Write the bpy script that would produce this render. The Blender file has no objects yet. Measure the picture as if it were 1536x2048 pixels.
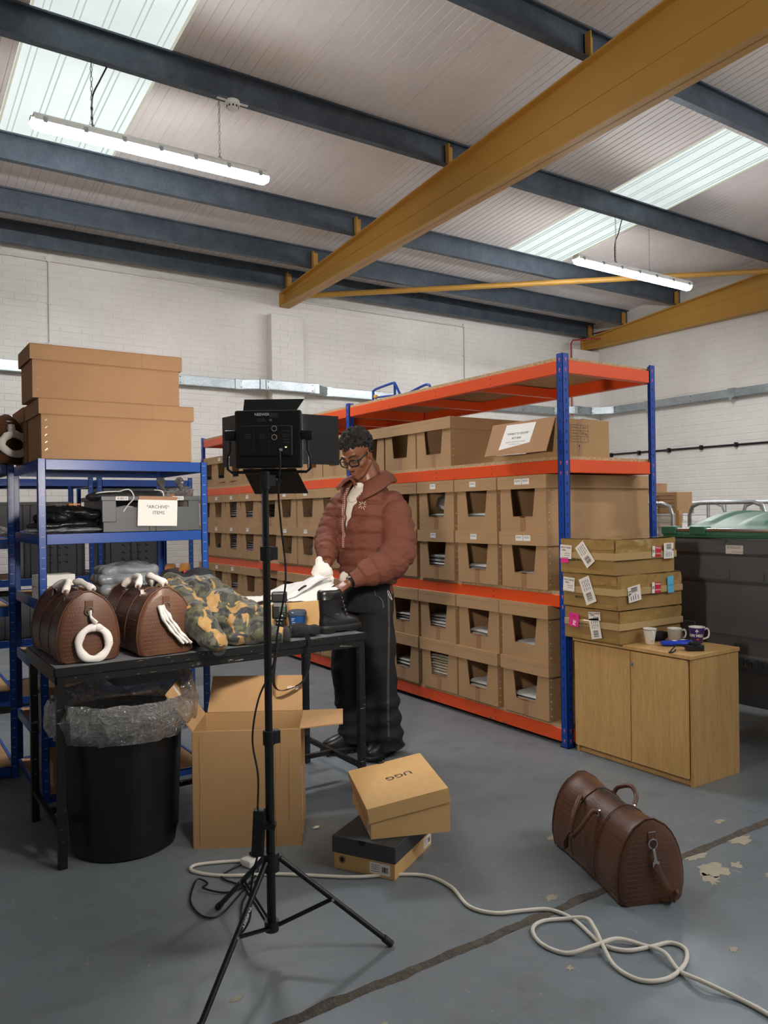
import bpy, bmesh, math, random
from math import sin, cos, pi, radians, sqrt, atan2
from mathutils import Vector, Matrix, noise, Euler
random.seed(7)
S = bpy.context.scene
COL = S.collection
D = bpy.data

# ------------------------------------------------------------------ camera, world, exposure
YAW, PITCH, ROLL, CAMH, FPX = radians(33.7474), radians(-0.0883), radians(-0.8259), 1.36, 1558.5
cam = D.cameras.new('camera'); camo = D.objects.new('camera', cam); COL.objects.link(camo)
cam.sensor_fit = 'VERTICAL'; cam.sensor_height = 24.0; cam.lens = 24.0 * FPX / 2048.0
cam.clip_start = 0.05; cam.clip_end = 100
_f = Vector((sin(YAW) * cos(PITCH), cos(YAW) * cos(PITCH), sin(PITCH)))
_r = Vector((cos(YAW), -sin(YAW), 0)); _u = _r.cross(_f)
_r2 = cos(ROLL) * _r + sin(ROLL) * _u; _u2 = -sin(ROLL) * _r + cos(ROLL) * _u
camo.matrix_world = Matrix(((_r2.x, _u2.x, -_f.x, 0), (_r2.y, _u2.y, -_f.y, 0), (_r2.z, _u2.z, -_f.z, CAMH), (0, 0, 0, 1)))
S.camera = camo
W = D.worlds.new('world'); S.world = W; W.use_nodes = True
W.node_tree.nodes['Background'].inputs[0].default_value = (0.75, 0.85, 0.95, 1)
W.node_tree.nodes['Background'].inputs[1].default_value = 0.6
S.view_settings.view_transform = 'Standard'; S.view_settings.look = 'None'
S.view_settings.exposure = 0.0; S.view_settings.gamma = 1.0; S.view_settings.use_curve_mapping = False
TUBE_E, SKY_E, PANEL_E = 158.0, 0.95, 290.0

# ------------------------------------------------------------------ helpers
def lin(h):
    h = h.lstrip('#'); o = []
    for i in (0, 2, 4):
        c = int(h[i:i + 2], 16) / 255; o.append(c / 12.92 if c <= .04045 else ((c + .055) / 1.055) ** 2.4)
    return (*o, 1)

class NT:
    def __init__(s, name):
        s.m = D.materials.new(name); s.m.use_nodes = True; s.t = s.m.node_tree; s.n = s.t.nodes; s.l = s.t.links
        s.p = s.n['Principled BSDF']; s.out = s.n['Material Output']; s.tc = s.n.new('ShaderNodeTexCoord')
    def add(s, kind, ins=None, **kw):
        n = s.n.new(kind)
        for k, v in kw.items(): setattr(n, k, v)
        for k, v in (ins or {}).items():
            if isinstance(v, bpy.types.NodeSocket): s.l.new(v, n.inputs[k])
            else: n.inputs[k].default_value = v
        return n
    def obj(s, scale=(1, 1, 1), rot=(0, 0, 0)):
        return s.add('ShaderNodeMapping', {'Vector': s.tc.outputs['Object'], 'Scale': scale, 'Rotation': rot}).outputs[0]
    def noise(s, vec, scale, detail=3, rough=.5, dist=0):
        return s.add('ShaderNodeTexNoise', {'Vector': vec, 'Scale': scale, 'Detail': detail, 'Roughness': rough, 'Distortion': dist}).outputs[0]
    def ramp(s, fac, stops, interp='LINEAR'):
        r = s.add('ShaderNodeValToRGB', {0: fac}); r.color_ramp.interpolation = interp
        e = r.color_ramp.elements
        while len(e) < len(stops): e.new(.5)
        for i, (p, c) in enumerate(stops):
            e[i].position = p; e[i].color = c if len(c) == 4 else (*c, 1)
        return r.outputs[0]
    def mix(s, fac, a, b, blend='MIX'):
        n = s.add('ShaderNodeMix', data_type='RGBA', blend_type=blend)
        for k, v in ((0, fac), (6, a), (7, b)):
            if isinstance(v, bpy.types.NodeSocket): s.l.new(v, n.inputs[k])
            else: n.inputs[k].default_value = v
        return n.outputs[2]
    def bump(s, h, strength=.3, dist=.002):
        b = s.add('ShaderNodeBump', {'Height': h, 'Strength': strength, 'Distance': dist}); s.l.new(b.outputs[0], s.p.inputs['Normal']); return b
    def set(s, **kw):
        for k, v in kw.items():
            k = {'col': 'Base Color', 'rough': 'Roughness', 'metal': 'Metallic', 'spec': 'Specular IOR Level', 'coat': 'Coat Weight', 'sheen': 'Sheen Weight', 'trans': 'Transmission Weight', 'emit': 'Emission Color', 'estr': 'Emission Strength', 'alpha': 'Alpha'}[k]
            if isinstance(v, bpy.types.NodeSocket): s.l.new(v, s.p.inputs[k])
            else: s.p.inputs[k].default_value = v
        return s

GREY0, GREY1 = (0, 0, 0, 1), (1, 1, 1, 1)
def mul(c, f): return (c[0] * f, c[1] * f, c[2] * f, 1)

def plain(name, col, rough=.5, metal=0, var=.12, vs=6, bs=0, bd=.001, bscale=80, **kw):
    t = NT(name); c = lin(col) if isinstance(col, str) else col
    v = t.obj(); n = t.noise(v, vs, 4, .6)
    t.set(col=t.ramp(n, [(.25, mul(c, 1 - var)), (.75, mul(c, 1 + var))]), rough=rough, metal=metal, **kw)
    if bs: t.bump(t.noise(v, bscale, 3), bs, bd)
    return t.m

def cardboard(name, col, var=.08):
    t = NT(name); c = lin(col); v = t.obj()
    a = t.noise(v, 3, 4, .6); b = t.noise(t.obj((2, 2, 90)), 6, 2)
    base = t.ramp(a, [(.3, mul(c, 1 - var)), (.7, mul(c, 1 + var))])
    base = t.mix(.12, base, t.ramp(b, [(.35, mul(c, .75)), (.65, mul(c, 1.2))]))
    t.set(col=base, rough=.82, spec=.2); t.bump(b, .12, .001); return t.m

def emission(name, col, strength):
    t = NT(name); e = t.add('ShaderNodeEmission', {0: col, 1: strength}); t.l.new(e.outputs[0], t.out.inputs[0]); return t.m

def film(name, tint=(1, 1, 1, 1), body=.12, gloss=.35, bscale=14, dif=(.8, .82, .85, 1)):
    t = NT(name); v = t.obj()
    nz = t.noise(v, bscale, 4, .6, 1.2)
    bp = t.add('ShaderNodeBump', {'Height': nz, 'Strength': 1.0, 'Distance': .035})
    tr = t.add('ShaderNodeBsdfTransparent', {0: tint}); gl = t.add('ShaderNodeBsdfGlossy', {0: (1, 1, 1, 1), 'Roughness': .10, 'Normal': bp.outputs[0]})
    df = t.add('ShaderNodeBsdfDiffuse', {0: dif, 'Normal': bp.outputs[0]})
    m1 = t.add('ShaderNodeMixShader', {0: body, 1: tr.outputs[0], 2: df.outputs[0]})
    fr = t.add('ShaderNodeFresnel', {0: 1.5, 1: bp.outputs[0]})
    mm = t.add('ShaderNodeMath', {0: fr.outputs[0], 1: gloss / .35}, operation='MULTIPLY')
    m2 = t.add('ShaderNodeMixShader', {0: mm.outputs[0], 1: m1.outputs[0], 2: gl.outputs[0]})
    t.l.new(m2.outputs[0], t.out.inputs[0]); return t.m

class MB:
    """mesh builder"""
    def __init__(s): s.v = []; s.f = []; s.mi = []
    def addv(s, vs, fs, mi=0):
        o = len(s.v); s.v += [tuple(v) for v in vs]; s.f += [tuple(i + o for i in f) for f in fs]; s.mi += [mi] * len(fs); return s
    def box(s, x0, x1, y0, y1, z0, z1, M=None, mi=0):
        vs = [Vector(p) for p in ((x0, y0, z0), (x1, y0, z0), (x1, y1, z0), (x0, y1, z0), (x0, y0, z1), (x1, y0, z1), (x1, y1, z1), (x0, y1, z1))]
        if M: vs = [M @ v for v in vs]
        return s.addv(vs, [(3, 2, 1, 0), (4, 5, 6, 7), (0, 1, 5, 4), (1, 2, 6, 5), (2, 3, 7, 6), (3, 0, 4, 7)], mi)
    def cb(s, c, d, M=None, mi=0):
        return s.box(c[0] - d[0] / 2, c[0] + d[0] / 2, c[1] - d[1] / 2, c[1] + d[1] / 2, c[2] - d[2] / 2, c[2] + d[2] / 2, M, mi)
    def prism(s, pts, a, b, axis='x', M=None, mi=0):
        """extrude 2-D polygon; axis x: pts=(y,z); y: (x,z); z: (x,y)"""
        def mk(p, t): return Vector({'x': (t, p[0], p[1]), 'y': (p[0], t, p[1]), 'z': (p[0], p[1], t)}[axis])
        n = len(pts); vs = [mk(p, a) for p in pts] + [mk(p, b) for p in pts]
        if M: vs = [M @ v for v in vs]
        fs = [tuple(range(n))[::-1], tuple(range(n, 2 * n))] + [(i, (i + 1) % n, n + (i + 1) % n, n + i) for i in range(n)]
        return s.addv(vs, fs, mi)
    def rings(s, rings, cap=True, closed=True, mi=0):
        o = len(s.v); n = len(rings[0])
        for r in rings: s.v += [tuple(p) for p in r]
        k = n if closed else n - 1
        for j in range(len(rings) - 1):
            for i in range(k):
                a = o + j * n + i; b = o + j * n + (i + 1) % n
                s.f.append((a, b, b + n, a + n)); s.mi.append(mi)
        if cap and closed:
            s.f.append(tuple(range(o + n - 1, o - 1, -1))); s.mi.append(mi)
            e = o + (len(rings) - 1) * n; s.f.append(tuple(range(e, e + n))); s.mi.append(mi)
        return s
    def tube(s, pts, r, n=8, cap=True, mi=0, flat=None, up=None):
        pts = [Vector(p) for p in pts]; rs = r if isinstance(r, (list, tuple)) else [r] * len(pts)
        T = []
        for i in range(len(pts)):
            a = pts[max(i - 1, 0)]; b = pts[min(i + 1, len(pts) - 1)]; t = (b - a); T.append(t.normalized() if t.length > 1e-9 else Vector((0, 0, 1)))
        u = Vector(up) if up else (Vector((0, 0, 1)) if abs(T[0].z) < .9 else Vector((1, 0, 0)))
        rings = []
        for i, p in enumerate(pts):
            u = (u - T[i] * u.dot(T[i]));
            if u.length < 1e-6: u = T[i].orthogonal()
            u.normalize(); w = T[i].cross(u)
            fa, fb = flat if flat else (1, 1)
            rings.append([p + (u * cos(2 * pi * k / n) * fa + w * sin(2 * pi * k / n) * fb) * rs[i] for k in range(n)])
        return s.rings(rings, cap, True, mi)
    def cyl(s, p0, p1, r0, r1=None, n=16, mi=0): return s.tube([p0, p1], [r0, r0 if r1 is None else r1], n, True, mi)
    def lathe(s, prof, c=(0, 0, 0), n=24, cap=True, mi=0, sx=1, sy=1):
        return s.rings([[(c[0] + r * cos(2 * pi * k / n) * sx, c[1] + r * sin(2 * pi * k / n) * sy, c[2] + z) for k in range(n)] for r, z in prof], cap, True, mi)
    def ell(s, c, r, M=None, nu=16, nv=10, mi=0):
        vs = [Vector((0, 0, -1))]; fs = []
        for j in range(1, nv):
            a = -pi / 2 + pi * j / nv
            vs += [Vector((cos(a) * cos(2 * pi * i / nu), cos(a) * sin(2 * pi * i / nu), sin(a))) for i in range(nu)]
        vs.append(Vector((0, 0, 1)))
        for i in range(nu):
            fs.append((0, 1 + (i + 1) % nu, 1 + i))
            for j in range(nv - 2):
                a = 1 + j * nu + i; b = 1 + j * nu + (i + 1) % nu; fs.append((a, b, b + nu, a + nu))
            e = 1 + (nv - 2) * nu; fs.append((len(vs) - 1, e + i, e + (i + 1) % nu))
        r = (r, r, r) if isinstance(r, (int, float)) else r
        vs = [Vector((v.x * r[0], v.y * r[1], v.z * r[2])) for v in vs]
        if M: vs = [M @ v for v in vs]
        c = Vector(c); return s.addv([v + c for v in vs], fs, mi)
    def cap(s, p0, p1, r0, r1, n=12):
        """tapered capsule"""
        s.cyl(p0, p1, r0, r1, n); s.ell(p0, r0, None, n, 8); s.ell(p1, r1, None, n, 8); return s
    def grid(s, fn, nu, nv, mi=0, closeu=False):
        o = len(s.v); w = nu if closeu else nu + 1
        for j in range(nv + 1):
            for i in range(w): s.v.append(tuple(fn(i / nu, j / nv)))
        for j in range(nv):
            for i in range(nu):
                a = o + j * w + i; b = o + j * w + (i + 1) % w if closeu else o + j * w + i + 1
                s.f.append((a, b, b + w, a + w)); s.mi.append(mi)
        return s
    def xf(s, M): s.v = [tuple(M @ Vector(v)) for v in s.v]; return s
    def mesh(s, name, smooth=None):
        me = D.meshes.new(name); me.from_pydata(s.v, [], s.f); me.update()
        if any(s.mi): me.polygons.foreach_set('material_index', s.mi)
        if smooth is not None:
            me.shade_smooth()
            if smooth < 170: me.set_sharp_from_angle(angle=radians(smooth))
        return me

def link(o, parent=None):
    COL.objects.link(o)
    if parent: o.parent = parent
    return o
def obj(name, mb, mats, parent=None, smooth=None, bev=0, loc=None, rot=None, solid=0, sub=0, seg=1):
    me = mb.mesh(name, smooth) if isinstance(mb, MB) else mb
    if isinstance(mb, MB) or not me.materials:
        for m in (mats if isinstance(mats, (list, tuple)) else [mats]): me.materials.append(m)
    o = D.objects.new(name, me); link(o, parent)
    if loc: o.location = loc
    if rot: o.rotation_euler = rot
    if solid: m = o.modifiers.new('solid', 'SOLIDIFY'); m.thickness = solid; m.offset = 0
    if sub: m = o.modifiers.new('sub', 'SUBSURF'); m.levels = sub; m.render_levels = sub
    if bev: m = o.modifiers.new('bevel', 'BEVEL'); m.width = bev; m.segments = seg; m.limit_method = 'ANGLE'
    return o
def tag(o, label=None, cat=None, group=None, kind=None):
    if label: o['label'] = label
    if cat: o['category'] = cat
    if group: o['group'] = group
    if kind: o['kind'] = kind
    return o
def thing(name, label, cat, loc=(0, 0, 0), rz=0, group=None, kind=None):
    o = D.objects.new(name, None); o.empty_display_size = .05; link(o); o.location = loc
    o.rotation_euler = (0, 0, rz) if isinstance(rz, (int, float)) else rz
    return tag(o, label, cat, group, kind)
def struct(name, mb, mats, **kw):
    o = obj(name, mb, mats, **kw); o['kind'] = 'structure'; return o
def kids(o, _all={}):
    return [c for c in D.objects if c.parent == o]
def copy_tree(o, label=None, loc=None, rot=None, parent=None, group=None):
    ch = kids(o); c = o.copy(); COL.objects.link(c); c.parent = parent
    if label: c['label'] = label
    if group: c['group'] = group
    if loc is not None: c.location = loc
    if rot is not None: c.rotation_euler = rot
    for k in ch: copy_tree(k, parent=c)
    return c
def remesh(mb, vox, smooth=6, disp=None, dec=0):
    me = mb.mesh('tmp'); o = D.objects.new('tmp', me); COL.objects.link(o)
    m = o.modifiers.new('r', 'REMESH'); m.mode = 'VOXEL'; m.voxel_size = vox
    if smooth: m = o.modifiers.new('s', 'SMOOTH'); m.factor = .5; m.iterations = smooth
    if dec: m = o.modifiers.new('d', 'DECIMATE'); m.ratio = dec
    dg = bpy.context.evaluated_depsgraph_get(); ev = o.evaluated_get(dg); r = D.meshes.new_from_object(ev)
    D.objects.remove(o); D.meshes.remove(me)
    if disp:
        nn = [v.normal.copy() for v in r.vertices]
        for v, n in zip(r.vertices, nn): v.co = v.co + n * disp(v.co)
    r.shade_smooth(); r.update(); return r
def crumple(mb_or_me, amp, scale, seed=0, oct=2):
    def fn(p):
        q = Vector(p) * scale + Vector((seed * 3.1, seed * 7.7, seed)); return amp * (noise.noise(q) + .5 * noise.noise(q * 2.3))
    return fn
def shake(mb, amp, scale, seed=0):
    out = []
    for v in mb.v:
        q = Vector(v) * scale + Vector((seed * 3.7, seed, seed * 1.9)); out.append(tuple(Vector(v) + amp * noise.noise_vector(q)))
    mb.v = out; return mb
_fonts = {}
def text_mesh(s, size, align='CENTER', bold=0, depth=0):
    c = D.curves.new('t', 'FONT'); c.body = s; c.size = size; c.align_x = align; c.align_y = 'CENTER'; c.offset = bold; c.extrude = depth; c.resolution_u = 2
    o = D.objects.new('t', c); COL.objects.link(o); dg = bpy.context.evaluated_depsgraph_get()
    me = D.meshes.new_from_object(o.evaluated_get(dg)); D.objects.remove(o); D.curves.remove(c); me.materials.clear(); return me
def text(s, size, M, mat, parent, name='lettering', bold=0, align='CENTER', depth=0):
    """text in the XY plane of M (x right, y up, z out of the surface)"""
    me = text_mesh(s, size, align, bold, depth); me.transform(M); return obj(name, me, mat, parent)
def frame(o, x, y):
    """matrix whose columns are x, y, x cross y"""
    x = Vector(x).normalized(); y = Vector(y); y = (y - x * y.dot(x)).normalized(); z = x.cross(y)
    return Matrix(((x.x, y.x, z.x, o[0]), (x.y, y.y, z.y, o[1]), (x.z, y.z, z.z, o[2]), (0, 0, 0, 1)))
def bez(pts, n=8):
    """Catmull-Rom through points"""
    P = [Vector(p) for p in pts]; P = [2 * P[0] - P[1]] + P + [2 * P[-1] - P[-2]]; out = []
    for i in range(1, len(P) - 2):
        a, b, c, d = P[i - 1:i + 3]
        for k in range(n):
            t = k / n; out.append(.5 * ((2 * b) + (c - a) * t + (2 * a - 5 * b + 4 * c - d) * t * t + (3 * b - a - 3 * c + d) * t ** 3))
    out.append(P[-2]); return out
def barcode(w, h, M, n=14, seed=1, mb=None):
    mb = mb or MB(); rr = random.Random(seed); x = -w / 2
    while x < w / 2:
        b = rr.choice((.5, 1, 1.6)) * w / n / 2; mb.addv([M @ Vector(p) for p in ((x, -h / 2, 0), (x + b, -h / 2, 0), (x + b, h / 2, 0), (x, h / 2, 0))], [(0, 1, 2, 3)]); x += b + rr.choice((.5, 1, 1.3)) * w / n / 2
    return mb
def lines(M, x0, x1, ys, th, mb=None, seed=2):
    mb = mb or MB(); rr = random.Random(seed)
    for y in ys:
        x = x0
        while x < x1 - th:
            w = min(rr.uniform(2, 6) * th, x1 - x); mb.addv([M @ Vector(p) for p in ((x, y - th / 2, 0), (x + w, y - th / 2, 0), (x + w, y + th / 2, 0), (x, y + th / 2, 0))], [(0, 1, 2, 3)]); x += w + th
    return mb
def rquad(mb, M, w, h, t=.0008): return mb.box(-w / 2, w / 2, -h / 2, h / 2, -t, 0, M)

# ------------------------------------------------------------------ materials
def wall_mat():
    t = NT('painted_brick'); v = t.tc.outputs['Object']
    a = t.noise(v, .7, 4, .6); b = t.noise(v, 9, 4, .7)
    c = t.ramp(a, [(.3, lin('#d3cdc6')), (.7, lin('#e6e2dc'))])
    t.set(col=t.mix(t.ramp(b, [(.62, GREY0), (.8, (.35, .35, .35, 1))]), c, lin('#b5aca2')), rough=.6); t.bump(b, .25, .004); return t.m
def floor_mat():
    t = NT('painted_floor'); v = t.tc.outputs['Object']
    a = t.noise(v, .55, 5, .6); b = t.noise(v, 3.5, 5, .65); c = t.noise(v, 55, 3, .6); w = t.noise(t.obj((6, 1.2, 1), (0, 0, .5)), 7, 3, .6, 1.5)
    base = t.ramp(a, [(.3, lin('#697075')), (.7, lin('#828a90'))])
    base = t.mix(t.ramp(b, [(.55, GREY0), (.8, (.6, .6, .6, 1))]), base, lin('#56544f'))
    chip = t.ramp(t.noise(v, 16, 5, .7, .4), [(.688, GREY0), (.70, GREY1)])
    base = t.mix(chip, base, lin('#a9a08c'))
    scr = t.ramp(w, [(.69, GREY0), (.72, (.45, .45, .45, 1))]); base = t.mix(scr, base, lin('#a4a6a4'))
    t.set(col=base, rough=t.ramp(b, [(.3, (.28, .28, .28, 1)), (.7, (.5, .5, .5, 1))]), spec=.5); t.bump(t.noise(v, 22, 4, .6), .25, .003); return t.m
def chip_mat():
    t = NT('chipboard'); v = t.obj()
    vo = t.add('ShaderNodeTexVoronoi', {'Vector': v, 'Scale': 160.0}); n = t.noise(v, 90, 3)
    t.set(col=t.mix(.5, t.ramp(vo.outputs[0], [(0, lin('#8a6a45')), (.5, lin('#c9aa80'))]), t.ramp(n, [(.35, lin('#7d6347')), (.65, lin('#cdb38c'))])), rough=.85); return t.m
def galv_mat(name, c0, c1, rough=.45, metal=.5, scale=3):
    t = NT(name); v = t.obj(); n = t.noise(v, scale, 6, .7); n2 = t.noise(v, 40, 3, .6)
    t.set(col=t.mix(.35, t.ramp(n, [(.35, lin(c0)), (.65, lin(c1))]), t.ramp(n2, [(.3, lin(c0)), (.7, lin(c1))])), rough=rough, metal=metal); return t.m
def wood_mat():
    t = NT('beech_laminate'); v = t.obj((6, 6, .5)); n = t.noise(v, 4, 4, .6, 1.5); f = t.noise(t.obj((60, 60, 3)), 5, 2)
    t.set(col=t.mix(.35, t.ramp(n, [(.3, lin('#bd9258')), (.7, lin('#d6ad70'))]), t.ramp(f, [(.35, lin('#a37c48')), (.65, lin('#d2ae78'))])), rough=.42); return t.m
def leather_mat():
    t = NT('brown_leather'); v = t.obj(); n = t.noise(v, 7, 4, .6)
    base = t.ramp(n, [(.3, lin('#472b1d')), (.7, lin('#62402d'))])
    br = t.add('ShaderNodeTexBrick', {'Vector': t.obj((1, 1, 1), (pi / 2, 0, 0)), 'Color1': GREY0, 'Color2': (.25, .25, .25, 1), 'Mortar': GREY1, 'Scale': 1.0, 'Mortar Size': .0022, 'Brick Width': .012, 'Row Height': .022, 'Mortar Smooth': .2})
    fine = t.noise(t.obj((8, 8, 60)), 9, 3, .6)
    t.set(col=t.mix(.18, base, t.ramp(fine, [(.4, lin('#3a1d12')), (.62, lin('#8a5a40'))])), rough=.38, spec=.5)
    t.bump(t.add('ShaderNodeMath', {0: br.outputs[1], 1: fine}, operation='ADD').outputs[0], .25, .0015); return t.m
def camo_mat():
    t = NT('camouflage'); v = t.obj((1, 1.8, 1.8)); a = t.noise(v, 10, 2, .45, .8); b = t.noise(t.obj((1.7, 1, 1)), 7.5, 2, .45, 1.0); c = t.noise(v, 13, 2, .5, .6)
    base = t.ramp(a, [(.0, lin('#2b2c26')), (.44, lin('#2b2c26')), (.45, lin('#4e4e3a')), (.56, lin('#4e4e3a')), (.57, lin('#373b31'))], 'CONSTANT')
    base = t.mix(t.ramp(b, [(.575, GREY0), (.585, GREY1)]), base, lin('#a07e4a'))
    base = t.mix(t.ramp(c, [(.60, GREY0), (.61, GREY1)]), base, lin('#1f2327'))
    t.set(col=base, rough=.6, sheen=.2); t.bump(t.noise(t.obj((1, 3, 1)), 25, 4, .6, .5), .5, .006); return t.m
def plaid_mat():
    t = NT('plaid_lining'); v = t.obj()
    w1 = t.add('ShaderNodeTexWave', {'Vector': v, 'Scale': 28.0}, bands_direction='Z'); w2 = t.add('ShaderNodeTexWave', {'Vector': v, 'Scale': 28.0}, bands_direction='X')
    s_ = t.add('ShaderNodeMath', {0: w1.outputs[1], 1: w2.outputs[1]}, operation='MAXIMUM')
    t.set(col=t.ramp(s_.outputs[0], [(.9, lin('#7c3a32')), (1.0, lin('#d8c8bc'))]), rough=.9); return t.m
def skylight_mat():
    t = NT('translucent_rooflight'); v = t.obj(); n = t.noise(v, 2.5, 4, .6)
    c = t.ramp(n, [(.3, lin('#d6e2df')), (.7, lin('#e3efec'))])
    e = t.add('ShaderNodeEmission', {0: c, 1: SKY_E}); d = t.add('ShaderNodeBsdfDiffuse', {0: (.3, .3, .3, 1)})
    a = t.add('ShaderNodeAddShader', {0: e.outputs[0], 1: d.outputs[0]}); t.l.new(a.outputs[0], t.out.inputs[0]); return t.m
def chipped_mat():
    t = NT('chipped_black_paint'); v = t.obj(); n = t.noise(t.obj((4, 30, 30)), 3, 5, .75)
    t.set(col=t.mix(t.ramp(n, [(.64, GREY0), (.66, GREY1)]), lin('#0b0a09'), lin('#a8a49c')), rough=.4); return t.m
def glass_mat(name='lens_glass'):
    t = NT(name); tr = t.add('ShaderNodeBsdfTransparent', {0: (.9, .93, .93, 1)}); gl = t.add('ShaderNodeBsdfGlossy', {'Roughness': .03}); m = t.add('ShaderNodeMixShader', {0: .03, 1: tr.outputs[0], 2: gl.outputs[0]})
    t.l.new(m.outputs[0], t.out.inputs[0]); return t.m
def skin_mat():
    t = NT('skin'); v = t.obj(); n = t.noise(v, 18, 3, .6)
    t.set(col=t.ramp(n, [(.3, lin('#714530')), (.7, lin('#8b5a41'))]), rough=.38, spec=.42)
    t.p.inputs['Subsurface Weight'].default_value = .08; t.p.inputs['Subsurface Radius'].default_value = (.012, .005, .003); return t.m

m_wall = wall_mat(); m_floor = floor_mat(); m_chip = chip_mat(); m_wood = wood_mat(); m_leather = leather_mat(); m_camo = camo_mat(); m_plaid = plaid_mat()
m_skylight = skylight_mat(); m_chipped = chipped_mat(); m_glass = glass_mat(); m_skin = skin_mat()
m_roof = plain('roof_liner', '#e3dad6', .5, 0, .05, 2)
m_purlin = galv_mat('dark_purlin_steel', '#3b444f', '#59636e', .5, .25, 4)
m_yellow = plain('yellow_painted_steel', '#b98a3c', .42, 0, .06, 1.5)
m_galv = galv_mat('galvanised_steel', '#8f979b', '#b9c0c3', .38, .7, 5)
m_orange = plain('orange_powdercoat', '#e0501c', .38, 0, .05, 2)
m_blue = plain('blue_powdercoat', '#12409c', .35, 0, .08, 3)
m_blue2 = plain('blue_shelving_paint', '#14489b', .33, 0, .08, 3)
m_slot = plain('slot_shadow', '#1c2430', .7); m_clip = plain('rack_clip', '#c86a70', .5)
m_card = cardboard('kraft_cardboard', '#b08d68'); m_card2 = cardboard('kraft_cardboard_lid', '#b5926d'); m_card3 = cardboard('brown_cardboard', '#ab8563')
m_card4 = cardboard('worn_cardboard', '#ad8a62'); m_shoebox = cardboard('tan_box_card', '#d2aa74', .04)
m_tape = plain('brown_tape', '#a5785a', .3, 0, .05); m_ctape = plain('clear_tape', '#b89b6e', .12, 0, .05)
m_rivet = plain('rivet_steel', '#d0ccc4', .3, .6); m_stitch = plain('tan_stitching', '#8b6a50', .7); m_black = plain('black_metal', '#090a0b', .35, 0, .1); m_blackp = plain('black_plastic', '#0e0f11', .42, 0, .1)
m_rubber = plain('black_rubber', '#151515', .55, 0, .1, 20); m_blackfab = plain('black_fabric', '#15161a', .9, 0, .2, 20, .5, .003, 120)
m_paper = plain('white_paper', '#eeece8', .7, 0, .02); m_ink = plain('black_ink', '#1a1a1c', .7, 0, 0); m_greyink = plain('grey_ink', '#6e6e70', .7, 0, 0); m_tagpaper = plain('cream_label', '#ebe3da', .6, 0, .02)
m_red = plain('red_print', '#c1283a', .5, 0, .03); m_pink = plain('pink_label', '#e8348c', .5, 0, .03); m_ltblue = plain('light_blue_label', '#5fb4d6', .5, 0, .03)
m_white = plain('white_plastic', '#e6e4e0', .4, 0, .02); m_tissue = plain('white_tissue', '#ece6e2', .75, 0, .03, 10, .5, .004, 40)
m_crate = plain('grey_crate_plastic', '#55585b', .42, 0, .06, 5); m_crated = plain('dark_crate_plastic', '#3b3e42', .45, 0, .06, 5)
m_bin = plain('wheelie_bin_plastic', '#626468', .45, 0, .06, 3, .2, .002, 60); m_green = plain('green_lid_plastic', '#2f6b4d', .45, 0, .08, 3)
m_jacket = plain('brown_puffer_cotton', '#6f3e2d', .8, 0, .1, 9, .35, .003, 60)
m_tee = plain('white_tee_cotton', '#e6ddd0', .85, 0, .03, 9, .3, .002, 60); m_denim = plain('black_denim', '#141518', .85, 0, .25, 14, .3, .001, 300)
m_seam = plain('grey_stitching', '#8c8880', .8); m_hair = plain('black_hair', '#16120f', .8, 0, .3, 60, .6, .004, 160); m_boot = plain('black_boot_leather', '#17171a', .33, 0, .15, 8, .3, .001, 120)
m_gold = plain('gold_chain_metal', '#b89858', .3, .9); m_chrome = plain('chrome', '#c9c7c4', .18, 1.0); m_film = film('clear_plastic_film', body=.13, gloss=1.3, bscale=34); m_film2 = film('grey_polybag_film', body=.5, gloss=.3, dif=(.45, .48, .5, 1), bscale=9)
m_cable = plain('white_cable_pvc', '#ddd6c8', .45, 0, .05); m_bcable = plain('black_cable_pvc', '#0d0d0e', .4)
m_garw = plain('white_cotton', '#dcdad8', .85, 0, .05, 12, .5, .003, 70); m_garc = plain('cream_cotton', '#d9d0bd', .85, 0, .05, 12, .5, .003, 70)
m_garg = plain('lilac_grey_cotton', '#9b9ba6', .85, 0, .08, 12, .5, .003, 70); m_gard = plain('dark_green_nylon', '#2f3d38', .45, 0, .2, 12, .6, .004, 60); m_garblk = plain('dark_garment', '#26272b', .7, 0, .2, 12, .5, .003, 60)
# ------------------------------------------------------------------ the room
XW, YW, XL, YB = 10.62, 9.4, -4.0, -5.0
def zp(y): return 5.198 - .097 * y
def zr(y): return 5.448 - .097 * y
# floor: two slabs either side of an expansion joint
fl = struct('floor', MB().box(XL, XW, 1.895, YW, -.1, 0), m_floor)
obj('floor_slab', MB().box(XL, XW, YB, 1.862, -.1, 0), m_floor, fl)
jf = MB(); rr = random.Random(3)
N = 900
def jz(i, k): return -.004 + .004 * noise.noise(Vector((i * .9, k * 3.3, 0)))
vs = []; fs = []
for i in range(N + 1):
    x = XL + (XW - XL) * i / N
    w0 = .0175 + .013 * noise.noise(Vector((x * 9, 0, 0))); w1 = .0175 + .013 * noise.noise(Vector((x * 9, 5, 0)))
    vs += [(x, 1.8785 - w0 - .004 * rr.random(), .0004), (x, 1.8785 - .009, .0022 + .0012 * rr.random()), (x, 1.8785 + .009, .0022 + .0012 * rr.random()), (x, 1.8785 + w1 + .004 * rr.random(), .0004)]
for i in range(N):
    for k in range(3): a = i * 4 + k; fs.append((a, a + 4, a + 5, a + 1))
jf.addv(vs, fs); m_joint = plain('joint_filler', '#5a524a', .95, 0, .45, 30, .9, .01, 120)
obj('joint_filler', jf, m_joint, fl)
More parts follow.
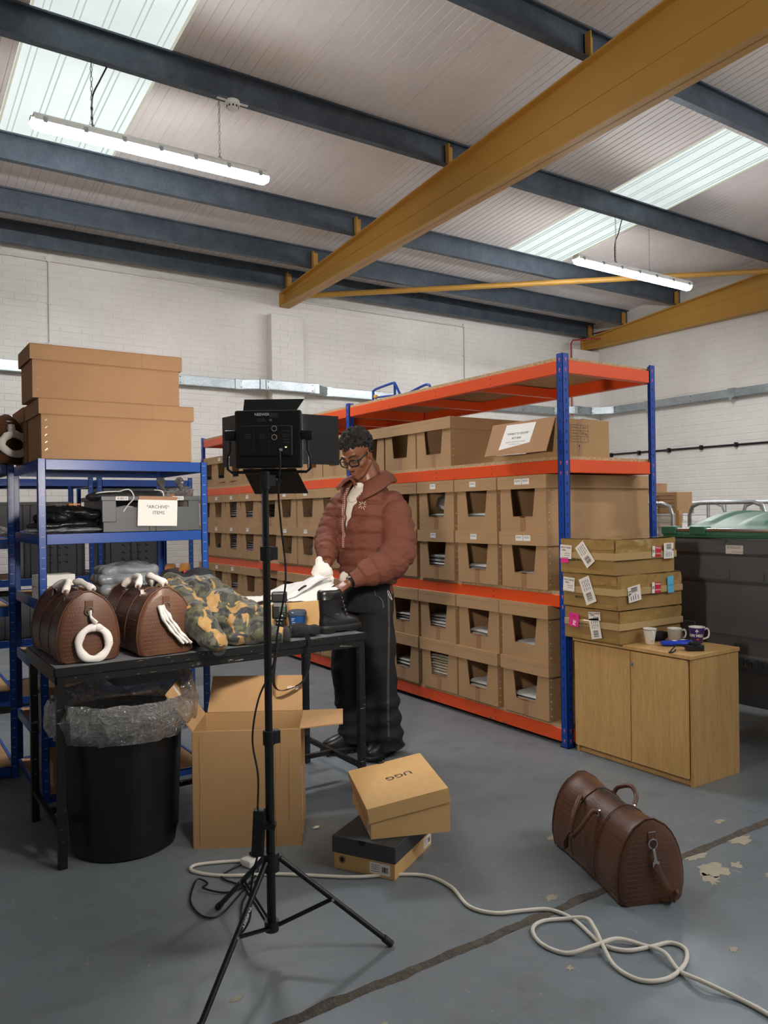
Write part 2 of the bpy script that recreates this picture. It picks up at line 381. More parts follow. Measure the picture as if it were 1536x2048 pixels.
def flake(cx, cy, r, seed, el=1.0, ang=0):
    mb = MB(); rr = random.Random(seed); n = 22; pts = []
    for k in range(n):
        a = 2 * pi * k / n; q = r * (.55 + .75 * rr.random()); x, y = q * cos(a) * el, q * sin(a)
        pts.append((cx + x * cos(ang) - y * sin(ang), cy + x * sin(ang) + y * cos(ang)))
    mb.prism(pts, .0002, .0011, 'z'); return mb
m_flake = plain('bare_screed_patch', '#a59c88', .8, 0, .1, 30)
for i, (x, y, r, el, a) in enumerate([(2.62, 1.75, .05, 1.3, .3), (2.55, 1.71, .03, 1.5, .9), (2.73, 1.72, .02, 1.4, .2), (2.68, 1.86, .03, 2, .1), (2.95, 1.84, .03, 2.4, .1), (2.75, 1.6, .016, 1.2, .5), (1.12, 1.72, .012, 1.6, .4), (1.98, 1.95, .018, 1.8, .2), (1.52, 1.42, .02, 2.5, -.6),
                                  (3.05, 2.0, .02, 1.6, .2), (2.2, 1.4, .012, 1.4, .1), (1.72, 1.62, .01, 1.4, .3), (2.35, 2.3, .016, 2, .4), (1.35, 1.35, .012, 1.6, .2), (2.5, 1.35, .012, 1.6, .2), (.85, 2.05, .01, 2, .3), (1.05, 1.35, .013, 2, .3)]):
    obj('bare_patch', flake(x, y, r, i, el, a), m_flake, fl)
# walls with painted brickwork
def brick_wall(name, o, ux, L, z0, z1fn, bh, bl, skip, count, near):
    """o: corner, ux: unit along the wall, normal = ux x -z ..."""
    ux = Vector(ux); nrm = Vector((ux.y, -ux.x, 0))
    w = MB(); pass
    w.prism([(0, -.05), (L, -.05), (L, z1fn(L)), (0, z1fn(0))], 0, -.2, 'y')
    Mw = Matrix(((ux.x, nrm.x, 0, o[0]), (ux.y, nrm.y, 0, o[1]), (0, 0, 1, 0), (0, 0, 0, 1)))
    w.xf(Mw); wall = struct(name, w, m_wall)
    items = []; rr = random.Random(len(name))
    g = .0032
    for r in range(int(5 / bh)):
        z = r * bh
        for c in range(-1, int(L / bl) + 1):
            a = c * bl + (bl / 2 if r % 2 else 0); b = a + bl
            a = max(a, 0); b = min(b, L)
            if b - a < .04 or z + bh > min(z1fn(a), z1fn(b)) - .02: continue
            if skip(a, z): continue
            items.append((near(a, z), a, b, z))
    items.sort()
    def shape(mb, a, b, z, O=(0, 0)):
        d = .0022 + rr.random() * .0025; e = .005
        P = [(a + g, 0, z + g), (b - g, 0, z + g), (b - g, 0, z + bh - g), (a + g, 0, z + bh - g)]
        Q = [(a + g + e, d, z + g + e), (b - g - e, d, z + g + e), (b - g - e, d, z + bh - g - e), (a + g + e, d, z + bh - g - e)]
        vs = [Mw @ Vector((p[0], p[1], p[2])) for p in P + Q]
        mb.addv(vs, [(7, 6, 5, 4), (4, 5, 1, 0), (5, 6, 2, 1), (6, 7, 3, 2), (7, 4, 0, 3)][0:5])
    for it in items[:count]:
        mb = MB(); shape(mb, *it[1:]); mb.v = [(x, y, z) for x, y, z in mb.v]; obj('brick', mb, m_wall, wall)
    mb = MB()
    for it in items[count:]: shape(mb, *it[1:])
    o2 = obj('brick_courses', mb, m_wall, wall); o2['kind'] = 'stuff'; return wall
pil = (4.452, 4.925, 9.25)
def near_back(a, z): return (a - 4.2 + XL * 0) ** 2 * .35 + (z - 3.6) ** 2 if a > 1.2 else 99
bw = brick_wall('wall_back', (0.0, YW, 0), (1, 0, 0), XW, 0, lambda a: 4.62, .075, .235, lambda a, z: 4.3 < a < 4.9 and z < 3.95, 300,
                lambda a, z: ((a - 3.6) ** 2 * .2 + (z - 3.7) ** 2 * 2) if a > 1.25 and not (z < 1.9 and a > 1.9) else 99)
rw = brick_wall('wall_right', (XW, YW, 0), (0, -1, 0), YW - 2.0, 0, lambda a: zr(YW - a), .1, .31, lambda a, z: False, 300,
                lambda a, z: ((a - 2.9) ** 2 * .5 + (z - 2.0) ** 2) if a > .0 and z > 1.0 else 99)
struct('wall_right_near', MB().box(XW, XW + .2, YB, 2.0, 0, 6), m_wall)
struct('wall_left', MB().box(XL - .2, XL, YB, YW, 0, 6), m_wall)
struct('wall_back_left', MB().box(XL, 0.0, YW, YW + .2, 0, 4.7), m_wall)
struct('wall_front', MB().box(XL, XW, YB - .2, YB, 0, 6), m_wall)
pl = obj('pilaster', MB().box(pil[0], pil[1], pil[2], YW + .01, 0, 3.965), m_wall, bw, bev=.008)
mb = MB(); rr = random.Random(4)
for r in range(52):
    z = r * .075
    for a, b in (((4.455, 4.68), (4.69, 4.922)) if r % 2 else ((4.455, 4.57), (4.58, 4.8), (4.81, 4.922))):
        d = .003 + rr.random() * .003; mb.box(a, b, pil[2] - d, pil[2], z + .004, z + .071)
pb = obj('pilaster_bricks', mb, m_wall, bw); pb['kind'] = 'stuff'
obj('corner_pier', MB().box(9.98, XW, 9.12, YW, 0, 4.05), m_wall, bw, bev=.008)

# ceiling: composite sheets with micro ribs, rooflights, purlins, rafters
ceil = struct('ceiling', MB().prism([(YB, zr(YB) + .05), (YW + .1, zr(YW + .1) + .05), (YW + .1, zr(YW + .1) + .12), (YB, zr(YB) + .12)], XL, XW, 'x'), m_roof)
def sheet(x0, x1, y0, y1, pitch=.083, gw=.012, d=.006, z=zr, th=.05):
    prof = [(x0 + .002, 0)]; n = int(round((x1 - x0) / pitch)); p = (x1 - x0) / n
    for k in range(n):
        c = x0 + (k + .5) * p; prof += [(c - gw / 2, 0), (c - gw / 4, d), (c + gw / 4, d), (c + gw / 2, 0)]
    prof += [(x1 - .002, 0), (x1 - .002, th), (x0 + .002, th)]
    mb = MB(); n = len(prof)
    vs = [(x, y0, z(y0) + h) for x, h in prof] + [(x, y1, z(y1) + h) for x, h in prof]
    mb.addv(vs, [tuple(range(n)), tuple(range(2 * n - 1, n - 1, -1))] + [(i, n + i, n + (i + 1) % n, (i + 1) % n) for i in range(n)]); return mb
sky = {(1, 0): (-1.0, 7.5), (7, 0): (4.42, 7.5)}
cols = [-4 + k for k in range(15)]
for c in cols:
    a, b = (c, c + 1) if c < 6 else (c - .03, c + .97); a = max(a, XL); b = min(b, XW)
    if c == 5: b = 5.97
    if c == 1:
        obj('roof_panel', sheet(a, b, YB, -1.0), m_roof, ceil); obj('roof_panel', sheet(a, b, 7.5, YW + .1), m_roof, ceil)
    elif c == 7:
        obj('roof_panel', sheet(a, b, YB, 4.42), m_roof, ceil); obj('roof_panel', sheet(a, b, 7.5, YW + .1), m_roof, ceil)
    else: obj('roof_panel', sheet(a, b, YB, YW + .1), m_roof, ceil)
m_skrib = emission('rooflight_rib_shade', (.52, .60, .59, 1), SKY_E)  # dimmer glow stands in for rib shading the emissive sheet lacks
m_skedge = emission('rooflight_edge', (.58, .57, .45, 1), SKY_E)
for i, (x0, x1, y0, y1) in enumerate(((1.0, 2.0, -1.0, 7.5), (6.97, 7.97, 4.42, 7.5))):
    w = struct('window_%d' % (i + 1), MB().prism([(y0, zr(y0)), (y1, zr(y1)), (y1, zr(y1) + .02), (y0, zr(y0) + .02)], x0, x1, 'x'), m_skylight)
    for k in range(5):
        c = x0 + .1 + .2 * k
        for e in (-.022, .022):
            obj('rib', MB().prism([(y0, zr(y0) - .008), (y1, zr(y1) - .008), (y1, zr(y1)), (y0, zr(y0))], c + e - .0035, c + e + .0035, 'x'), m_skrib, w)
    for e in (x0 + .003, x1 - .02): obj('edge_strip', MB().prism([(y0, zr(y0) - .006), (y1, zr(y1) - .006), (y1, zr(y1)), (y0, zr(y0))], e, e + .017, 'x'), m_skedge, w)
    obj('edge_strip', MB().prism([(y1 - .03, zr(y1 - .03) - .006), (y1, zr(y1) - .006), (y1, zr(y1)), (y1 - .03, zr(y1 - .03))], x0, x1, 'x'), m_skedge, w)
PUR = [9.23, 8.51, 7.5, 5.84, 4.11, 2.4, .7, -1.0, -2.7, -4.4]
for y in PUR:
    z = zp(y); t = .008
    P = [(y - .005, z + t), (y - .06, z + t), (y - .06, z), (y + .005, z), (y + .005, z + .242), (y + .06, z + .242), (y + .06, z + .25), (y - .045, z + .25), (y - .045, z + .235), (y - .038, z + .235), (y - .038, z + .242), (y - .005, z + .242)]
    obj('purlin', MB().prism(P[::-1], XL, XW - .02, 'x'), m_purlin, ceil)
def rafter(x0, x1, y0, y1, zb, side, name='rafter'):
    mb = MB(); xm = (x0 + x1) / 2; zt = lambda y: zp(y) - .004
    def fl(f0, f1, a, b): mb.prism([(y0, f0(y0)), (y1, f0(y1)), (y1, f1(y1)), (y0, f1(y0))], a, b, 'x')
    fl(zb, lambda y: zb(y) + .016, x0, x1); fl(lambda y: zt(y) - .016, zt, x0, x1); fl(zb, zt, xm - .006, xm + .006)
    fl(lambda y: 4.698 - .0487 * y - .006, lambda y: 4.698 - .0487 * y, xm - .012, xm - .004)
    mb.prism([(x0, zb(y1)), (x1, zb(y1)), (x1, zt(y1)), (x0, zt(y1))], y1 - .012, y1, 'y')
    r = obj(name, mb, m_yellow, ceil)
    for y in PUR:
        if not (y0 < y < y1): continue
        z = zp(y); a, b = (xm - .07, xm + .02) if side == 0 else (x0 - .01, x0 + .1)
        c = MB().box(a, b, y - .018, y - .006, z, z + .2).box(a, a + .012, y - .075, y - .006, z, z + .2); obj('purlin_cleat', c, m_yellow, r)
rafter(4.644, 4.794, -3, 9.39, lambda y: 4.091 + .0288 * (9.4 - y), 0)
rafter(10.45, 10.6, -3, 9.39, lambda y: 4.092, 1)
obj('wind_brace', MB().cyl((4.85, 9.25, 4.235), (10.45, 5.82, 4.565), .036, n=14), m_yellow, ceil, smooth=60)
# services: trunking, conduits, cables
t = thing('cable_trunking', 'galvanised cable trunking running along the brick walls around the piers', 'cable trunking', (0, 0, 0))
def trunk(a, b, zc=3.0):
    a = Vector((a[0], a[1], zc)); b = Vector((b[0], b[1], zc)); M = frame(a, b - a, (0, 0, 1)); L = (b - a).length
    obj('trunk_section', MB().box(0, L, -.06, .06, -.045, .045, M), m_galv, t, bev=.003)
    obj('lid_strip', MB().box(.01, L - .01, -.052, .052, .045, .05, M).box(.01, L - .01, -.052, .052, -.05, -.045, M), m_galv, t)
    mb = MB(); n = max(1, int(L / .7))
    for k in range(n + 1):
        for s_ in (-.035, .035): mb.cb((min(L - .04, .04 + k * (L - .08) / n), s_, .052), (.012, .012, .004), M)
    so = obj('fixing_screws', mb, m_black, t); so['kind'] = 'stuff'
def joint(p, zc=3.0, w=.07, d=.11): obj('trunk_coupler', MB().box(p[0] - w, p[0] + w, p[1] - d / 2, p[1] + d / 2, zc - .065, zc + .065), m_galv, t, bev=.003)
trunk((-.5, 9.33), (4.02, 9.33)); trunk((4.02, 9.33), (4.3, 9.17)); trunk((4.3, 9.17), (5.02, 9.17)); trunk((5.02, 9.17), (5.3, 9.33)); trunk((5.3, 9.33), (9.7, 9.33)); trunk((9.7, 9.33), (9.95, 9.05)); trunk((9.95, 9.05), (10.3, 9.05)); trunk((10.3, 9.05), (10.55, 8.75)); trunk((10.55, 8.75), (10.55, 2.2))
for p in ((4.02, 9.32), (4.3, 9.18), (5.02, 9.18), (5.3, 9.32), (9.97, 9.06), (10.3, 9.06)): joint(p)
for y in (8.05, 6.6, 5.2, 3.8): obj('trunk_coupler', MB().box(10.49, 10.6, y - .05, y + .05, 2.93, 3.07).box(10.485, 10.495, y - .02, y + .02, 2.9, 2.95), m_galv, t)
def conduit(label, x, z1=4.23):
    c = thing('conduit', label, 'conduit', (x, 9.385, 0))
    obj('pipe', MB().cyl((0, -.006, 3.06), (0, -.006, z1), .011, n=8), m_wall, c, smooth=60)
    obj('junction_box', MB().cyl((0, -.03, z1 + .02), (0, .01, z1 + .02), .036, n=16), m_wall, c, smooth=40)
    for z in (3.3, 3.75): obj('saddle_clip', MB().box(-.03, .03, -.02, .0, z - .008, z + .008), m_wall, c)
    return c
conduit('white painted conduit dropping down the back wall above the tall box stack', 1.771)
conduit('white painted conduit dropping down the back wall right of the pilaster', 7.821, 4.2)
tag(obj('conduit', MB().cyl((-.5, 9.375, 4.232), (4.44, 9.375, 4.232), .011, n=8), m_wall, smooth=60), 'white painted conduit run under the lowest purlin, left of the pilaster', 'conduit')
tag(obj('conduit', MB().cyl((4.95, 9.375, 4.21), (7.8, 9.375, 4.21), .011, n=8), m_wall, smooth=60), 'white painted conduit run under the lowest purlin, right of the pilaster', 'conduit')
ca = thing('wall_cable', 'thin black cable clipped along the right brick wall', 'cable')
obj('cable', MB().tube([(10.6, 8.9, 2.262), (10.6, 7, 2.252), (10.6, 4.5, 2.24), (10.6, 2.2, 2.23)], .016, 8), m_bcable, ca, smooth=60)
for k in range(12): obj('cable_clip', MB().box(10.56, 10.62, 8.85 - k * .57, 8.88 - k * .57, 2.215, 2.285), m_black, ca)
rc = tag(obj('alarm_cable', MB().tube(bez([(9.9, 9.1, 2.9), (9.9, 9.1, 3.9), (9.92, 9.1, 4.15), (10.1, 9.1, 4.2), (10.4, 8.9, 4.22)]), .012, 6), plain('red_cable_pvc', '#a02a34', .5), smooth=60), 'thin red cable rising in the far corner behind the tall rack', 'cable')
tag(obj('alarm_cable', MB().tube(bez([(10.56, 9.2, 4.38), (10.5, 8.6, 4.36), (10.56, 8.0, 4.45), (10.56, 7.2, 4.5), (10.56, 6.2, 4.62)]), .01, 6), D.materials['red_cable_pvc'], smooth=60), 'thin red cable looped above the corner rafter on the right wall', 'cable')
# hanging batten lights
m_diff = emission('batten_diffuser', (.97, .985, 1, 1), TUBE_E)
def chain(x, y, z0, z1, par):
    mb = MB(); n = int((z1 - z0) / .034); h = (z1 - z0) / n
    for k in range(n):
        z = z0 + (k + .5) * h; pts = []; q = k % 2
        for a in range(8):
            u = .008 * cos(2 * pi * a / 8); w = .6 * h * sin(2 * pi * a / 8); pts.append((x + (u if q else 0), y + (0 if q else u), z + w))
        mb.tube(pts + [pts[0]], .0026, 4, False)
    return obj('chain', mb, m_galv, par)
def batten(x0, x1, y, z, label, chains=((.23,), (.77,))):
    L = x1 - x0; t = thing('batten_light', label, 'ceiling light', (x0, y, z), 0, 'hanging batten lights')
    def stad(hw, hh, a, b, zc):
        prof = [(hw * cos(a_), hh * sin(a_)) for a_ in [pi * k / 10 for k in range(11)]]; return prof
    top = [(-.055, 0), (.055, 0), (.052, .035), (.035, .055), (-.035, .055), (-.052, .035)]
    bot = [(-.05, 0), (-.052, -.012), (-.04, -.038), (-.02, -.05), (.02, -.05), (.04, -.038), (.052, -.012), (.05, 0)]
    obj('housing', MB().prism(top, .02, L - .02, 'x').prism([(a * .6, b * .6) for a, b in top], 0, L, 'x'), m_white, t, smooth=30)
    obj('diffuser', MB().rings([[(xx, a * s_, b * s_) for a, b in bot] for xx, s_ in ((.0, .55), (.03, .95), (.06, 1), (L - .06, 1), (L - .03, .95), (L, .55))]), m_diff, t, smooth=60)
    for k in range(7):
        xx = .09 + k * (L - .18) / 6
        for s_ in (-1, 1): obj('latch', MB().cb((xx, s_ * .056, .008), (.03, .008, .04)), m_galv, t)
    for f in chains:
        cx = L * f[0]; chain(cx, 0, .075, zp(y) - z + .005, t); obj('hook', MB().tube([(cx, 0, .05), (cx + .014, 0, .06), (cx + .016, 0, .08), (cx, 0, .09), (cx - .012, 0, .08)], .004, 6), m_galv, t, smooth=60)
    cx = L * chains[0][0]
    obj('supply_cable', MB().tube(bez([(cx + .01, .01, .055), (cx + .005, .02, .15), (cx + .012, .02, .3), (cx + .06, .01, .42), (cx + .11, 0, zp(y) - z)]), .006, 6), m_bcable, t, smooth=60)
    return t
batten(.996, 2.80, 5.84, 4.10, 'white batten light hanging on two chains below the left rooflight, lit')
batten(6.43, 8.46, 5.84, 4.05, 'white batten light hanging on two chains below the right rooflight, lit', ((.33,), (.62,)))
for i, (x, y, l) in enumerate(((6.4, .7, 'white batten light above the cabinet end, out of the frame'), (3.2, -1.2, 'white batten light behind the camera, out of the frame'), (6.4, -3.0, 'white batten light over the rear wall, right'))):
    batten(x, x + 1.8, y, zp(y) - .55, l)
sd = thing('smoke_detector', 'round white smoke detector under the second purlin beside the lamp chain', 'smoke detector', (2.483, 5.80, 4.615))
obj('base', MB().lathe([(.055, .02), (.06, .0), (.055, -.015)], n=24), m_white, sd, smooth=40)
obj('sensor_head', MB().lathe([(.048, -.013), (.046, -.04), (.03, -.055), (.015, -.06)], n=24), m_white, sd, smooth=40)
mb = MB()
for k in range(10): mb.cb((.047, 0, -.03), (.004, .014, .014), Matrix.Rotation(2 * pi * k / 10, 4, 'Z'))
obj('vents', mb, m_black, sd)['kind'] = 'stuff'
obj('bracket', MB().box(-.13, .13, -.012, .012, .012, .03), m_white, sd)
# ------------------------------------------------------------------ long orange and blue racking
RX0, RX1 = 3.298, 4.10
POST = [3.09, 5.415, 7.06, 8.75]
rack = thing('longspan_rack', 'long rack with blue uprights, orange beams and chipboard shelves full of cardboard boxes', 'rack', (0, 0, 0))
LV = [(.027, .104), (.793, .866), (1.562, 1.638), (2.127, 2.202)]
def upright(x, y, sx, sy, h=2.238, par=rack, mat=None, w=.047, keyed=True):
    """L-section, corner at (x, y), legs towards sx, sy"""
    t = .0025; mat = mat or m_blue
    def r(a, b): return (min(a, b), max(a, b))
    mb = MB(); mb.box(*r(x, x + sx * w), *r(y, y + sy * t), 0, h).box(*r(x, x + sx * t), *r(y, y + sy * w), 0, h)
    mb.box(*r(x + sx * (w - t), x + sx * w), *r(y, y + sy * .01), 0, h).box(*r(x, x + sx * .01), *r(y + sy * (w - t), y + sy * w), 0, h)
    u = obj('upright', mb, mat, par)
    if keyed:
        sl = [MB(), MB()]
        n = int(h / .0585)
        for k in range(n):
            z = h - .035 - k * .0585; hot = any(z0 - .01 < z < z1 + .01 for z0, z1 in LV); s_ = sl[1 if hot else 0]; e = .0006
            a = x + sx * w * .52; s_.box(*r(a - .005, a + .005), *r(y - sy * e, y + sy * (t + e)), z - .002, z + .010).box(*r(a - .0025, a + .0025), *r(y - sy * e, y + sy * (t + e)), z - .012, z)
            b = y + sy * w * .52; s_.box(*r(x - sx * e, x + sx * (t + e)), *r(b - .005, b + .005), z - .002, z + .010).box(*r(x - sx * e, x + sx * (t + e)), *r(b - .0025, b + .0025), z - .012, z)
        o = obj('keyhole_slots', sl[0], m_slot, u); o['kind'] = 'stuff'
        if sl[1].v: o = obj('connector_lugs', sl[1], m_clip, u); o['kind'] = 'stuff'
    obj('foot_plate', MB().box(*r(x - sx * .004, x + sx * (w + .01)), *r(y - sy * .004, y + sy * (w + .01)), 0, .004), m_black, u)
    return u
for i, y in enumerate(POST):
    s_ = 1 if i < 3 else -1
    upright(RX0 - .008, y - (0 if i < 3 else -.0), 1, s_); upright(RX1 + .004, y, -1, s_)
def beam(mb, x0, x1, y0, y1, z0, z1): mb.box(x0, x1, y0, y1, z0, z1); return mb
for b in range(3):
    y0, y1 = POST[b] + (.045 if b < 3 else 0), POST[b + 1] - (.0 if b < 2 else .047); z_l = 0
    for z0, z1 in LV:
        o = obj('shelf_beam', beam(MB(), RX0, RX0 + .042, y0, y1, z0, z1), m_orange, rack, bev=.003)
        h = MB(); 
        for f in (.25, .5, .75):
            yy = y0 + (y1 - y0) * f
            for dz in (.018, .052): h.cyl((RX0 - .0006, yy, z0 + dz), (RX0 + .002, yy, z0 + dz), .004, n=8)
        hh = obj('screw_holes', h, m_black, o); hh['kind'] = 'stuff'
        obj('shelf_beam', beam(MB(), RX1 - .046, RX1 - .004, y0, y1, z0, z1), m_orange, rack, bev=.003)
        for f in (.333, .667): yy = y0 + (y1 - y0) * f; obj('cross_bar', MB().box(RX0 + .043, RX1 - .047, yy - .02, yy + .02, z0 + .006, z1 - .008), m_orange, rack)
        obj('chipboard_shelf', MB().box(RX0 + .004, RX1 - .008, y0 - .02, y1 + .02 if b < 2 else y1, z1 + .0005, z1 + .019), m_chip, rack)
for i in range(4):
    y = POST[i]
    for z0, z1 in LV:
        a, b = (y + .003, y + .04) if i < 3 else (y - .04, y - .003)
        obj('end_beam', MB().box(RX0 + .042, RX1 - .046, a, b, z0, z1), m_orange, rack, bev=.003)
chips = MB()
for y, z in ((4.85, .035), (4.4, .033), (3.62, .036), (3.75, .036)): chips.prism([(y + .012 * cos(a) * (1 + .4 * sin(3 * a)), z + .006 * sin(a)) for a in [k * .7 for k in range(9)]], RX0 - .0006, RX0 + .001, 'x')
obj('paint_chips', chips, plain('bare_steel_chip', '#5d5d60', .6), rack)['kind'] = 'stuff'

# ------------------------------------------------------------------ picking boxes
BW, BH, BD = .385, .335, .93
def box_body(front=True, cutz=.092):
    w, h, t = BW / 2, BH - .004, .005; mb = MB()
    mb.prism([(-w, 0), (w, 0), (w, h), (.115, h), (.083, cutz), (-.083, cutz), (-.115, h), (-w, h)], 0, t, 'x')
    mb.box(t, BD, -w, -w + t, 0, h).box(t, BD, w - t, w, 0, h).box(BD - t, BD, -w + t, w - t, 0, h).box(t, BD - t, -w + t, w - t, 0, t)
    mb.box(.001, .035, -w - .002, -w, 0, h - .01)      # stitched lap
    mb.box(t, .012, -.083, .083, cutz - .05, cutz)     # folded-in lip
    return mb.mesh('box_body')
def lid_mesh():
    w = BW / 2 + .012; t = .004; z0, z1 = BH - .078, BH + .002; x0, x1 = -.012, BD + .012; mb = MB()
    mb.box(x0, x1, -w, w, z1 - t, z1).box(x0, x0 + t, -w, w, z0, z1 - t).box(x1 - t, x1, -w, w, z0, z1 - t).box(x0 + t, x1 - t, -w, -w + t, z0, z1 - t).box(x0 + t, x1 - t, w - t, w, z0, z1 - t)
    return mb.mesh('box_lid')
me_body, me_lid = box_body(), lid_mesh()
me_body.materials.append(m_card); me_lid.materials.append(m_card2)
mbr = MB()
for k in range(6): mbr.ell((.02, -BW / 2 - .003, .03 + k * .042), (.006, .003, .005), None, 8, 5)
me_riv = mbr.mesh('box_rivets', 60); me_riv.materials.append(m_rivet)
me_tape = MB().box(-.0008, 0, -.022, .022, .004, .091).box(-.0008, .013, -.083, .083, .086, .0925).mesh('box_tape'); me_tape.materials.append(m_tape)
me_crease = MB().box(-.0125, -.0119, -BW / 2 + .01, BW / 2 - .01, BH - .022, BH - .0205).mesh('crease'); me_crease.materials.append(plain('card_crease', '#8d6d49', .8))
me_lab = MB().box(-.0135, -.012, -.03, .03, BH - .052, BH - .018).mesh('box_label'); me_lab.materials.append(m_paper)
Ml = frame((-.0137, 0, BH - .035), (0, -1, 0), (0, 0, 1))
me_print = lines(Ml, -.024, .024, (.008, .001), .003).mesh('label_print'); me_print.materials.append(m_greyink)
GB = 'cardboard picking boxes on the long rack'
def o_(name, me, par, loc=None): o = D.objects.new(name, me); COL.objects.link(o); o.parent = par; o.location = loc or (0, 0, 0); return o
def pick_box(x, y, z, label, tape=True, labs=(), rz=0, seed=0):
    t = thing('picking_box', label, 'cardboard box', (x, y, z), rz, GB)
    b = o_('body', me_body, t); o_('lid', me_lid, t); r = o_('rivets', me_riv, b); r['kind'] = 'stuff'; o_('crease_line', me_crease, t)
    if tape: o_('tape_strip', me_tape, b)
    for ly in labs:
        l = o_('paper_label', me_lab, t, (0, ly, 0)); o_('printed_lines', me_print, l)
    return t
YC = [3.42, 3.845, 4.265, 4.695, 5.125, 5.735, 6.14, 6.545, 6.985, 7.4, 7.82, 8.245, 8.6]
ORD = ['first', 'second', 'third', 'fourth', 'fifth', 'sixth', 'seventh', 'eighth', 'ninth', 'tenth', 'eleventh', 'twelfth', 'thirteenth']
ROWS = [('2a', .885 + .337, 'upper row on the shelf at waist height'), ('2b', .885, 'lower row on the shelf at waist height'),
        ('1a', .124 + .337, 'upper row on the bottom shelf'), ('1b', .124, 'lower row on the bottom shelf')]
rr = random.Random(11); labelled = {('2a', c) for c in (1, 2, 6, 7, 9, 10, 11)} | {('2b', c) for c in (1, 2, 6, 7, 9, 10, 11)} | {('1a', 10), ('1a', 11)}
for rn, z, rtxt in ROWS:
    for c, y in enumerate(YC):
        xx = RX0 - .013 + rr.uniform(-.006, .004) + (.045 if abs(y - 7.06) < .2 else 0)
        labs = (-.04, .025) if c == 0 and rn[0] == '2' else ((0.02,) if (rn, c) in labelled else ())
        pick_box(xx, y + rr.uniform(-.006, .006), z, 'cardboard picking box, %s, %s from the right-hand end' % (rtxt, ORD[c]), (rn, c) not in (('1a', 0), ('2a', 1)), labs, rr.uniform(-.008, .008))
for c, y in enumerate([4.325, 4.73, 5.135, 5.7, 6.1, 6.5, 6.97, 7.4, 7.8, 8.2, 8.58]):
    pick_box(RX0 + .012 + (.03 if abs(y - 7.06) < .2 else 0), y, 1.657, 'cardboard picking box on the top loaded shelf, %s left of the returns box' % ORD[c], c != 9, (0.02,) if c == 9 else (), rr.uniform(-.008, .008))

# garments inside the boxes ---------------------------------------------------
def folded(seed, w=.3, d=.3, h=.03):
    mb = MB()
    def P(u, v):
        th = 2 * pi * u; e = .35
        cx = abs(cos(th)) ** e * (1 if cos(th) > 0 else -1); cz = abs(sin(th)) ** .8 * (1 if sin(th) > 0 else -1)
        x = d * v; q = 1 - .9 * (abs(v - .5) * 2) ** 8
        n = noise.noise(Vector((cx * 2 + seed, v * 5, seed * 2.2)))
        return (x, cx * w / 2 * (q * .2 + .8) + .006 * n, h / 2 + (cz * h / 2) * q + .007 * noise.noise(Vector((x * 14, cx * 3, seed))))
    mb.grid(P, 18, 10, closeu=True); return mb.mesh('folded_garment', 180)
GM = {}
def garment(kind, seed):
    k = (kind.name, seed)
    if k not in GM: me = folded(seed); me.materials.append(kind); GM[k] = me
    return GM[k]
def bagged(seed, w=.26, d=.3, h=.09):
    mb = MB().ell((d / 2, 0, h / 2), (d / 2, w / 2, h / 2), None, 20, 12); mb.v = [tuple(Vector(v) + .022 * noise.noise_vector(Vector(v) * 17 + Vector((seed, 0, 0)))) for v in mb.v]; mb.v = [(x, y, max(z, 0)) for x, y, z in mb.v]; return mb.mesh('bagged', 180)
def pile(rn, c, n, kind, lab, hscale=1.0, w=1.0, seed=0, mark=None, dx=.013):
    z0 = dict((a, b) for a, b, _ in ROWS)[rn] if rn != 'T' else 1.657
    y = YC[c] if rn != 'T' else [4.325, 4.73, 5.135, 5.7, 6.1, 6.5, 6.97, 7.4, 7.8, 8.2, 8.58][c]
    x = RX0 + dx + (.05 if abs(y - 7.06) < .2 else 0); z = z0 + .006; h = .03 * hscale
    g = None if n == 1 else 'garments ' + lab.split(', ', 1)[1]; vis = n
    for k in range(n):
        me = garment(kind, (seed + k) % 4); o = D.objects.new('folded_garment', me); COL.objects.link(o)
        o.location = (x + rr.uniform(-.006, .006), y + .008 + rr.uniform(-.006, .006), z + k * h * .93); o.scale = (1, w, hscale); o.rotation_euler = (0, 0, rr.uniform(-.05, .05))
        tag(o, lab.replace(', ', ', %s down, ' % ('top' if k == n - 1 else ORD[n - 1 - k]) if k < n - 1 else ', topmost, ', 1), 'clothing', g)
    return x, y, z + n * h * .93
def filled(rn, c, bn, kind, lab, n_show, **k):
    """n base garments hidden below the cut-out + visible ones"""
    return pile(rn, c, bn + n_show, kind, lab, **k)
BX = '%s box from right, %s'
R2a, R2b, R1a, R1b = 'upper waist row', 'lower waist row', 'upper bottom row', 'lower bottom row'
pile('2a', 1, 4, m_garw, 'white folded garment, ' + BX % ('second', R2a), hscale=.95, seed=1)
pile('2a', 2, 5, m_garw, 'white folded garment, ' + BX % ('third', R2a), hscale=.75, w=.9, seed=2)
pile('2b', 0, 3, m_garw, 'white folded garment, ' + BX % ('first', R2b), w=.85)
pile('2b', 1, 4, m_garw, 'white folded garment, ' + BX % ('second', R2b), seed=3)
pile('2b', 2, 6, m_garw, 'white crumpled garment, ' + BX % ('third', R2b), hscale=.95, seed=1)
pile('2b', 3, 5, m_garw, 'white folded garment, ' + BX % ('fourth', R2b))
pile('1a', 0, 3, m_garw, 'white folded garment, ' + BX % ('first', R1a), seed=2)
a1 = pile('1a', 1, 4, m_garw, 'white folded T-shirt, ' + BX % ('second', R1a), seed=3)
pile('1a', 2, 8, m_garw, 'white folded T-shirt, ' + BX % ('third', R1a), hscale=.72)
pile('1a', 3, 7, m_garw, 'white folded T-shirt, ' + BX % ('fourth', R1a), hscale=.7, seed=1)
a2 = pile('1b', 0, 4, m_garw, 'white folded T-shirt, ' + BX % ('first', R1b), seed=2)
a3 = pile('1b', 1, 4, m_garw, 'white folded T-shirt, ' + BX % ('second', R1b), seed=3)
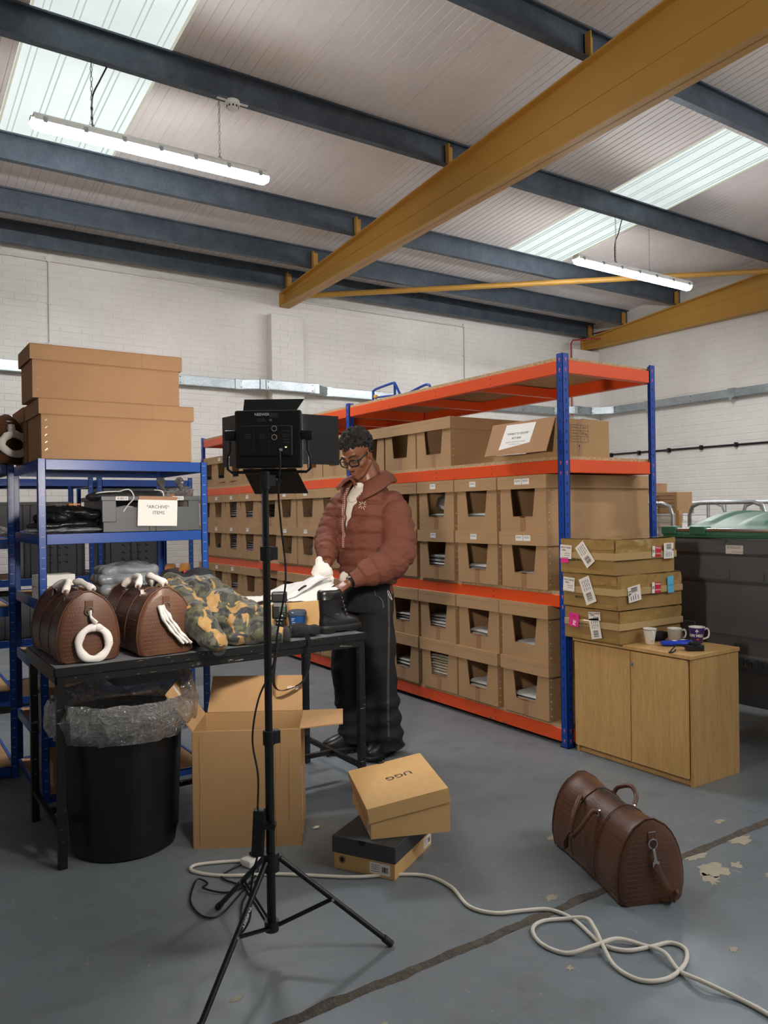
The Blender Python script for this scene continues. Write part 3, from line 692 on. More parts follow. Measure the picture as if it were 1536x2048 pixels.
pile('1b', 2, 12, m_garc, 'cream folded T-shirt, ' + BX % ('third', R1b), hscale=.66)
pile('1b', 3, 6, m_garw, 'white folded T-shirt, ' + BX % ('fourth', R1b), hscale=.8, seed=2)
pile('2a', 8, 9, m_gard, 'dark green folded garment, ' + BX % ('ninth', R2a), hscale=.85)
pile('2a', 9, 6, m_garg, 'lilac grey folded garment, ' + BX % ('tenth', R2a), hscale=.9)
pile('2a', 10, 10, m_garg, 'lilac grey garment, ' + BX % ('eleventh', R2a), hscale=.85, seed=1)
pile('2a', 11, 3, m_garw, 'white folded garment, ' + BX % ('twelfth', R2a), hscale=.9)
pile('2b', 9, 7, m_garg, 'lilac grey folded garment, ' + BX % ('tenth', R2b), hscale=.9, seed=3)
pile('2b', 10, 9, m_garg, 'lilac grey garment, ' + BX % ('eleventh', R2b), hscale=.9)
pile('2b', 11, 6, m_gard, 'grey green folded garment, ' + BX % ('twelfth', R2b), hscale=.75, seed=1)
pile('1a', 10, 6, m_garg, 'lilac grey folded garment, ' + BX % ('eleventh', R1a), hscale=.85)
pile('1a', 11, 6, m_garg, 'lilac grey folded garment, ' + BX % ('twelfth', R1a), hscale=.85, seed=2)
pile('T', 9, 5, m_garblk, 'dark folded garment, tenth box, top loaded shelf', hscale=.9)
pile('T', 8, 5, m_garblk, 'dark folded garment, ninth box, top loaded shelf', hscale=.9, seed=1)
pile('T', 10, 5, m_garblk, 'dark folded garment, eleventh box, top loaded shelf', hscale=.9, seed=2)
def bag_in(rn, c, kind, lab, z=.05, h=.09, filmy=True, seed=0, w=.26):
    z0 = dict((a, b) for a, b, _ in ROWS)[rn]; x = RX0 + .03 + (.05 if abs(YC[c] - 7.06) < .2 else 0)
    t = thing('bagged_garment', lab, 'clothing', (x, YC[c] + .005, z0 + z))
    me = bagged(seed, w * .95, .24, h * .9); me.materials.append(kind); o = D.objects.new('folded_cloth', me); link(o, t); o.location = (.004, 0, .002)
    if filmy: me2 = bagged(seed + .4, w * 1.06, .26, h * 1.15); me2.materials.append(m_film); o = D.objects.new('clear_bag', me2); link(o, t); o.location = (-.006, 0, 0)
for rn, c, n in (('2a', 6, 4), ('2a', 7, 4), ('2b', 6, 3), ('2b', 7, 4)): pile(rn, c, 3, m_garblk, 'dark folded garment, under the bag, %s box from right, %s' % (ORD[c], R2a if rn == '2a' else R2b), seed=1)
bag_in('2a', 6, m_garw, 'white garment in a clear bag, seventh box from the right, upper waist-height row', .092, .085)
bag_in('2a', 7, m_gard, 'dark green garment in a clear bag, eighth box from the right, upper waist-height row', .092, .085, seed=2)
bag_in('2b', 6, m_garw, 'white garment in a clear bag, seventh box from the right, lower waist-height row', .092, .085, seed=3)
bag_in('2b', 7, m_gard, 'dark green garment in a bag, eighth box from right, lower waist row', .092, .08, seed=4)
bag_in('2a', 2, m_garw, 'white garment in a clear bag, third box from the right, upper waist-height row', .112, .13, seed=5)
bag_in('2a', 1, m_garw, 'white bagged garment, second box from the right, upper waist-height row', .115, .035, seed=6) if 0 else None
# swoosh and print marks on the shirts
def curve_mark(p, s, par=None, name='mark', up=(0, 0, 1)):
    P = [(-.5, .02), (-.46, -.12), (-.3, -.2), (0, -.12), (.5, .14), (.05, -.02), (-.25, -.06), (-.38, -.0), (-.42, .08)]
    return P
def shirt_mark(pos, s, lab):
    M = frame((pos[0] + .012, pos[1] + .0, pos[2] + .0035), (0, -1, 0), (.93, 0, .12))
    P = curve_mark(0, 0); mb = MB(); mb.addv([M @ Vector((a * s, b * s, 0)) for a, b in P] + [M @ Vector((a * s, b * s, .001)) for a, b in P], [tuple(range(len(P))), tuple(range(2 * len(P) - 1, len(P) - 1, -1))]); return mb

for pos, s_ in ((a1, .1), (a3, .14)):
    m = shirt_mark(pos, s_, ''); obj('printed_mark', m, m_ink, [o for o in D.objects if o.name.startswith('folded_garment') and abs(o.location.y - pos[1]) < .03 and abs(o.location.z - pos[2]) < .04][-1])
# ------------------------------------------------------------------ blue garage shelving
def blue_rack(label, x0, x1, y0, y1, levels, h, tabs=True, bh=.05):
    t = thing('shelving_unit', label, 'shelving', (x0, y0, 0)); w, d = x1 - x0, y1 - y0
    for (x, y, sx, sy) in ((0, 0, 1, 1), (w, 0, -1, 1), (0, d, 1, -1), (w, d, -1, -1)):
        T = .002; pw = .034; r = lambda a, b: (min(a, b), max(a, b))
        mb = MB().box(*r(x, x + sx * pw), *r(y, y + sy * T), 0, h).box(*r(x, x + sx * T), *r(y, y + sy * pw), 0, h)
        mb.box(*r(x + sx * (pw - T), x + sx * pw), *r(y, y + sy * .008), 0, h)
        p = obj('post', mb, m_blue2, t)
        sl = MB()
        for k in range(int(h / .05)):
            z = h - .02 - k * .05; sl.box(*r(x + sx * .01, x + sx * .026), *r(y - sy * .0008, y + sy * .0005), z - .002, z + .002).box(*r(x - sx * .0008, x + sx * .0005), *r(y + sy * .01, y + sy * .026), z - .002, z + .002)
        o = obj('slots', sl, plain('slot_highlight', '#7f93b5', .4) if 'slot_highlight' not in D.materials else D.materials['slot_highlight'], p); o['kind'] = 'stuff'  # pale colour paints in the highlights along the slots
    for i, z in enumerate(levels):
        for yy in (.003, d - .018): obj('shelf_beam', MB().box(.036, w - .036, yy, yy + .015, z - bh, z).box(.036, w - .036, yy if yy < .1 else yy - .015, (yy if yy < .1 else yy - .015) + .03, z - .003, z), m_blue2, t, bev=.0015)
        for xx in (.003, w - .018): obj('side_beam', MB().box(xx, xx + .015, .036, d - .036, z - bh, z), m_blue2, t, bev=.0015)
        obj('shelf_board', MB().box(.02, w - .02, .02, d - .02, z - .014, z - .004), m_shelfb, t)
    return t
m_shelfb = plain('mdf_shelf', '#a88257', .75, 0, .08, 8)
rackA = blue_rack('blue shelving unit behind the work table carrying two big lidded cartons', .684, 1.516, 3.949, 4.70, [1.628, 1.272, .955, .643, .311, .03], 1.63)
rackC = blue_rack('blue shelving unit at the left edge holding grey crates and a wrapped bag', -.42, .655, 4.44, 5.15, [1.628, 1.24, .89, .45, .06], 1.63)
rackE = blue_rack('rear blue shelving unit against the back wall, right of the pair', 1.43, 2.15, 5.92, 6.6, [1.62, 1.255, .92, .5, .1], 1.64)
rackF = blue_rack('rear blue shelving unit against the back wall, left of the pair', .62, 1.40, 5.92, 6.6, [1.62, 1.255, .92, .5, .1], 1.64)
# big lidded cartons
def big_carton(label, x, y, z, w, d, h, lidh=.075, seam=.72, staples=True):
    t = thing('lidded_carton', label, 'cardboard box', (x, y, z)); m = .012
    obj('body', MB().box(0, w, 0, d, 0, h - .006), m_card3, t, bev=.002)
    l = obj('lid', MB().box(-m, w + m, -m, d + m, h - .004, h).box(-m, w + m, -m, -m + .004, h - lidh, h - .004).box(-m, w + m, d + m - .004, d + m, h - lidh, h - .004).box(-m, -m + .004, -m + .004, d + m - .004, h - lidh, h - .004).box(w + m - .004, w + m, -m + .004, d + m - .004, h - lidh, h - .004), m_card3, t, bev=.0015)
    obj('seam', MB().box(w * seam, w * seam + .0015, -m - .0006, -m, h - lidh, h), D.materials['card_crease'], l)
    if staples:
        s = MB()
        for k in range(5): M = Matrix.Translation((.022, -.001, h - lidh - .028 - k * (h - lidh - .03) / 5.2)) @ Matrix.Rotation(radians(-40), 4, 'Y'); s.box(-.007, .007, -.001, .0, -.0018, .0018, M)
        obj('staples', s, m_chrome, t)['kind'] = 'stuff'
    return t
big_carton('lower big lidded carton standing on top of the front blue shelving unit', .706, 3.975, 1.631, .735, .345, .288)
big_carton('upper big lidded carton, topmost of the stack on the blue shelving', .672, 3.985, 1.921, .712, .30, .256)
big_carton('big lidded carton pushed behind the stack on the blue shelving', .70, 4.36, 1.631, .73, .32, .288, staples=False)
# grey crates
def crate(label, x, y, z, w, d, h, opening=False, slots=False, mat=None, rz=0, lab=0, group=None):
    t = thing('plastic_crate', label, 'crate', (x, y, z), rz, group); mat = mat or m_crate; T = .004; i = .012
    mb = MB()
    if opening:
        P = [(i, 0), (w - i, 0), (w - i, h - .02), (i, h - .02)]
        a, b, c, e = .07, w - .07, h - .055, h - .022
        mb.box(i, w - i, 0, T, 0, c).box(i, a, 0, T, c, h - .02).box(b, w - i, 0, T, c, h - .02).box(a, b, 0, T, e, h - .02)
    else: mb.box(i, w - i, 0, T, 0, h - .02)
    mb.box(i, w - i, d - T, d, 0, h - .02).box(i, i + T, T, d - T, 0, h - .02).box(w - i - T, w - i, T, d - T, 0, h - .02).box(i + T, w - i - T, T, d - T, 0, T)
    obj('body', mb, mat, t, bev=.0015)
    r = MB().box(0, w, -.012, .004, h - .022, h).box(0, w, d - .004, d + .012, h - .022, h).box(0, .014, .004, d - .004, h - .022, h).box(w - .014, w, .004, d - .004, h - .022, h)
    obj('rim', r, mat, t, bev=.002)
    rb = MB()
    for xx in (.02, .06, w / 2 - .03, w / 2 + .02, w - .07, w - .03): rb.box(xx, xx + .006, -.009, .0, .0, h - .022)
    if opening: rb = MB().box(.004, .072, -.012, 0, h * .28, h - .022).box(w / 2 - .02, w / 2 - .012, -.01, 0, 0, h * .4).box(w / 2 + .012, w / 2 + .02, -.01, 0, 0, h * .4)
    obj('ribs', rb, mat, t, bev=.002)['kind'] = 'stuff'
    if slots:
        s = MB()
        for c_ in range(4):
            for r_ in range(3): M = Matrix.Translation((w * (.32 + .12 * c_), -.0015, h * (.35 + .18 * r_))) @ Matrix.Rotation(radians(25), 4, 'Y'); s.box(-.012, .012, -.001, .001, -.005, .005, M)
        obj('vent_slots', s, m_black, t)['kind'] = 'stuff'
    if lab:
        l = obj('paper_label', MB().box(w * .55, w * .55 + .035, -.0125, -.011, h * .3, h * .3 + .05), m_paper, t)
        obj('printed_lines', lines(frame((w * .55 + .0175, -.0128, h * .3 + .025), (1, 0, 0), (0, 0, 1)), -.012, .012, (.01, 0, -.01), .003), m_greyink, l)
    return t
ac = crate('grey open-fronted crate with paper sign on the middle blue shelf', .972, 3.965, 1.274, .515, .40, .178, opening=True)
for xx in (.10, .385):
    M = frame((xx, -.0128, .166), (1, 0, 0), (0, 0, 1)); l = obj('barcode_label', MB().box(xx - .03, xx + .03, -.0128, -.012, .157, .176), m_paper, ac)
    obj('barcode', barcode(.05, .012, frame((xx, -.0132, .1665), (1, 0, 0), (0, 0, 1)), 12, 3), m_greyink, l)
sg = thing('paper_sign', 'white paper sign reading ARCHIVE ITEMS hung on the grey crate', 'sign', (1.248, 3.945, 1.368), (radians(2), radians(1.5), 0))
obj('sheet', MB().box(-.101, .101, -.002, 0, -.068, .064), m_paper, sg); obj('cardboard_strip', MB().box(-.097, .097, -.001, .004, .062, .082), m_tape, sg)
text('*ARCHIVE*', .024, frame((0, -.0025, .028), (1, 0, 0), (0, 0, 1)), m_ink, sg); text('ITEMS', .024, frame((.004, -.0025, -.002), (1, 0, 0), (0, 0, 1)), m_ink, sg)
G1 = 'grey crates on the rear blue shelving'
crate('tall grey crate on the second rear shelf, right unit, above the slotted crate', 1.48, 5.97, 1.258, .50, .45, .30, group=None)
crate('grey crate with slanted vent slots on the lower rear shelf, right unit', 1.47, 5.97, .922, .48, .45, .29, slots=True)
crate('grey crate with slanted vent slots on the lower rear shelf, left unit', .92, 5.97, .922, .44, .45, .29, slots=True)
crate('dark grey crate standing in the middle of the left rear shelving unit', .66, 5.97, 1.258, .6, .45, .2, mat=m_crated)
crate('grey crate on the fourth rear shelf partly behind the white paper packs', .75, 5.97, .502, .5, .45, .3)
for i, (x, z, l) in enumerate(((.13, .892, 'lower grey labelled crate, rightmost column at the left picture edge'), (.13, 1.062, 'upper grey labelled crate, rightmost column at the left picture edge'), (-.23, .892, 'lower grey labelled crate, outer column at the left picture edge'), (-.23, 1.062, 'upper grey labelled crate, outer column at the left picture edge'))):
    c = crate(l, x, 4.46, z, .34, .5, .165, lab=1, mat=m_crated)
    obj('latch', MB().box(.1, .16, -.022, -.01, .08, .15).box(.115, .145, -.026, -.022, .09, .12), m_black, c, bev=.002)
# cartons deeper on the left unit
for i, (x, y, z, w, d, h, l) in enumerate(((.05, 4.85, 1.631, .55, .28, .22, 'plain closed carton behind the wrapped bag on the left shelving'), (-.38, 4.6, 1.244, .48, .5, .26, 'plain closed carton at the back left of the left shelving'), (.12, 4.8, 1.244, .5, .3, .3, 'plain closed carton behind the clear polybags on the left shelving'))):
    t = thing('carton', l, 'cardboard box', (x, y, z)); obj('body', MB().box(0, w, 0, d, 0, h), m_card, t, bev=.002); obj('tape_strip', MB().box(w / 2 - .02, w / 2 + .02, -.0007, d, h - .05, h + .0007), m_tape, t)
# soft goods
def soft(name, label, cat, prims, mat, vox=.008, amp=.008, sc=18, seed=0, group=None, sm=4, floor=None, part='fabric', loc=None):
    """prims in world coordinates"""
    o0 = Vector(loc or (prims[0][1] if prims[0][0] == 'e' else prims[0][1])); 
    if floor is not None: o0.z = floor
    mb = MB()
    for p in prims:
        if p[0] == 'e': mb.ell(Vector(p[1]) - o0, p[2], Euler(p[3]).to_matrix().to_4x4() if len(p) > 3 else None, 20, 14)
        else: mb.cap(Vector(p[1]) - o0, Vector(p[2]) - o0, p[3], p[4], 16)
    me = remesh(mb, vox, sm, crumple(None, amp, sc, seed))
    if floor is not None:
        for v in me.vertices: v.co.z = max(v.co.z, .001)
    t = thing(name, label, cat, o0, 0, group); me.materials.append(mat); o = D.objects.new(part, me); link(o, t); return t
soft('garment', 'black hooded garment with white cord drooping over the grey crate', 'clothing', [('e', (1.08, 4.08, 1.455), (.13, .1, .028)), ('e', (1.25, 4.1, 1.45), (.12, .09, .03)), ('e', (.97, 4.05, 1.452), (.05, .07, .02))], m_garblk, .008, .008, 22, 1)
cd = [o for o in D.objects if o.get('label', '').startswith('black hooded')][0]
for pts in ([(-.02, -.1, .02), (.03, -.12, .03), (.05, -.13, -.01), (.02, -.125, -.05), (.0, -.12, -.08)], [(.17, -.08, .03), (.2, -.115, .02), (.205, -.125, -.02)], [(-.12, -.06, .01), (-.11, -.085, .015), (-.06, -.09, .02), (.0, -.09, .022)]):
    obj('cord', MB().tube(bez(pts), .0032, 6), m_garw, cd, smooth=60)
m_copper = plain('bronze_satin', '#9a5b33', .3, 0, .2, 15, .4, .004, 40)
for i, (x, s_, l) in enumerate(((1.33, 1.15, 'bronze bag in clear film in the grey crate beside the sign'), (1.43, .8, 'bronze bag in clear film at the right end of the grey crate'))):
    t = soft('bagged_handbag', l, 'bag', [('e', (x, 4.06, 1.405), (.045 * s_, .06, .06)), ('e', (x + .01, 4.05, 1.45), (.03 * s_, .05, .03))], m_copper, .007, .006, 25, i)
    f = shake(MB().ell((0, 0, .02), (.06 * s_, .07, .085), None, 20, 14), .03, 22, i); f.cap((-.02, 0, .09), (-.03, -.01, .125), .012, .025, 8); obj('clear_film', f, m_film, t, smooth=180)
soft('garment', 'white folded garment seen through the handle slot of the grey crate', 'clothing', [('e', (1.11, 4.05, 1.35), (.1, .07, .055)), ('e', (1.25, 4.1, 1.34), (.07, .07, .04))], m_garw, .008, .006, 20, 2)
# black bagged garments on the middle shelf
m_bfilm = plain('black_polythene', '#17191b', .16, 0, .2, 12, .9, .01, 22)
soft('bagged_garment', 'black polythene wrapped garment on the middle blue shelf with orange tag', 'clothing', [('e', (.86, 4.08, 1.375), (.15, .11, .035), (0, .12, 0)), ('e', (.78, 4.07, 1.35), (.1, .1, .04)), ('e', (.93, 4.06, 1.36), (.08, .08, .03))], m_bfilm, .006, .008, 18, 3)
obj('orange_tag', MB().box(-.03, .03, -.03, .0, .037, .042, Matrix.Rotation(.3, 4, 'Z')), plain('orange_tag', '#d98a3a', .5), [o for o in D.objects if o.get('label', '').startswith('black polythene')][0])
soft('bagged_garment', 'lower black polythene wrapped garment, second in the pile on the middle shelf', 'clothing', [('e', (.85, 4.09, 1.318), (.15, .12, .028)), ('e', (.75, 4.06, 1.31), (.1, .09, .025))], m_bfilm, .006, .006, 20, 5)
soft('polybag', 'flat clear grey polybag lying under the black bagged garments', 'bag', [('e', (.84, 4.05, 1.288), (.17, .12, .014)), ('e', (.73, 4.04, 1.288), (.1, .09, .014))], m_film2, .005, .004, 22, 6)
soft('polybag', 'crinkled clear polybag hanging over the left shelving edge', 'bag', [('e', (.4, 4.6, 1.285), (.26, .16, .03)), ('e', (.56, 4.52, 1.275), (.1, .1, .025))], m_film2, .007, .008, 22, 7)
# lower shelf (0.955)
for z, w, l in ((.957, .155, 'lower white paper pack beside the front blue post'), (1.016, .175, 'upper white paper pack beside the front blue post')):
    t = thing('paper_pack', l, 'paper', (.672 + .02, 4.04, z), .05); obj('sheets', shake(MB().box(0, w, 0, .12, 0, .056), .003, 9, int(z * 100)), m_paper, t, bev=.003)
    for k in range(3): obj('sheet_edge', MB().box(.002, w - .003, -.0008, 0, .012 + .014 * k, .0132 + .014 * k), m_greyink, t) if 0 else None
yt = thing('tape_dispenser', 'yellow tape dispenser with dark reel beside the white paper packs', 'tape dispenser', (.62, 4.12, .957))
m_yel = plain('yellow_plastic', '#d8a52c', .4, 0, .05)
obj('body', MB().prism([(0, 0), (.09, 0), (.09, .035), (.07, .045), (.045, .03), (.02, .05), (.02, .085), (0, .085)], 0, .06, 'y'), m_yel, yt, bev=.003); obj('reel', MB().cyl((.055, .01, .055), (.055, .05, .055), .028, n=20), m_blackp, yt, smooth=40)
# support so it does not float: it stands on a small ledge box at the rack side
yt.location = (.70, 4.19, .957)
G2 = 'grey polybags of folded garments'
for k, (x, y, z, r, l) in enumerate(((1.14, 4.12, .985, (.2, .14, .045), 'bottom grey polybag of the pile on the lower blue shelf'), (1.13, 4.12, 1.035, (.18, .14, .045), 'middle grey polybag of the pile on the lower blue shelf'), (1.15, 4.13, 1.075, (.18, .13, .042), 'topmost grey polybag of the pile on the lower blue shelf'))):
    soft('polybag', l, 'bag', [('c', (x - .13, y - .07 + .05 * q, z - .004), (x + .14 - .02 * k, y - .08 + .05 * q, z - .006), .03, .034) for q in range(4)] + [('e', (x, y, z), (r[0] * .8, r[1], r[2]))], plain('grey_polythene', '#8b9398', .22, 0, .12, 8, .8, .008, 14) if 'grey_polythene' not in D.materials else D.materials['grey_polythene'], .006, .008, 14, 10 + k)
m_brown = plain('brown_tape_roll', '#b07a45', .3, 0, .06)
for x, l in ((1.395, 'brown parcel tape roll on the lower blue shelf, left of the pair'), (1.475, 'brown parcel tape roll on the lower blue shelf, right of the pair')):
    t = thing('tape_roll', l, 'tape', (x, 4.2, .957)); prof = []
    M = Matrix.Translation((0, 0, .078)) @ Matrix.Rotation(radians(62), 4, 'Z') @ Matrix.Rotation(pi / 2, 4, 'X')
    def ring(r0, r1, h): return [(r0, -h), (r1, -h), (r1, h), (r0, h), (r0, -h)]
    obj('tape_coil', MB().rings([[(r * cos(a), r * sin(a), z) for a in [2 * pi * k / 28 for k in range(28)]] for r, z in ring(.048, .066, .022)], cap=False).xf(M), m_brown, t, smooth=40)
    obj('card_core', MB().rings([[(r * cos(a), r * sin(a), z) for a in [2 * pi * k / 28 for k in range(28)]] for r, z in ring(.044, .048, .023)], cap=False).xf(M), m_card4, t, smooth=40)
    t.location.z = .955 - .012
soft('garment', 'black puffy garment heaped on the lower blue shelf under the tape rolls', 'clothing', [('e', (1.37, 4.1, .99), (.09, .09, .04)), ('e', (1.45, 4.12, 1.0), (.06, .08, .045))], m_garblk, .007, .006, 20, 21)
t = thing('tool_handle', 'red plastic tool handle at the right end of the lower blue shelf', 'tool', (1.44, 4.03, 1.06)); obj('handle', MB().tube([(-.03, 0, 0), (.05, .0, .004)], [.009, .008], 8), m_red, t, smooth=60); t.location = (1.44, 4.04, 1.049)
# cartons on the lower shelves
for i, (x, z, w, h, l) in enumerate(((.74, .34 - .027, .3, .13, 'flat carton on the second lowest shelf of the front shelving'), (.75, .034, .5, .12, 'flat carton on the lowest shelf of the front shelving'))):
    t = thing('carton', l, 'cardboard box', (x, 4.05, z)); obj('body', MB().box(0, w, 0, .4, 0, h), m_card4, t, bev=.002); obj('tape_strip', MB().box(w / 2 - .02, w / 2 + .02, -.0007, .4, h - .04, h + .0007), m_tape, t)

# ------------------------------------------------------------------ duffel bags
def duffel(label, x, y, z, rz, L=.5, W=.245, H=.275, handles='up', lean=0):
    t = thing('duffel_bag', label, 'bag', (x, y, z), (0, lean, rz))
    def prof(s):
        out = []; w2 = W / 2 * (1 - .06 * (1 - s)); h = H * (.93 + .07 * s)
        for k in range(4): out.append((w2 * (-.78 + .52 * k), 0.0))
        n = 9; side = []
        for k in range(n + 1):
            zz = (k / n) ** .9; q = (1 - zz ** 2.7) ** .55; q *= (.93 + .07 * min(1, zz * 6)); side.append((w2 * q, .02 + zz * (h - .02)))
        out = [(-.8 * w2, 0), (-.3 * w2, 0), (.3 * w2, 0), (.8 * w2, 0), (.92 * w2, .008)] + side[:-1] + [(w2 * .12, h - .0005), (0, h)] + [(-w2 * .12, h - .0005)] + [(-a, b) for a, b in side[:-1][::-1]] + [(-.92 * w2, .008)]
        return out
    ys = [(-.5, .9), (-.485, .985), (-.46, 1)] + [(-.46 + .92 * k / 14, 1 - .05 * sin(pi * k / 14)) for k in range(1, 14)] + [(.46, 1), (.485, .985), (.5, .9)]
    mb = MB(); rg = []
    for yy, s_ in ys:
        p = prof(1); rg.append([(a * s_ + .004 * noise.noise(Vector((a * 11, yy * 8, x * 3))), yy * L, max(0, b * s_ + (0 if b < .01 else .006 * noise.noise(Vector((a * 7 + 9, yy * 7, x)))))) for a, b in p])
    mb.rings(rg); obj('leather_body', mb, m_leather, t, smooth=50)
    for e in (-1, 1):
        P = [(a * 1.005, e * L * .475, b * 1.005 + .001) for a, b in prof(1)]; obj('edge_piping', MB().tube(P + [P[0]], .0035, 6, False), m_leather, t, smooth=80)
    for e in (-.17, .17):
        P = [(a * 1.0, e * L, b * (1.0 - .045) + .004) for a, b in prof(1)][4:-1]; obj('centre_seam', MB().tube(P, .0022, 6), m_leather, t, smooth=80)
    obj('top_zip', MB().box(-.006, .006, -L * .46, L * .46, H * .958, H * .962).tube([(-.012, -L * .47, H * .955), (-.012, L * .47, H * .955)], .003, 6).tube([(.012, -L * .47, H * .955), (.012, L * .47, H * .955)], .003, 6), plain('zip_tape', '#3a2a20', .6) if 'zip_tape' not in D.materials else D.materials['zip_tape'], t)
    st_ = MB(); hw = lambda z: W / 2 * (1 - (z / H) ** 2.7) ** .55 * (.93 + .07 * min(1, z / H * 6))
    for e in (-1, 1):
        for q in range(14):
            z = .02 + q * .0165; xm_ = hw(z) * .84; x_ = -xm_
            while x_ < xm_ - .006: st_.cb((x_ + .003, e * (L * .5 + .0012), z + .002), (.0055, .0006, .0011)); x_ += .0105
    for e in (-1, 1):
        for q in range(11):
            z = .03 + q * .019; y_ = -.455 * L
            while y_ < .455 * L: s__ = 1 - .05 * sin(pi * min(1, max(0, (y_ / L + .46) / .92))); st_.cb((e * (hw(z / s__) * s__ + .0035), y_, z), (.0008, .006, .0012)); y_ += .0125
    obj('stitched_pattern', st_, m_stitch, t)['kind'] = 'stuff'
    for e in (-1, 1):
        obj('ring_tab', MB().box(-.016, .016, -.003, .003, -.02, .02, Matrix.Translation((0, e * (L * .502), H * .80))), m_leather, t, bev=.002)
        r = obj('d_ring', MB().tube([(.016 * cos(a), e * (L * .502 + .006), H * .80 - .02 + .016 * sin(a)) for a in [pi * k / 8 for k in range(17)]], .0028, 6), m_chrome, t, smooth=60)
    return t
def handle(t, pts, r, mat, name='handle', fl=None): return obj(name, MB().tube(bez(pts, 8), r, 10, flat=fl), mat, t, smooth=60)
# bag 1 and 2 on the table
b1 = duffel('brown leather duffel bag with white wrapped ring hanging, leftmost on the table', .738, 3.49, .778, .02)
b2 = duffel('brown leather duffel bag with white wrapped flat strap, second on the table', 1.03, 3.45, .778, .05)
H_ = .275
for b, sd in ((b1, 0), (b2, 1)):
    for s_ in (-1, 1):
        bs = [(.05 * s_, -.1, H_ * .86), (.06 * s_, -.085, H_ * 1.0), (.03 * s_, -.02, H_ * 1.11), (.035 * s_, .06, H_ * 1.09), (.06 * s_, .1, H_ * .97), (.05 * s_, .115, H_ * .86)]
        if sd == 0: bs = [(.05 * s_, -.1, H_ * .86), (.055 * s_, -.1, H_ * .98), (.03 * s_, -.04, H_ * 1.07), (.02 * s_, .04, H_ * 1.08), (.05 * s_, .1, H_ * 1.0), (.05 * s_, .115, H_ * .86)]
        handle(b, bs, .006, m_leather, 'handle')
        w = bez(bs, 8)[8:33]; wr = obj('tissue_wrap', shake(MB().tube(w, [.0145 + .002 * sin(i * .7) for i in range(len(w))], 10), .003, 30, sd), m_tissue, b, smooth=60)
        for q in (bs[0], bs[-1]): obj('buckle', MB().cb((q[0], q[1], q[2] + .015), (.018, .012, .022)).cb((q[0], q[1], q[2] - .01), (.022, .006, .035)), m_chrome, b, bev=.002)
# hanging ring of bag 1 (in front of the end face)
yf = -.258
strip = [(.0, yf, .20), (.004, yf - .006, .175), (.02, yf - .01, .15)]
obj('wrapped_strap', shake(MB().tube(bez(strip, 8), [.008 + .012 * abs(i / 16 - .35) * 2 for i in range(17)], 10, flat=(1, .5), up=(0, 1, 0)), .002, 50, 3), m_tissue, b1, smooth=60)
c = Vector((.012, yf - .012, .072)); ringp = [(c.x + .058 * cos(a), c.y, c.z + .062 * sin(a)) for a in [2 * pi * k / 36 for k in range(37)]]
obj('wrapped_strap_ring', shake(MB().tube(ringp, [.0155 + .002 * sin(k * .9) for k in range(37)], 12, False, flat=(1, .75)), .0022, 32, 5), m_tissue, b1, smooth=75)
obj('strap_knot', shake(MB().ell((.03, yf - .016, .134), (.016, .012, .014)), .004, 50), m_tissue, b1, smooth=75)
# folded wrapped strap of bag 2
mb = MB()
for k in range(3):
    o = -.012 + .016 * k; mb.tube(bez([(-.03 + o * .4, yf - .004, .205), (-.01 + o, yf - .014, .15), (.03 + o, yf - .016, .09), (.075 + o, yf - .014, .04)], 8), [.011 + .002 * sin(i + k) for i in range(25)], 8, flat=(1, .6), up=(0, -1, 0))
obj('wrapped_strap', shake(mb, .003, 40, 2), m_tissue, b2, smooth=70)
obj('leather_flap', MB().tube(bez([(-.05, -.06, .262), (-.09, -.03, .235), (-.115, .0, .19)], 8), .012, 8, flat=(.35, 1)), m_leather, b1, smooth=60)
# bag 3 on the floor
b3 = duffel('brown leather duffel bag standing on the painted floor by the joint', 2.325, 1.965, .001, radians(-21), L=.53, W=.255, H=.285)
for s_, pts in ((-1, [(-.075, .1, .235), (-.09, .085, .25), (-.135, .05, .2), (-.16, .02, .135), (-.15, -.02, .17), (-.1, -.03, .235), (-.078, -.04, .235)]), (1, [(.06, .1, .24), (.075, .09, .27), (.1, .04, .29), (.1, 0, .27), (.075, -.03, .25), (.065, -.04, .24)])):
    handle(b3, pts, .0085, m_leather)
    for q in (pts[0], pts[-1]): obj('buckle', MB().cb(q, (.012, .02, .028), None), m_chrome, b3, bev=.003)
obj('luggage_tag', MB().tube([(-.158, .025, .15), (-.168, .045, .11), (-.163, .055, .075)], [.011, .014, .012], 8, flat=(.3, 1)), m_leather, b3, smooth=60)
obj('snap_hook', MB().tube([(0, -.275, .195), (.002, -.282, .165), (.004, -.28, .15)], [.006, .005, .009], 8).cb((.005, -.28, .142), (.024, .006, .018)), m_chrome, b3, smooth=60)
obj('shoulder_strap', MB().tube(bez([(.005, -.28, .145), (.02, -.286, .1), (.05, -.29, .045), (.065, -.285, .012), (.05, -.27, .006), (.03, -.262, .01)], 8), .014, 8, flat=(1, .22), up=(1, 0, 0)), m_leather, b3, smooth=60)
obj('strap_loop', MB().tube([(.055, -.305, .02), (.065, -.31, .05), (.075, -.295, .05), (.07, -.28, .02)], .007, 8), m_leather, b3, smooth=60)
b4 = duffel('brown leather duffel bag with tissue-wrapped strap on top of the left shelving', .50, 4.6, 1.631, .6, L=.45, W=.25, H=.25)
c = Vector((.02, -.25, .10)); obj('wrapped_strap_ring', shake(MB().tube([(c.x + .085 * cos(a), c.y, c.z + .05 * sin(a)) for a in [2 * pi * k / 30 for k in range(31)]], .019, 12, False), .006, 45, 6), m_tissue, b4, smooth=75)
obj('wrapped_strap', MB().tube([(.0, -.245, .2), (.0, -.25, .15)], [.016, .02], 10), m_tissue, b4, smooth=60)
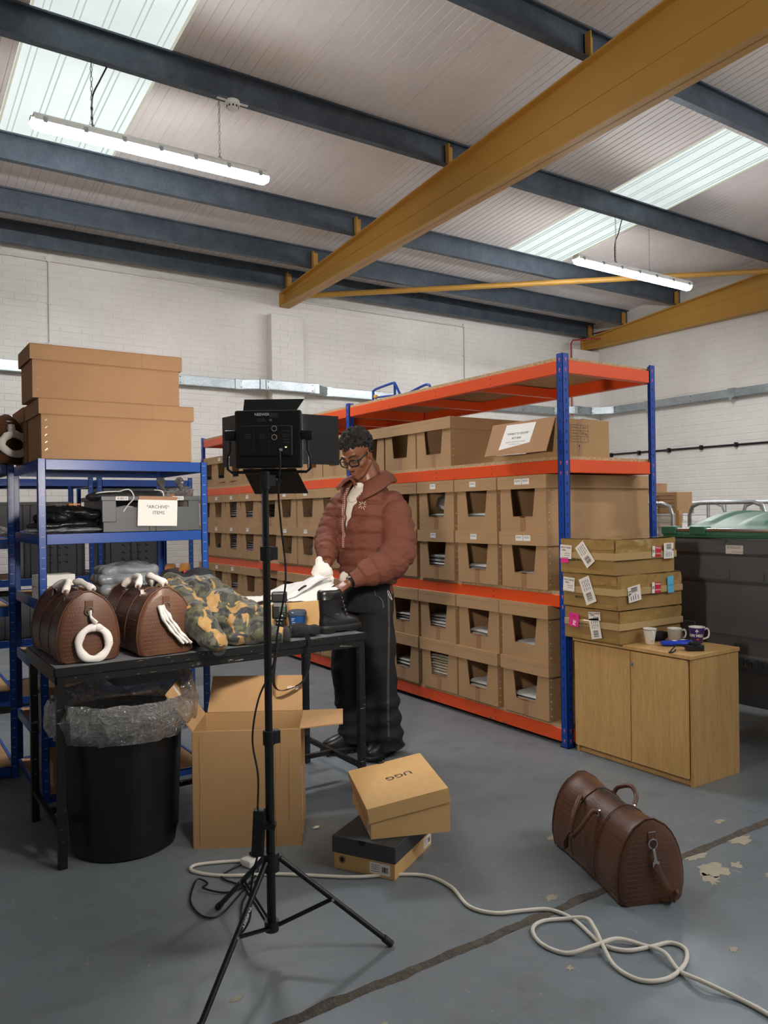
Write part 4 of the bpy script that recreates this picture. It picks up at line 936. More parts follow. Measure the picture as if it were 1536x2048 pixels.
# ------------------------------------------------------------------ work table
tb = thing('work_table', 'narrow black metal work table with grey top and chipped edges', 'table', (.60, 3.172, 0))
TW, TD, TZ = 1.405, .61, .772
obj('table_top', MB().box(.004, TW - .004, .004, TD - .004, TZ - .02, TZ + .001), plain('grey_worktop', '#76797d', .4, 0, .06, 4), tb)
obj('top_rim', MB().box(0, TW, -.004, .004, TZ - .03, TZ + .003).box(0, TW, TD - .004, TD + .004, TZ - .03, TZ + .003).box(-.004, .004, .004, TD - .004, TZ - .03, TZ + .003).box(TW - .004, TW + .004, .004, TD - .004, TZ - .03, TZ + .003), m_chipped, tb, bev=.001)
obj('top_frame', MB().box(.01, TW - .01, .004, .03, TZ - .062, TZ - .031).box(.01, TW - .01, TD - .03, TD - .004, TZ - .062, TZ - .031).box(.004, .03, .03, TD - .03, TZ - .062, TZ - .031).box(TW - .03, TW - .004, .03, TD - .03, TZ - .062, TZ - .031), m_chipped, tb)
for x in (.005, TW - .037):
    for y in (.005, TD - .037): obj('leg', MB().box(x, x + .032, y, y + .032, 0, TZ - .062), m_chipped, tb, bev=.002)
    obj('end_rail', MB().box(x + .005, x + .027, .037, TD - .037, .12, .142), m_chipped, tb, bev=.001)
obj('centre_rail', MB().box(.032, TW - .032, TD / 2 - .011, TD / 2 + .011, .12, .142), m_chipped, tb, bev=.001)
tr = MB().box(.25, .50, .08, .35, TZ - .115, TZ - .105).box(.25, .50, .08, .084, TZ - .105, TZ - .075).box(.25, .254, .084, .35, TZ - .105, TZ - .075).box(.496, .50, .084, .35, TZ - .105, TZ - .075)
obj('under_tray', tr, m_blackp, tb); 

# ------------------------------------------------------------------ black bin with clear liner
bn = thing('waste_bin', 'round black fluted bin lined with a clear bag under the table', 'bin', (.885, 3.30, 0))
n = 72
def flute(r, z, k): a = 2 * pi * k / n; q = r * (1 + (.018 if (k // 4) % 2 else -.006) * (1 if .05 < z < .5 else 0)); return (q * cos(a), q * sin(a), z)
obj('barrel', MB().rings([[flute(r, z, k) for k in range(n)] for r, z in ((.19, 0), (.205, .008), (.21, .045), (.213, .06), (.232, .49), (.236, .505), (.243, .51), (.245, .535), (.235, .537), (.21, .1))], cap=True), m_blackp, bn, smooth=35)
obj('rim', MB().rings([[(r * cos(2 * pi * k / 48), r * sin(2 * pi * k / 48), z) for k in range(48)] for r, z in ((.24, .525), (.252, .53), (.254, .545), (.246, .552), (.236, .548), (.234, .53))], cap=False), m_blackp, bn, smooth=60)
def liner(u, v):
    a = 2 * pi * u
    # v: 0 hem outside -> .45 top fold -> 1 inside depth
    if v < .45: t = v / .45; r = .275 + .02 * sin(pi * t); z = .475 + .155 * t
    else: t = (v - .45) / .55; r = .275 - .075 * min(1, t * 4); z = .63 - .40 * t
    puff = max(0, cos(a - .75)) ** 3; z += .12 * puff * sin(pi * min(1, v / .9)) ; r += .03 * puff
    fo = 1 if v < .5 else max(0, 1 - (v - .5) * 3); r += fo * (.007 * sin(a * 17 + 4 * noise.noise(Vector((a, v * 3, 0)))) + .004 * sin(a * 37 + 6 * v))
    p = Vector((r * cos(a), r * sin(a), z)); p += .010 * noise.noise_vector(p * 9 + Vector((3, 1, 2))) + .005 * noise.noise_vector(p * 34)
    return p
obj('clear_liner', MB().grid(liner, 110, 34, closeu=True), m_film, bn, smooth=180)

# ------------------------------------------------------------------ open carton on the floor
def card(mb, a, b, c, d, th=.005):
    a, b, c, d = (Vector(p) for p in (a, b, c, d)); nrm = (b - a).cross(d - a).normalized() * th / 2
    return mb.addv([a - nrm, b - nrm, c - nrm, d - nrm, a + nrm, b + nrm, c + nrm, d + nrm], [(3, 2, 1, 0), (4, 5, 6, 7), (0, 1, 5, 4), (1, 2, 6, 5), (2, 3, 7, 6), (3, 0, 4, 7)])
oc = thing('open_carton', 'tall open brown carton with raised flaps on the floor before the table', 'cardboard box', (1.097, 3.064, 0), radians(-30.7))
cw, cd_, chh = .435, .30, .475
obj('front_wall', card(MB(), (0, 0, 0), (cw, 0, 0), (cw, 0, chh), (0, 0, chh)), m_card4, oc); obj('back_wall', card(MB(), (0, cd_, 0), (cw, cd_, 0), (cw, cd_, chh), (0, cd_, chh)), m_card4, oc)
obj('side_wall', card(MB(), (0, 0, 0), (0, cd_, 0), (0, cd_, chh), (0, 0, chh)), m_card4, oc); obj('side_wall', card(MB(), (cw, 0, 0), (cw, cd_, 0), (cw, cd_, chh), (cw, 0, chh)), m_card4, oc)
obj('base', card(MB(), (0, 0, .003), (cw, 0, .003), (cw, cd_, .003), (0, cd_, .003)), m_card4, oc)
obj('flap', card(MB(), (0.01, cd_, chh), (cw - .005, cd_, chh), (cw - .01, cd_ + .10, chh + .135), (.02, cd_ + .10, chh + .14)), m_card4, oc)
obj('flap', card(MB(), (cw, .005, chh), (cw, cd_ - .01, chh), (cw + .175, cd_ - .02, chh + .005), (cw + .175, .03, chh + .008)), m_card4, oc)
obj('flap', card(MB(), (0, .0, chh), (0, cd_ - .005, chh), (-.11, cd_ - .02, chh + .16), (-.11, .02, chh + .15)), m_card4, oc)
obj('flap', card(MB(), (0.01, .004, chh), (cw - .01, .004, chh), (cw - .02, .03, chh - .16), (.02, .03, chh - .16)), m_card4, oc)
cr = MB()
for x, a, b in ((.30, .05, .46), (.335, .0, .46), (.39, .1, .4), (.03, .02, .45), (.355, .3, .47)):
    P = [(x + .004 * noise.noise(Vector((x * 40, z * 9, 0))), -.0035, z) for z in [a + (b - a) * k / 10 for k in range(11)]]; cr.tube(P, .0016, 5)
obj('creases', cr, m_card4, oc, smooth=60)['kind'] = 'stuff'
m_dirtytape = plain('torn_clear_tape', '#cfc9c0', .25, 0, .2, 30, .8, .004, 50)
obj('torn_tape', shake(MB().tube([(-.004, cd_ * .5, chh - .01), (-.03, cd_ * .52, chh + .05), (-.075, cd_ * .5, chh + .11), (-.105, cd_ * .5, chh + .155)], .012, 6, flat=(.15, 1), up=(1, 0, 1)), .004, 40), m_dirtytape, oc)
obj('torn_tape', shake(MB().box(cw + .001, cw + .004, .04, .065, .03, .3), .006, 40), m_dirtytape, oc)
sc = thing('tape_scrap', 'small scrap of white tape on the floor beside the open carton', 'scrap', (1.60, 2.95, .002)); obj('scrap', shake(MB().ell((0, 0, .004), (.018, .012, .005), None, 10, 6), .004, 60), m_dirtytape, sc, smooth=60)

# ------------------------------------------------------------------ light stand and LED panel
px0, py0 = 1.018, 2.172
st = thing('light_stand', 'black tripod light stand holding the LED panel', 'light stand', (px0, py0, 0))
obj('lower_tube', MB().cyl((0, 0, .10), (0, 0, .68), .0135, n=16), m_black, st, smooth=60); obj('middle_tube', MB().cyl((0, 0, .68), (0, 0, 1.245), .0115, n=16), m_black, st, smooth=60); obj('upper_tube', MB().cyl((0, 0, 1.245), (0, 0, 1.46), .0095, n=16), m_black, st, smooth=60)
for z in (.675, 1.235): obj('clamp_collar', MB().cyl((0, 0, z - .022), (0, 0, z + .022), .0185, n=16).box(.01, .034, -.012, .012, z - .02, z + .02), m_blackp, st, bev=.002); 
hub = obj('upper_hub', MB().cyl((0, 0, .27), (0, 0, .325), .026, n=16), m_blackp, st, smooth=40); obj('lower_hub', MB().cyl((0, 0, .088), (0, 0, .118), .022, n=16), m_blackp, st, smooth=40)
for fx, fy in ((.697, 1.953), (1.353, 2.022), (.997, 2.552)):
    d = Vector((fx - px0, fy - py0, 0)); L = d.length; u = d / L; top = u * .028 + Vector((0, 0, .305)); foot = Vector((d.x, d.y, .008)); mid = top.lerp(foot, .47)
    l = obj('leg', MB().cyl(top, foot, .0088, n=10), m_black, st, smooth=60); obj('rubber_foot', MB().cyl(foot - (foot - top).normalized() * .03, foot + (foot - top).normalized() * .004, .0115, n=10), m_rubber, l, smooth=40)
    s_ = Vector((-u.y, u.x, 0)) * .006; lo = u * .022 + Vector((0, 0, .103))
    for e in (-1, 1): obj('brace', MB().tube([lo + s_ * e, mid + s_ * e], .004, 6), m_black, st)
    obj('pivot_bolt', MB().cyl(mid - s_ * 1.6, mid + s_ * 1.6, .005, n=8), m_chrome, l)
    if fx < .8: text('EMART', .019, frame(top.lerp(foot, .34) + Vector((-.0, -.0095, 0)), foot - top, (u.y + .4, -u.x, .3)), m_paper, l, bold=.0006)
obj('spigot_head', MB().cyl((0, 0, 1.43), (0, 0, 1.486), .0165, n=16).box(-.012, .03, -.014, .014, 1.44, 1.475), m_blackp, st, bev=.002)
obj('tilt_knob', MB().cyl((.03, 0, 1.457), (.05, 0, 1.457), .015, n=12), m_blackp, st, smooth=40)
# panel: local x = camera right along the panel, y away from the camera (front, lit), z up
pn = thing('led_panel', 'black LED panel light with four barn doors seen from behind', 'studio light', (px0 + .012, py0 - .004, 1.583), -YAW + .02)
PW, PH, PDp = .203, .176, .034
obj('housing', MB().box(-PW / 2, PW / 2, -.012, PDp - .012, -PH / 2, PH / 2), m_blackp, pn, bev=.007, seg=3)
obj('diffuser', MB().box(-PW / 2 + .006, PW / 2 - .006, PDp - .012, PDp - .0095, -PH / 2 + .006, PH / 2 - .006), emission('led_diffuser', (1, .90, .78, 1), PANEL_E), pn)
bx = obj('control_box', MB().box(-.084, .075, -.03, -.012, -.053, .04), m_blackp, pn, bev=.003)
for x in (-.078, -.034): obj('battery_bay', MB().box(x, x + .038, -.0315, -.03, -.046, .036), m_black, bx, bev=.001)
for z in (.028, .002): k_ = obj('dial', MB().cyl((.022, -.03, z), (.022, -.042, z), .0085, n=20), m_chrome, bx, smooth=40); obj('dial_cap', MB().cyl((.022, -.042, z), (.022, -.0435, z), .0065, n=20), m_black, k_, smooth=40)
obj('status_led', MB().cb((.055, -.0305, -.027), (.005, .002, .003)), emission('green_led', (.6, 1, .3, 1), 3), bx)
obj('power_socket', MB().cb((.040, -.0315, -.035), (.010, .003, .008)), m_chrome, bx)
Mp = lambda x, z, y=-.0125: frame((x, y, z), (1, 0, 0), (0, 0, 1))
lb = obj('rating_label', MB().box(-.035, .035, -.0128, -.012, .047, .083), m_black, pn)
text('NEEWER', .0115, Mp(-.018, .074, -.0130), m_paper, lb, bold=.0003); pr = lines(Mp(0, 0, -.0131), .006, .032, (.077, .0735, .070, .0665), .0016); lines(Mp(0, 0, -.0131), -.032, -.006, (.060, .055), .0018, pr); obj('printed_lines', pr, m_greyink, lb); text('CE', .0075, Mp(.008, .057, -.0131), m_paper, lb)
pr = MB()
for x in (-.059, -.015): lines(Mp(x, 0, -.0317), -.008, .010, (.012, .007, .002), .0013, pr)
lines(Mp(.055, 0, -.0302), -.008, .012, (.022, .010, .004, -.004, -.012), .0013, pr); lines(Mp(0, 0, -.0302), -.0, .012, (.030, .012, -.008), .0013, pr); obj('printed_lines', pr, m_greyink, bx)
yk = MB().tube([(-PW / 2 - .016, .0, .005), (-PW / 2 - .016, 0, -.035), (-PW / 2 - .024, 0, -.055), (-PW / 2 - .024, 0, -.09), (-PW / 2 - .012, 0, -.1), (PW / 2 + .012, 0, -.1), (PW / 2 + .024, 0, -.09), (PW / 2 + .024, 0, -.055), (PW / 2 + .016, 0, -.035), (PW / 2 + .016, 0, .005)], .0045, 8)
obj('yoke', yk, m_black, pn, smooth=60)
for e in (-1, 1): obj('yoke_knob', MB().cyl((e * (PW / 2), 0, .012), (e * (PW / 2 + .03), 0, .012), .016, n=12).cb((e * (PW / 2 + .02), 0, .012), (.018, .036, .02)), m_blackp, pn, smooth=30)
yf0 = PDp - .006
def door(name_, a, b, c, d): obj('barn_door', card(MB(), a, b, c, d, .002), m_black, pn, bev=.0006)
door('', (-PW / 2 + .002, yf0, -.075), (-PW / 2 + .002, yf0, .08), (-PW / 2 - .062, yf0 + .10, .083), (-PW / 2 - .062, yf0 + .10, -.078))
door('', (PW / 2 - .002, yf0, -.075), (PW / 2 - .002, yf0, .08), (PW / 2 + .108, yf0 + .06, .078), (PW / 2 + .108, yf0 + .06, -.076))
door('', (-PW / 2 + .02, yf0, PH / 2), (PW / 2 - .02, yf0, PH / 2), (PW / 2 + .004, yf0 + .03, PH / 2 + .042), (-PW / 2 + .02, yf0 + .03, PH / 2 + .042))
door('', (-PW / 2 + .02, .004, -PH / 2 - .002), (PW / 2 - .02, .004, -PH / 2 - .002), (PW / 2 + .008, yf0 + .09, -PH / 2 - .075), (-PW / 2 + .04, yf0 + .09, -PH / 2 - .075))
# adaptor and its lead
ad = thing('power_adaptor', 'black power adaptor strapped to the lower stand tube', 'power adaptor', (px0 - .0325 * cos(YAW) - .02 * sin(YAW), py0 + .0325 * sin(YAW) - .02 * cos(YAW), .39), (0, .06, -YAW)); obj('brick', MB().box(-.018, .018, -.014, .014, -.065, .075), m_blackp, ad, bev=.005, seg=2)
obj('strap', MB().box(-.0, .05, -.016, .018, .02, .035), m_black, ad)
_c, _s = cos(-YAW), sin(-YAW)
def pw(x, y, z): return (px0 + x * _c - y * _s, py0 + x * _s + y * _c, z)
tag(obj('dc_lead', MB().tube(bez([pw(.05, -.04, 1.545), pw(.052, -.045, 1.50), pw(.045, -.04, 1.42), pw(.05, -.03, 1.32), pw(.062, -.03, 1.16), pw(.035, -.03, 1.0), pw(.02, -.03, .9), pw(-.025, -.03, .8), pw(-.045, -.03, .68), pw(-.03, -.03, .57), pw(-.034, -.022, .462)]), .0032, 6), m_bcable, smooth=60), 'thin black lead running from the LED panel down the stand to the adaptor', 'cable')
tag(obj('mains_lead', MB().tube(bez([pw(-.035, -.03, .328), pw(-.05, -.03, .27), pw(-.06, -.02, .20), (.98, 2.25, .1), (.99, 2.35, .01), (1.07, 2.52, .006), (1.13, 2.62, .006), (1.09, 2.75, .006), (1.16, 2.80, .006), (1.24, 2.80, .01), (1.22, 2.72, .006), (1.1, 2.60, .006), (.98, 2.50, .006), (.93, 2.53, .006), (.93, 2.64, .006), (.98, 2.75, .006), (1.01, 2.78, .012), (1.03, 2.74, .006), (1.0, 2.70, .012), (1.07, 2.63, .006), (1.2, 2.66, .006)]), .0036, 6), m_bcable, smooth=60), 'thin black mains lead looping on the floor behind the tripod', 'cable')
# white extension cable on the floor
F = [(1.22, 2.83), (1.12, 2.88), (1.04, 2.905), (1.02, 2.86), (1.10, 2.76), (1.278, 2.648), (1.479, 2.476), (1.60, 2.41), (1.712, 2.324), (1.735, 2.2), (1.70, 2.06), (1.74, 1.975), (1.83, 1.93), (1.905, 1.885), (1.925, 1.80), (1.90, 1.70), (1.885, 1.635), (1.92, 1.575), (2.0, 1.545), (2.065, 1.525), (2.07, 1.475), (2.0, 1.43), (1.90, 1.415), (1.83, 1.455), (1.825, 1.54), (1.865, 1.62), (1.92, 1.70), (1.945, 1.76), (1.90, 1.815), (1.83, 1.845), (1.77, 1.825), (1.735, 1.75), (1.76, 1.67), (1.84, 1.635), (1.93, 1.62), (1.985, 1.565), (1.985, 1.49), (1.96, 1.42), (1.95, 1.34), (1.98, 1.25), (1.98, 1.15), (1.95, 1.0), (1.9, .8)]
F3 = [(x, y, .0075) for x, y in F]
for i in (25, 26, 27, 33, 34, 38): F3[i] = (F3[i][0], F3[i][1], .02)
F3[36] = (*F3[36][:2], .02)
ex = thing('extension_cable', 'white extension cable snaking over the painted floor in loops', 'cable'); obj('flex', MB().tube(bez(F3, 8), .0065, 8), m_cable, ex, smooth=60)
so = thing('trailing_socket', 'white trailing mains socket on the floor behind the tripod', 'socket', (1.24, 2.80, 0), .3); obj('socket_body', MB().box(-.045, .045, -.03, .03, .001, .03), m_white, so, bev=.008, seg=2); obj('plug', MB().box(-.01, .035, -.024, .02, .03, .045), m_blackp, so, bev=.005)

# ------------------------------------------------------------------ shoe boxes
def labelbits(M, w, h, par, seed=1, bar=True):
    l = obj('paper_label', MB().box(-w / 2, w / 2, -h / 2, h / 2, -.0006, .0004, M), m_tagpaper, par); Mq = M @ Matrix.Translation((0, 0, .0008))
    if bar: obj('barcode', barcode(w * .3, h * .5, Mq @ Matrix.Translation((w * .25, 0, 0)), 12, seed), m_ink, l)
    obj('printed_lines', lines(Mq, -w * .4, -w * .0, (h * .3, h * .12, -h * .05, -h * .25), h * .06, None, seed), m_greyink, l); return l
sb = thing('shoe_box', 'lower shoe box, kraft base with dark grey lid, on the floor', 'shoe box', (1.606, 2.366, 0), radians(29.9))
# local: x along the long side (to back right), y along the short side (to back left)
SL, SWd = .345, .258
obj('base', MB().box(0, SL, 0, SWd, 0, .066), m_shoebox, sb, bev=.0015)
lid = obj('lid', MB().box(-.005, SL + .005, -.005, SWd + .005, .062, .125), m_lidg if 'm_lidg' in globals() else plain('dark_grey_lid', '#3c3d3f', .6, 0, .05), sb, bev=.0015)
obj('finger_notch', MB().prism([(SWd * .52 + .017 * cos(a), .125 + .0005 - .02 * sin(a)) for a in [pi * k / 10 for k in range(11)]], -.0058, -.004, 'x'), m_black, lid)
labelbits(frame((-.0006, .062, .032), (0, -1, 0), (0, 0, 1)), .085, .042, sb, 3)
sn = MB(); Ms = frame((-.0004, .222, .038), (0, -1, 0), (0, 0, 1))
for k in range(16): a = 2 * pi * k / 16; sn.addv([Ms @ Vector(p) for p in ((.0015 * cos(a + 1.57), .0015 * sin(a + 1.57), 0), (.0155 * cos(a + .06), .0155 * sin(a + .06), 0), (.0155 * cos(a - .06), .0155 * sin(a - .06), 0), (-.0015 * cos(a + 1.57), -.0015 * sin(a + 1.57), 0))], [(3, 2, 1, 0)])
sn.cyl(Ms @ Vector((0, 0, -.0002)), Ms @ Vector((0, 0, .0004)), .0075, n=16); obj('sun_mark', sn, m_ink, sb)
labelbits(frame((SL * .86, -.0008, .033), (1, 0, 0), (0, 0, 1)), .07, .04, sb, 4)
su = thing('shoe_box', 'upper tan shoe box with lid ajar, tilted across the dark-lidded box', 'shoe box', (1.567, 2.465, .1265), radians(-21.5))
UL, UWd, UH = .31, .40, .118
obj('base', MB().box(0, UL, 0, .004, 0, UH).box(0, UL, UWd - .004, UWd, 0, UH).box(0, .004, .004, UWd - .004, 0, UH).box(UL - .004, UL, .004, UWd - .004, 0, UH).box(.004, UL - .004, .004, UWd - .004, 0, .003), m_shoebox, su, bev=.001)
Ml_ = Matrix.Translation((-.006, -.006, .062)) @ Matrix.Rotation(radians(-9.5), 4, 'Y') @ Matrix.Rotation(radians(1.5), 4, 'X')
LW, LD, LH = UL + .012, UWd + .012, .057
lid = obj('lid', MB().box(0, LW, 0, LD, LH - .003, LH, Ml_).box(0, LW, 0, .003, 0, LH - .003, Ml_).box(0, LW, LD - .003, LD, 0, LH - .003, Ml_).box(0, .003, .003, LD - .003, 0, LH - .003, Ml_).box(LW - .003, LW, .003, LD - .003, 0, LH - .003, Ml_), m_shoebox, su, bev=.001)
text('UGG', .052, Ml_ @ Matrix.Translation((LW * .56, LD * .56, LH + .0006)) @ Matrix.Rotation(radians(187), 4, 'Z'), m_ink, lid, bold=.0008)
obj('finger_notch', MB().prism([(LW * .45 + .017 * cos(a), LD - .012 * sin(a) + .001) for a in [pi * k / 10 for k in range(11)]], LH + .0002, LH + .0008, 'z').xf(Ml_), m_ink, lid)
labelbits(frame((-.0008, .04, .032), (0, -1, 0), (0, 0, 1)), .04, .045, su, 6)

# ------------------------------------------------------------------ cabinet and the things on it
cb_ = thing('cabinet', 'beech two-door office cabinet on the floor before the rack end', 'cabinet', (3.30, 2.305, 0))
CW, CDp, CH = .40, .74, .64          # x depth, y width, z
m_wedge = plain('cabinet_edge_band', '#b98f5c', .45, 0, .05)
obj('carcass', MB().box(.016, CW, 0, .016, 0, CH - .02).box(.016, CW, CDp - .016, CDp, 0, CH - .02).box(CW - .008, CW, .016, CDp - .016, .02, CH - .02).box(.03, CW - .008, .016, CDp - .016, .035, .05).box(.03, .045, .016, CDp - .016, .0, .035), m_wood, cb_, bev=.001)
obj('worktop', MB().box(-.004, CW + .004, -.006, CDp + .004, CH - .02, CH), m_wood, cb_, bev=.0015)
for i, (a, b) in enumerate(((.018, .352), (.356, CDp - .004))):
    d_ = obj('door', MB().box(0, .015, a, b, .04, CH - .026), m_wood, cb_, bev=.001)
    if i == 0: obj('door_knob', MB().cyl((0, b - .008, CH - .09), (-.012, b - .008, CH - .09), .009, n=14), m_galv, d_, smooth=40)
gb = 'taped cartons stacked on the cabinet'
def taped(label, x, y, z, rz, w, d, h, seed):
    t = thing('taped_carton', label, 'cardboard box', (x, y, z), rz, gb)
    mb = MB(); 
    def P(u, v): return None
    bm = bmesh.new(); bmesh.ops.create_cube(bm, size=1); bmesh.ops.scale(bm, vec=(w, d, h), verts=bm.verts); bmesh.ops.translate(bm, vec=(w / 2, d / 2, h / 2), verts=bm.verts)
    bmesh.ops.subdivide_edges(bm, edges=bm.edges, cuts=9, use_grid_fill=True)
    for v in bm.verts:
        q = v.co * 5 + Vector((seed, 0, 0)); n_ = noise.noise_vector(q); k = 1 if v.co.z > .002 else 0
        v.co += Vector((n_.x * .007, n_.y * .007, n_.z * .006 * k))
        v.co.z = max(v.co.z, 0)
    me = D.meshes.new('taped'); bm.to_mesh(me); bm.free(); me.shade_smooth(); me.set_sharp_from_angle(angle=radians(35)); me.materials.append(m_ocard)
    o = D.objects.new('body', me); link(o, t)
    e = .0075
    def band(a, b, c, d_, e_, f): return MB().box(a, b, c, d_, e_, f)
    obj('tape_band', band(-e, w + e, -e, 0, h * .42, h * .62), m_ctape, t, bev=.001); obj('tape_band', band(-e, 0, 0, d, h * .42, h * .62), m_ctape, t, bev=.001)
    tp = shake(MB().grid(lambda u, v: Vector((-.004, d * u, h * (.72 + .26 * v))), 30, 5), .006, 26, seed); obj('glossy_tape', tp, m_gfilm, t, smooth=180)
    tp = shake(MB().grid(lambda u, v: Vector((w * u, -.004, h * (.55 + .43 * v))), 44, 8), .006, 24, seed + 3); obj('glossy_tape', tp, m_gfilm, t, smooth=180)
    tp = shake(MB().grid(lambda u, v: Vector((w * u, d * v, h + .003)), 20, 20), .004, 20, seed + 5); obj('glossy_tape', tp, m_gfilm, t, smooth=180)
    obj('bottom_tape', shake(MB().grid(lambda u, v: Vector((-.004, d * u, h * (.02 + .14 * v))), 24, 3), .004, 30, seed), m_gfilm, t, smooth=180)
    return t
m_ocard = cardboard('olive_brown_carton', '#97784a', .12); m_gfilm = plain('glossy_packing_tape', '#a3834f', .10, 0, .12, 7, 1.0, .012, 16, coat=.6)
tA = taped('lowest taped carton with pink label, resting on the cabinet', 3.268, 2.70, .6425, .0, .52, .375, .172, 1)
tB = taped('middle taped carton with blue label, second of the cabinet stack', 3.250, 2.695, .820, -.01, .525, .375, .180, 2)
tC = taped('topmost taped carton with three white labels, on the cabinet stack', 3.242, 2.70, 1.004, .012, .505, .37, .186, 3)
def fm(y, z, rot=0): return frame((-.0125, y, z), (0, -1, 0), (0, 0, 1)) @ Matrix.Rotation(radians(rot), 4, 'Z')      # on the door-side face
def sm(x, z, rot=0): return frame((x, -.0125, z), (1, 0, 0), (0, 0, 1)) @ Matrix.Rotation(radians(rot), 4, 'Z')      # on the end face
def flat(M, w, h, m, par, name='label'): return obj(name, MB().box(-w / 2, w / 2, -h / 2, h / 2, -.001, .0004, M), m, par)
def note(M, par, l1='50x10 LARGE', l2='500m', w=.082, h=.075):
    l = flat(M, w, h, m_tagpaper, par, 'paper_label'); Mq = M @ Matrix.Translation((0, 0, .0009))
    text(l1, .0125, Mq @ Matrix.Translation((0, h * .32, 0)), m_ink, l, bold=.0003); text(l2, .0125, Mq @ Matrix.Translation((-w * .15, h * .12, 0)), m_ink, l, bold=.0003); obj('printed_lines', lines(Mq, -w * .1, w * .35, (-h * .1, -h * .25), .003), m_greyink, l)
note(fm(.325, .115, -3), tC); flat(fm(.335, .07, 0), .055, .03, m_pink, tC, 'pink_label'); text('MADE IN CHINA', .02, fm(.235, .075), m_ink, tC, bold=.0004)
labelbits(fm(.19, .105, 0) @ Matrix.Rotation(radians(-52), 4, 'Z'), .135, .068, tC, 9)
def fragile(M, par):
    flat(M @ Matrix.Translation((-.026, 0, 0)), .022, .058, m_tagpaper, par, 'white_panel'); f = flat(M @ Matrix.Translation((.011, 0, 0)), .05, .058, m_red, par, 'fragile_label'); Mq = M @ Matrix.Translation((.011, 0, .0009)); text('FRAGILE', .0115, Mq @ Matrix.Translation((0, .019, 0)), m_tagpaper, f, bold=.0002); text('CAUTION', .0105, Mq @ Matrix.Translation((0, -.012, 0)), m_tagpaper, f, bold=.0002)
    obj('printed_lines', lines(M @ Matrix.Translation((0, 0, .0009)), -.036, -.018, (.006, .0, -.005), .003), m_ink, par)
fragile(sm(.33, .115, -2), tC); labelbits(sm(.435, .115, 0) @ Matrix.Rotation(pi / 2, 4, 'Z'), .085, .085, tC, 5); text('9', .03, sm(.468, .12, -90) @ Matrix.Translation((0, 0, .002)), m_ink, tC)
note(fm(.325, .12, -3), tB); text('MADE IN', .02, fm(.24, .055), m_ink, tB, bold=.0004); labelbits(fm(.19, .095, 0) @ Matrix.Rotation(radians(-68), 4, 'Z'), .145, .075, tB, 10)
labelbits(sm(.12, .085, 8) @ Matrix.Rotation(pi / 2, 4, 'Z'), .082, .10, tB, 11); text('16', .03, sm(.08, .09, -75) @ Matrix.Translation((0, 0, .002)), m_ink, tB, bold=.0005)
fragile(sm(.30, .105, -2), tB); bl = flat(sm(.42, .115, 3), .05, .09, m_ltblue, tB, 'blue_label'); text('AIR CARGO', .008, sm(.42, .11, 3) @ Matrix.Translation((0, 0, .001)), m_ink, bl)
pk = flat(fm(.30, .10, -4), .07, .075, m_pink, tA, 'pink_label'); text('PE', .028, fm(.295, .085, 80) @ Matrix.Translation((0, 0, .001)), m_tagpaper, pk, bold=.001); text('1x25', .016, fm(.30, .12, 0) @ Matrix.Translation((0, 0, .001)), m_ink, pk)
text('MADE IN CHINA', .018, fm(.21, .085), m_ink, tA, bold=.0004); labelbits(fm(.15, .07, 0) @ Matrix.Rotation(radians(-78), 4, 'Z'), .11, .07, tA, 12); note(fm(.155, .135, 4), tA, '50x10 LARGE', '500m', .08, .045)
# mugs
def mug(label, x, y, z, r0, r1, h, mat, hang, inner=None, text_=None, base=0):
    t = thing('mug', label, 'mug', (x, y, z)); inner = inner or m_white
    obj('mug_body', MB().lathe([(r0 * .9, 0), (r0, .004), (r1, h), (r1 - .003, h), (r1 - .004, h * .9), (r0 - .004, .008)], n=32), mat, t, smooth=50)
    obj('mug_lining', MB().lathe([(r1 - .0032, h + .0003), (r1 - .0045, h * .9), (r0 - .0045, .0085), (.001, .0085)], n=32, cap=False).lathe([(r1 + .0003, h - .003), (r1 + .0003, h + .0006), (r1 - .0035, h + .0006)], n=32, cap=False), inner, t, smooth=50)
    ca, sa = cos(hang), sin(hang); P = [(rr_ * ca, rr_ * sa, zz) for rr_, zz in (((r0 + r1) / 2 + .004, h * .82), (r1 + .016, h * .86), (r1 + .024, h * .62), (r1 + .018, h * .34), (r0 + .003, h * .22))]
    obj('handle', MB().tube(bez(P, 6), .005, 8, flat=(1, .8)), m_white, t, smooth=60); return t
mz = .6405
mg = mug('white mug with a thin grey rim band at the cabinet front edge', 3.47, 2.62, mz, .022, .034, .082, m_white, radians(-125)); mg.location = (3.405, 2.655, mz)
mg.location = (3.43, 2.635, mz); obj('rim_band', MB().lathe([(.0337, .074), (.0339, .077)], n=32, cap=False), m_greyink, mg, smooth=60)
m_speck = plain('speckled_stoneware', '#b5aba0', .4, 0, .25, 120)
mug('speckled beige mug with white handle in the middle of the cabinet top', 3.59, 2.60, mz, .033, .037, .072, m_speck, radians(-35))
m_purple = plain('purple_glaze', '#45246f', .3, 0, .04)
pm = mug('purple chocolate mug with white handle on the right of the cabinet top', 3.64, 2.50, mz, .027, .041, .086, m_purple, radians(-30))
def around(par, s, size, zc, r, a0, mat, spacing=.8):
    W_ = len(s) * size * .62 * spacing; 
    for i, ch in enumerate(s):
        if ch == ' ': continue
        a = a0 + ((i + .5) * size * .62 * spacing - W_ / 2) / r; c = (r * cos(a), r * sin(a), zc); text(ch, size, frame(c, (-sin(a), cos(a), 0), (0, 0, 1)), mat, par, bold=.0004)
av = atan2(-2.50, -3.64)
around(pm, 'DAIRY MILK', .021, .042, .0352, av - .25, m_white, .62)
gl = MB(); 
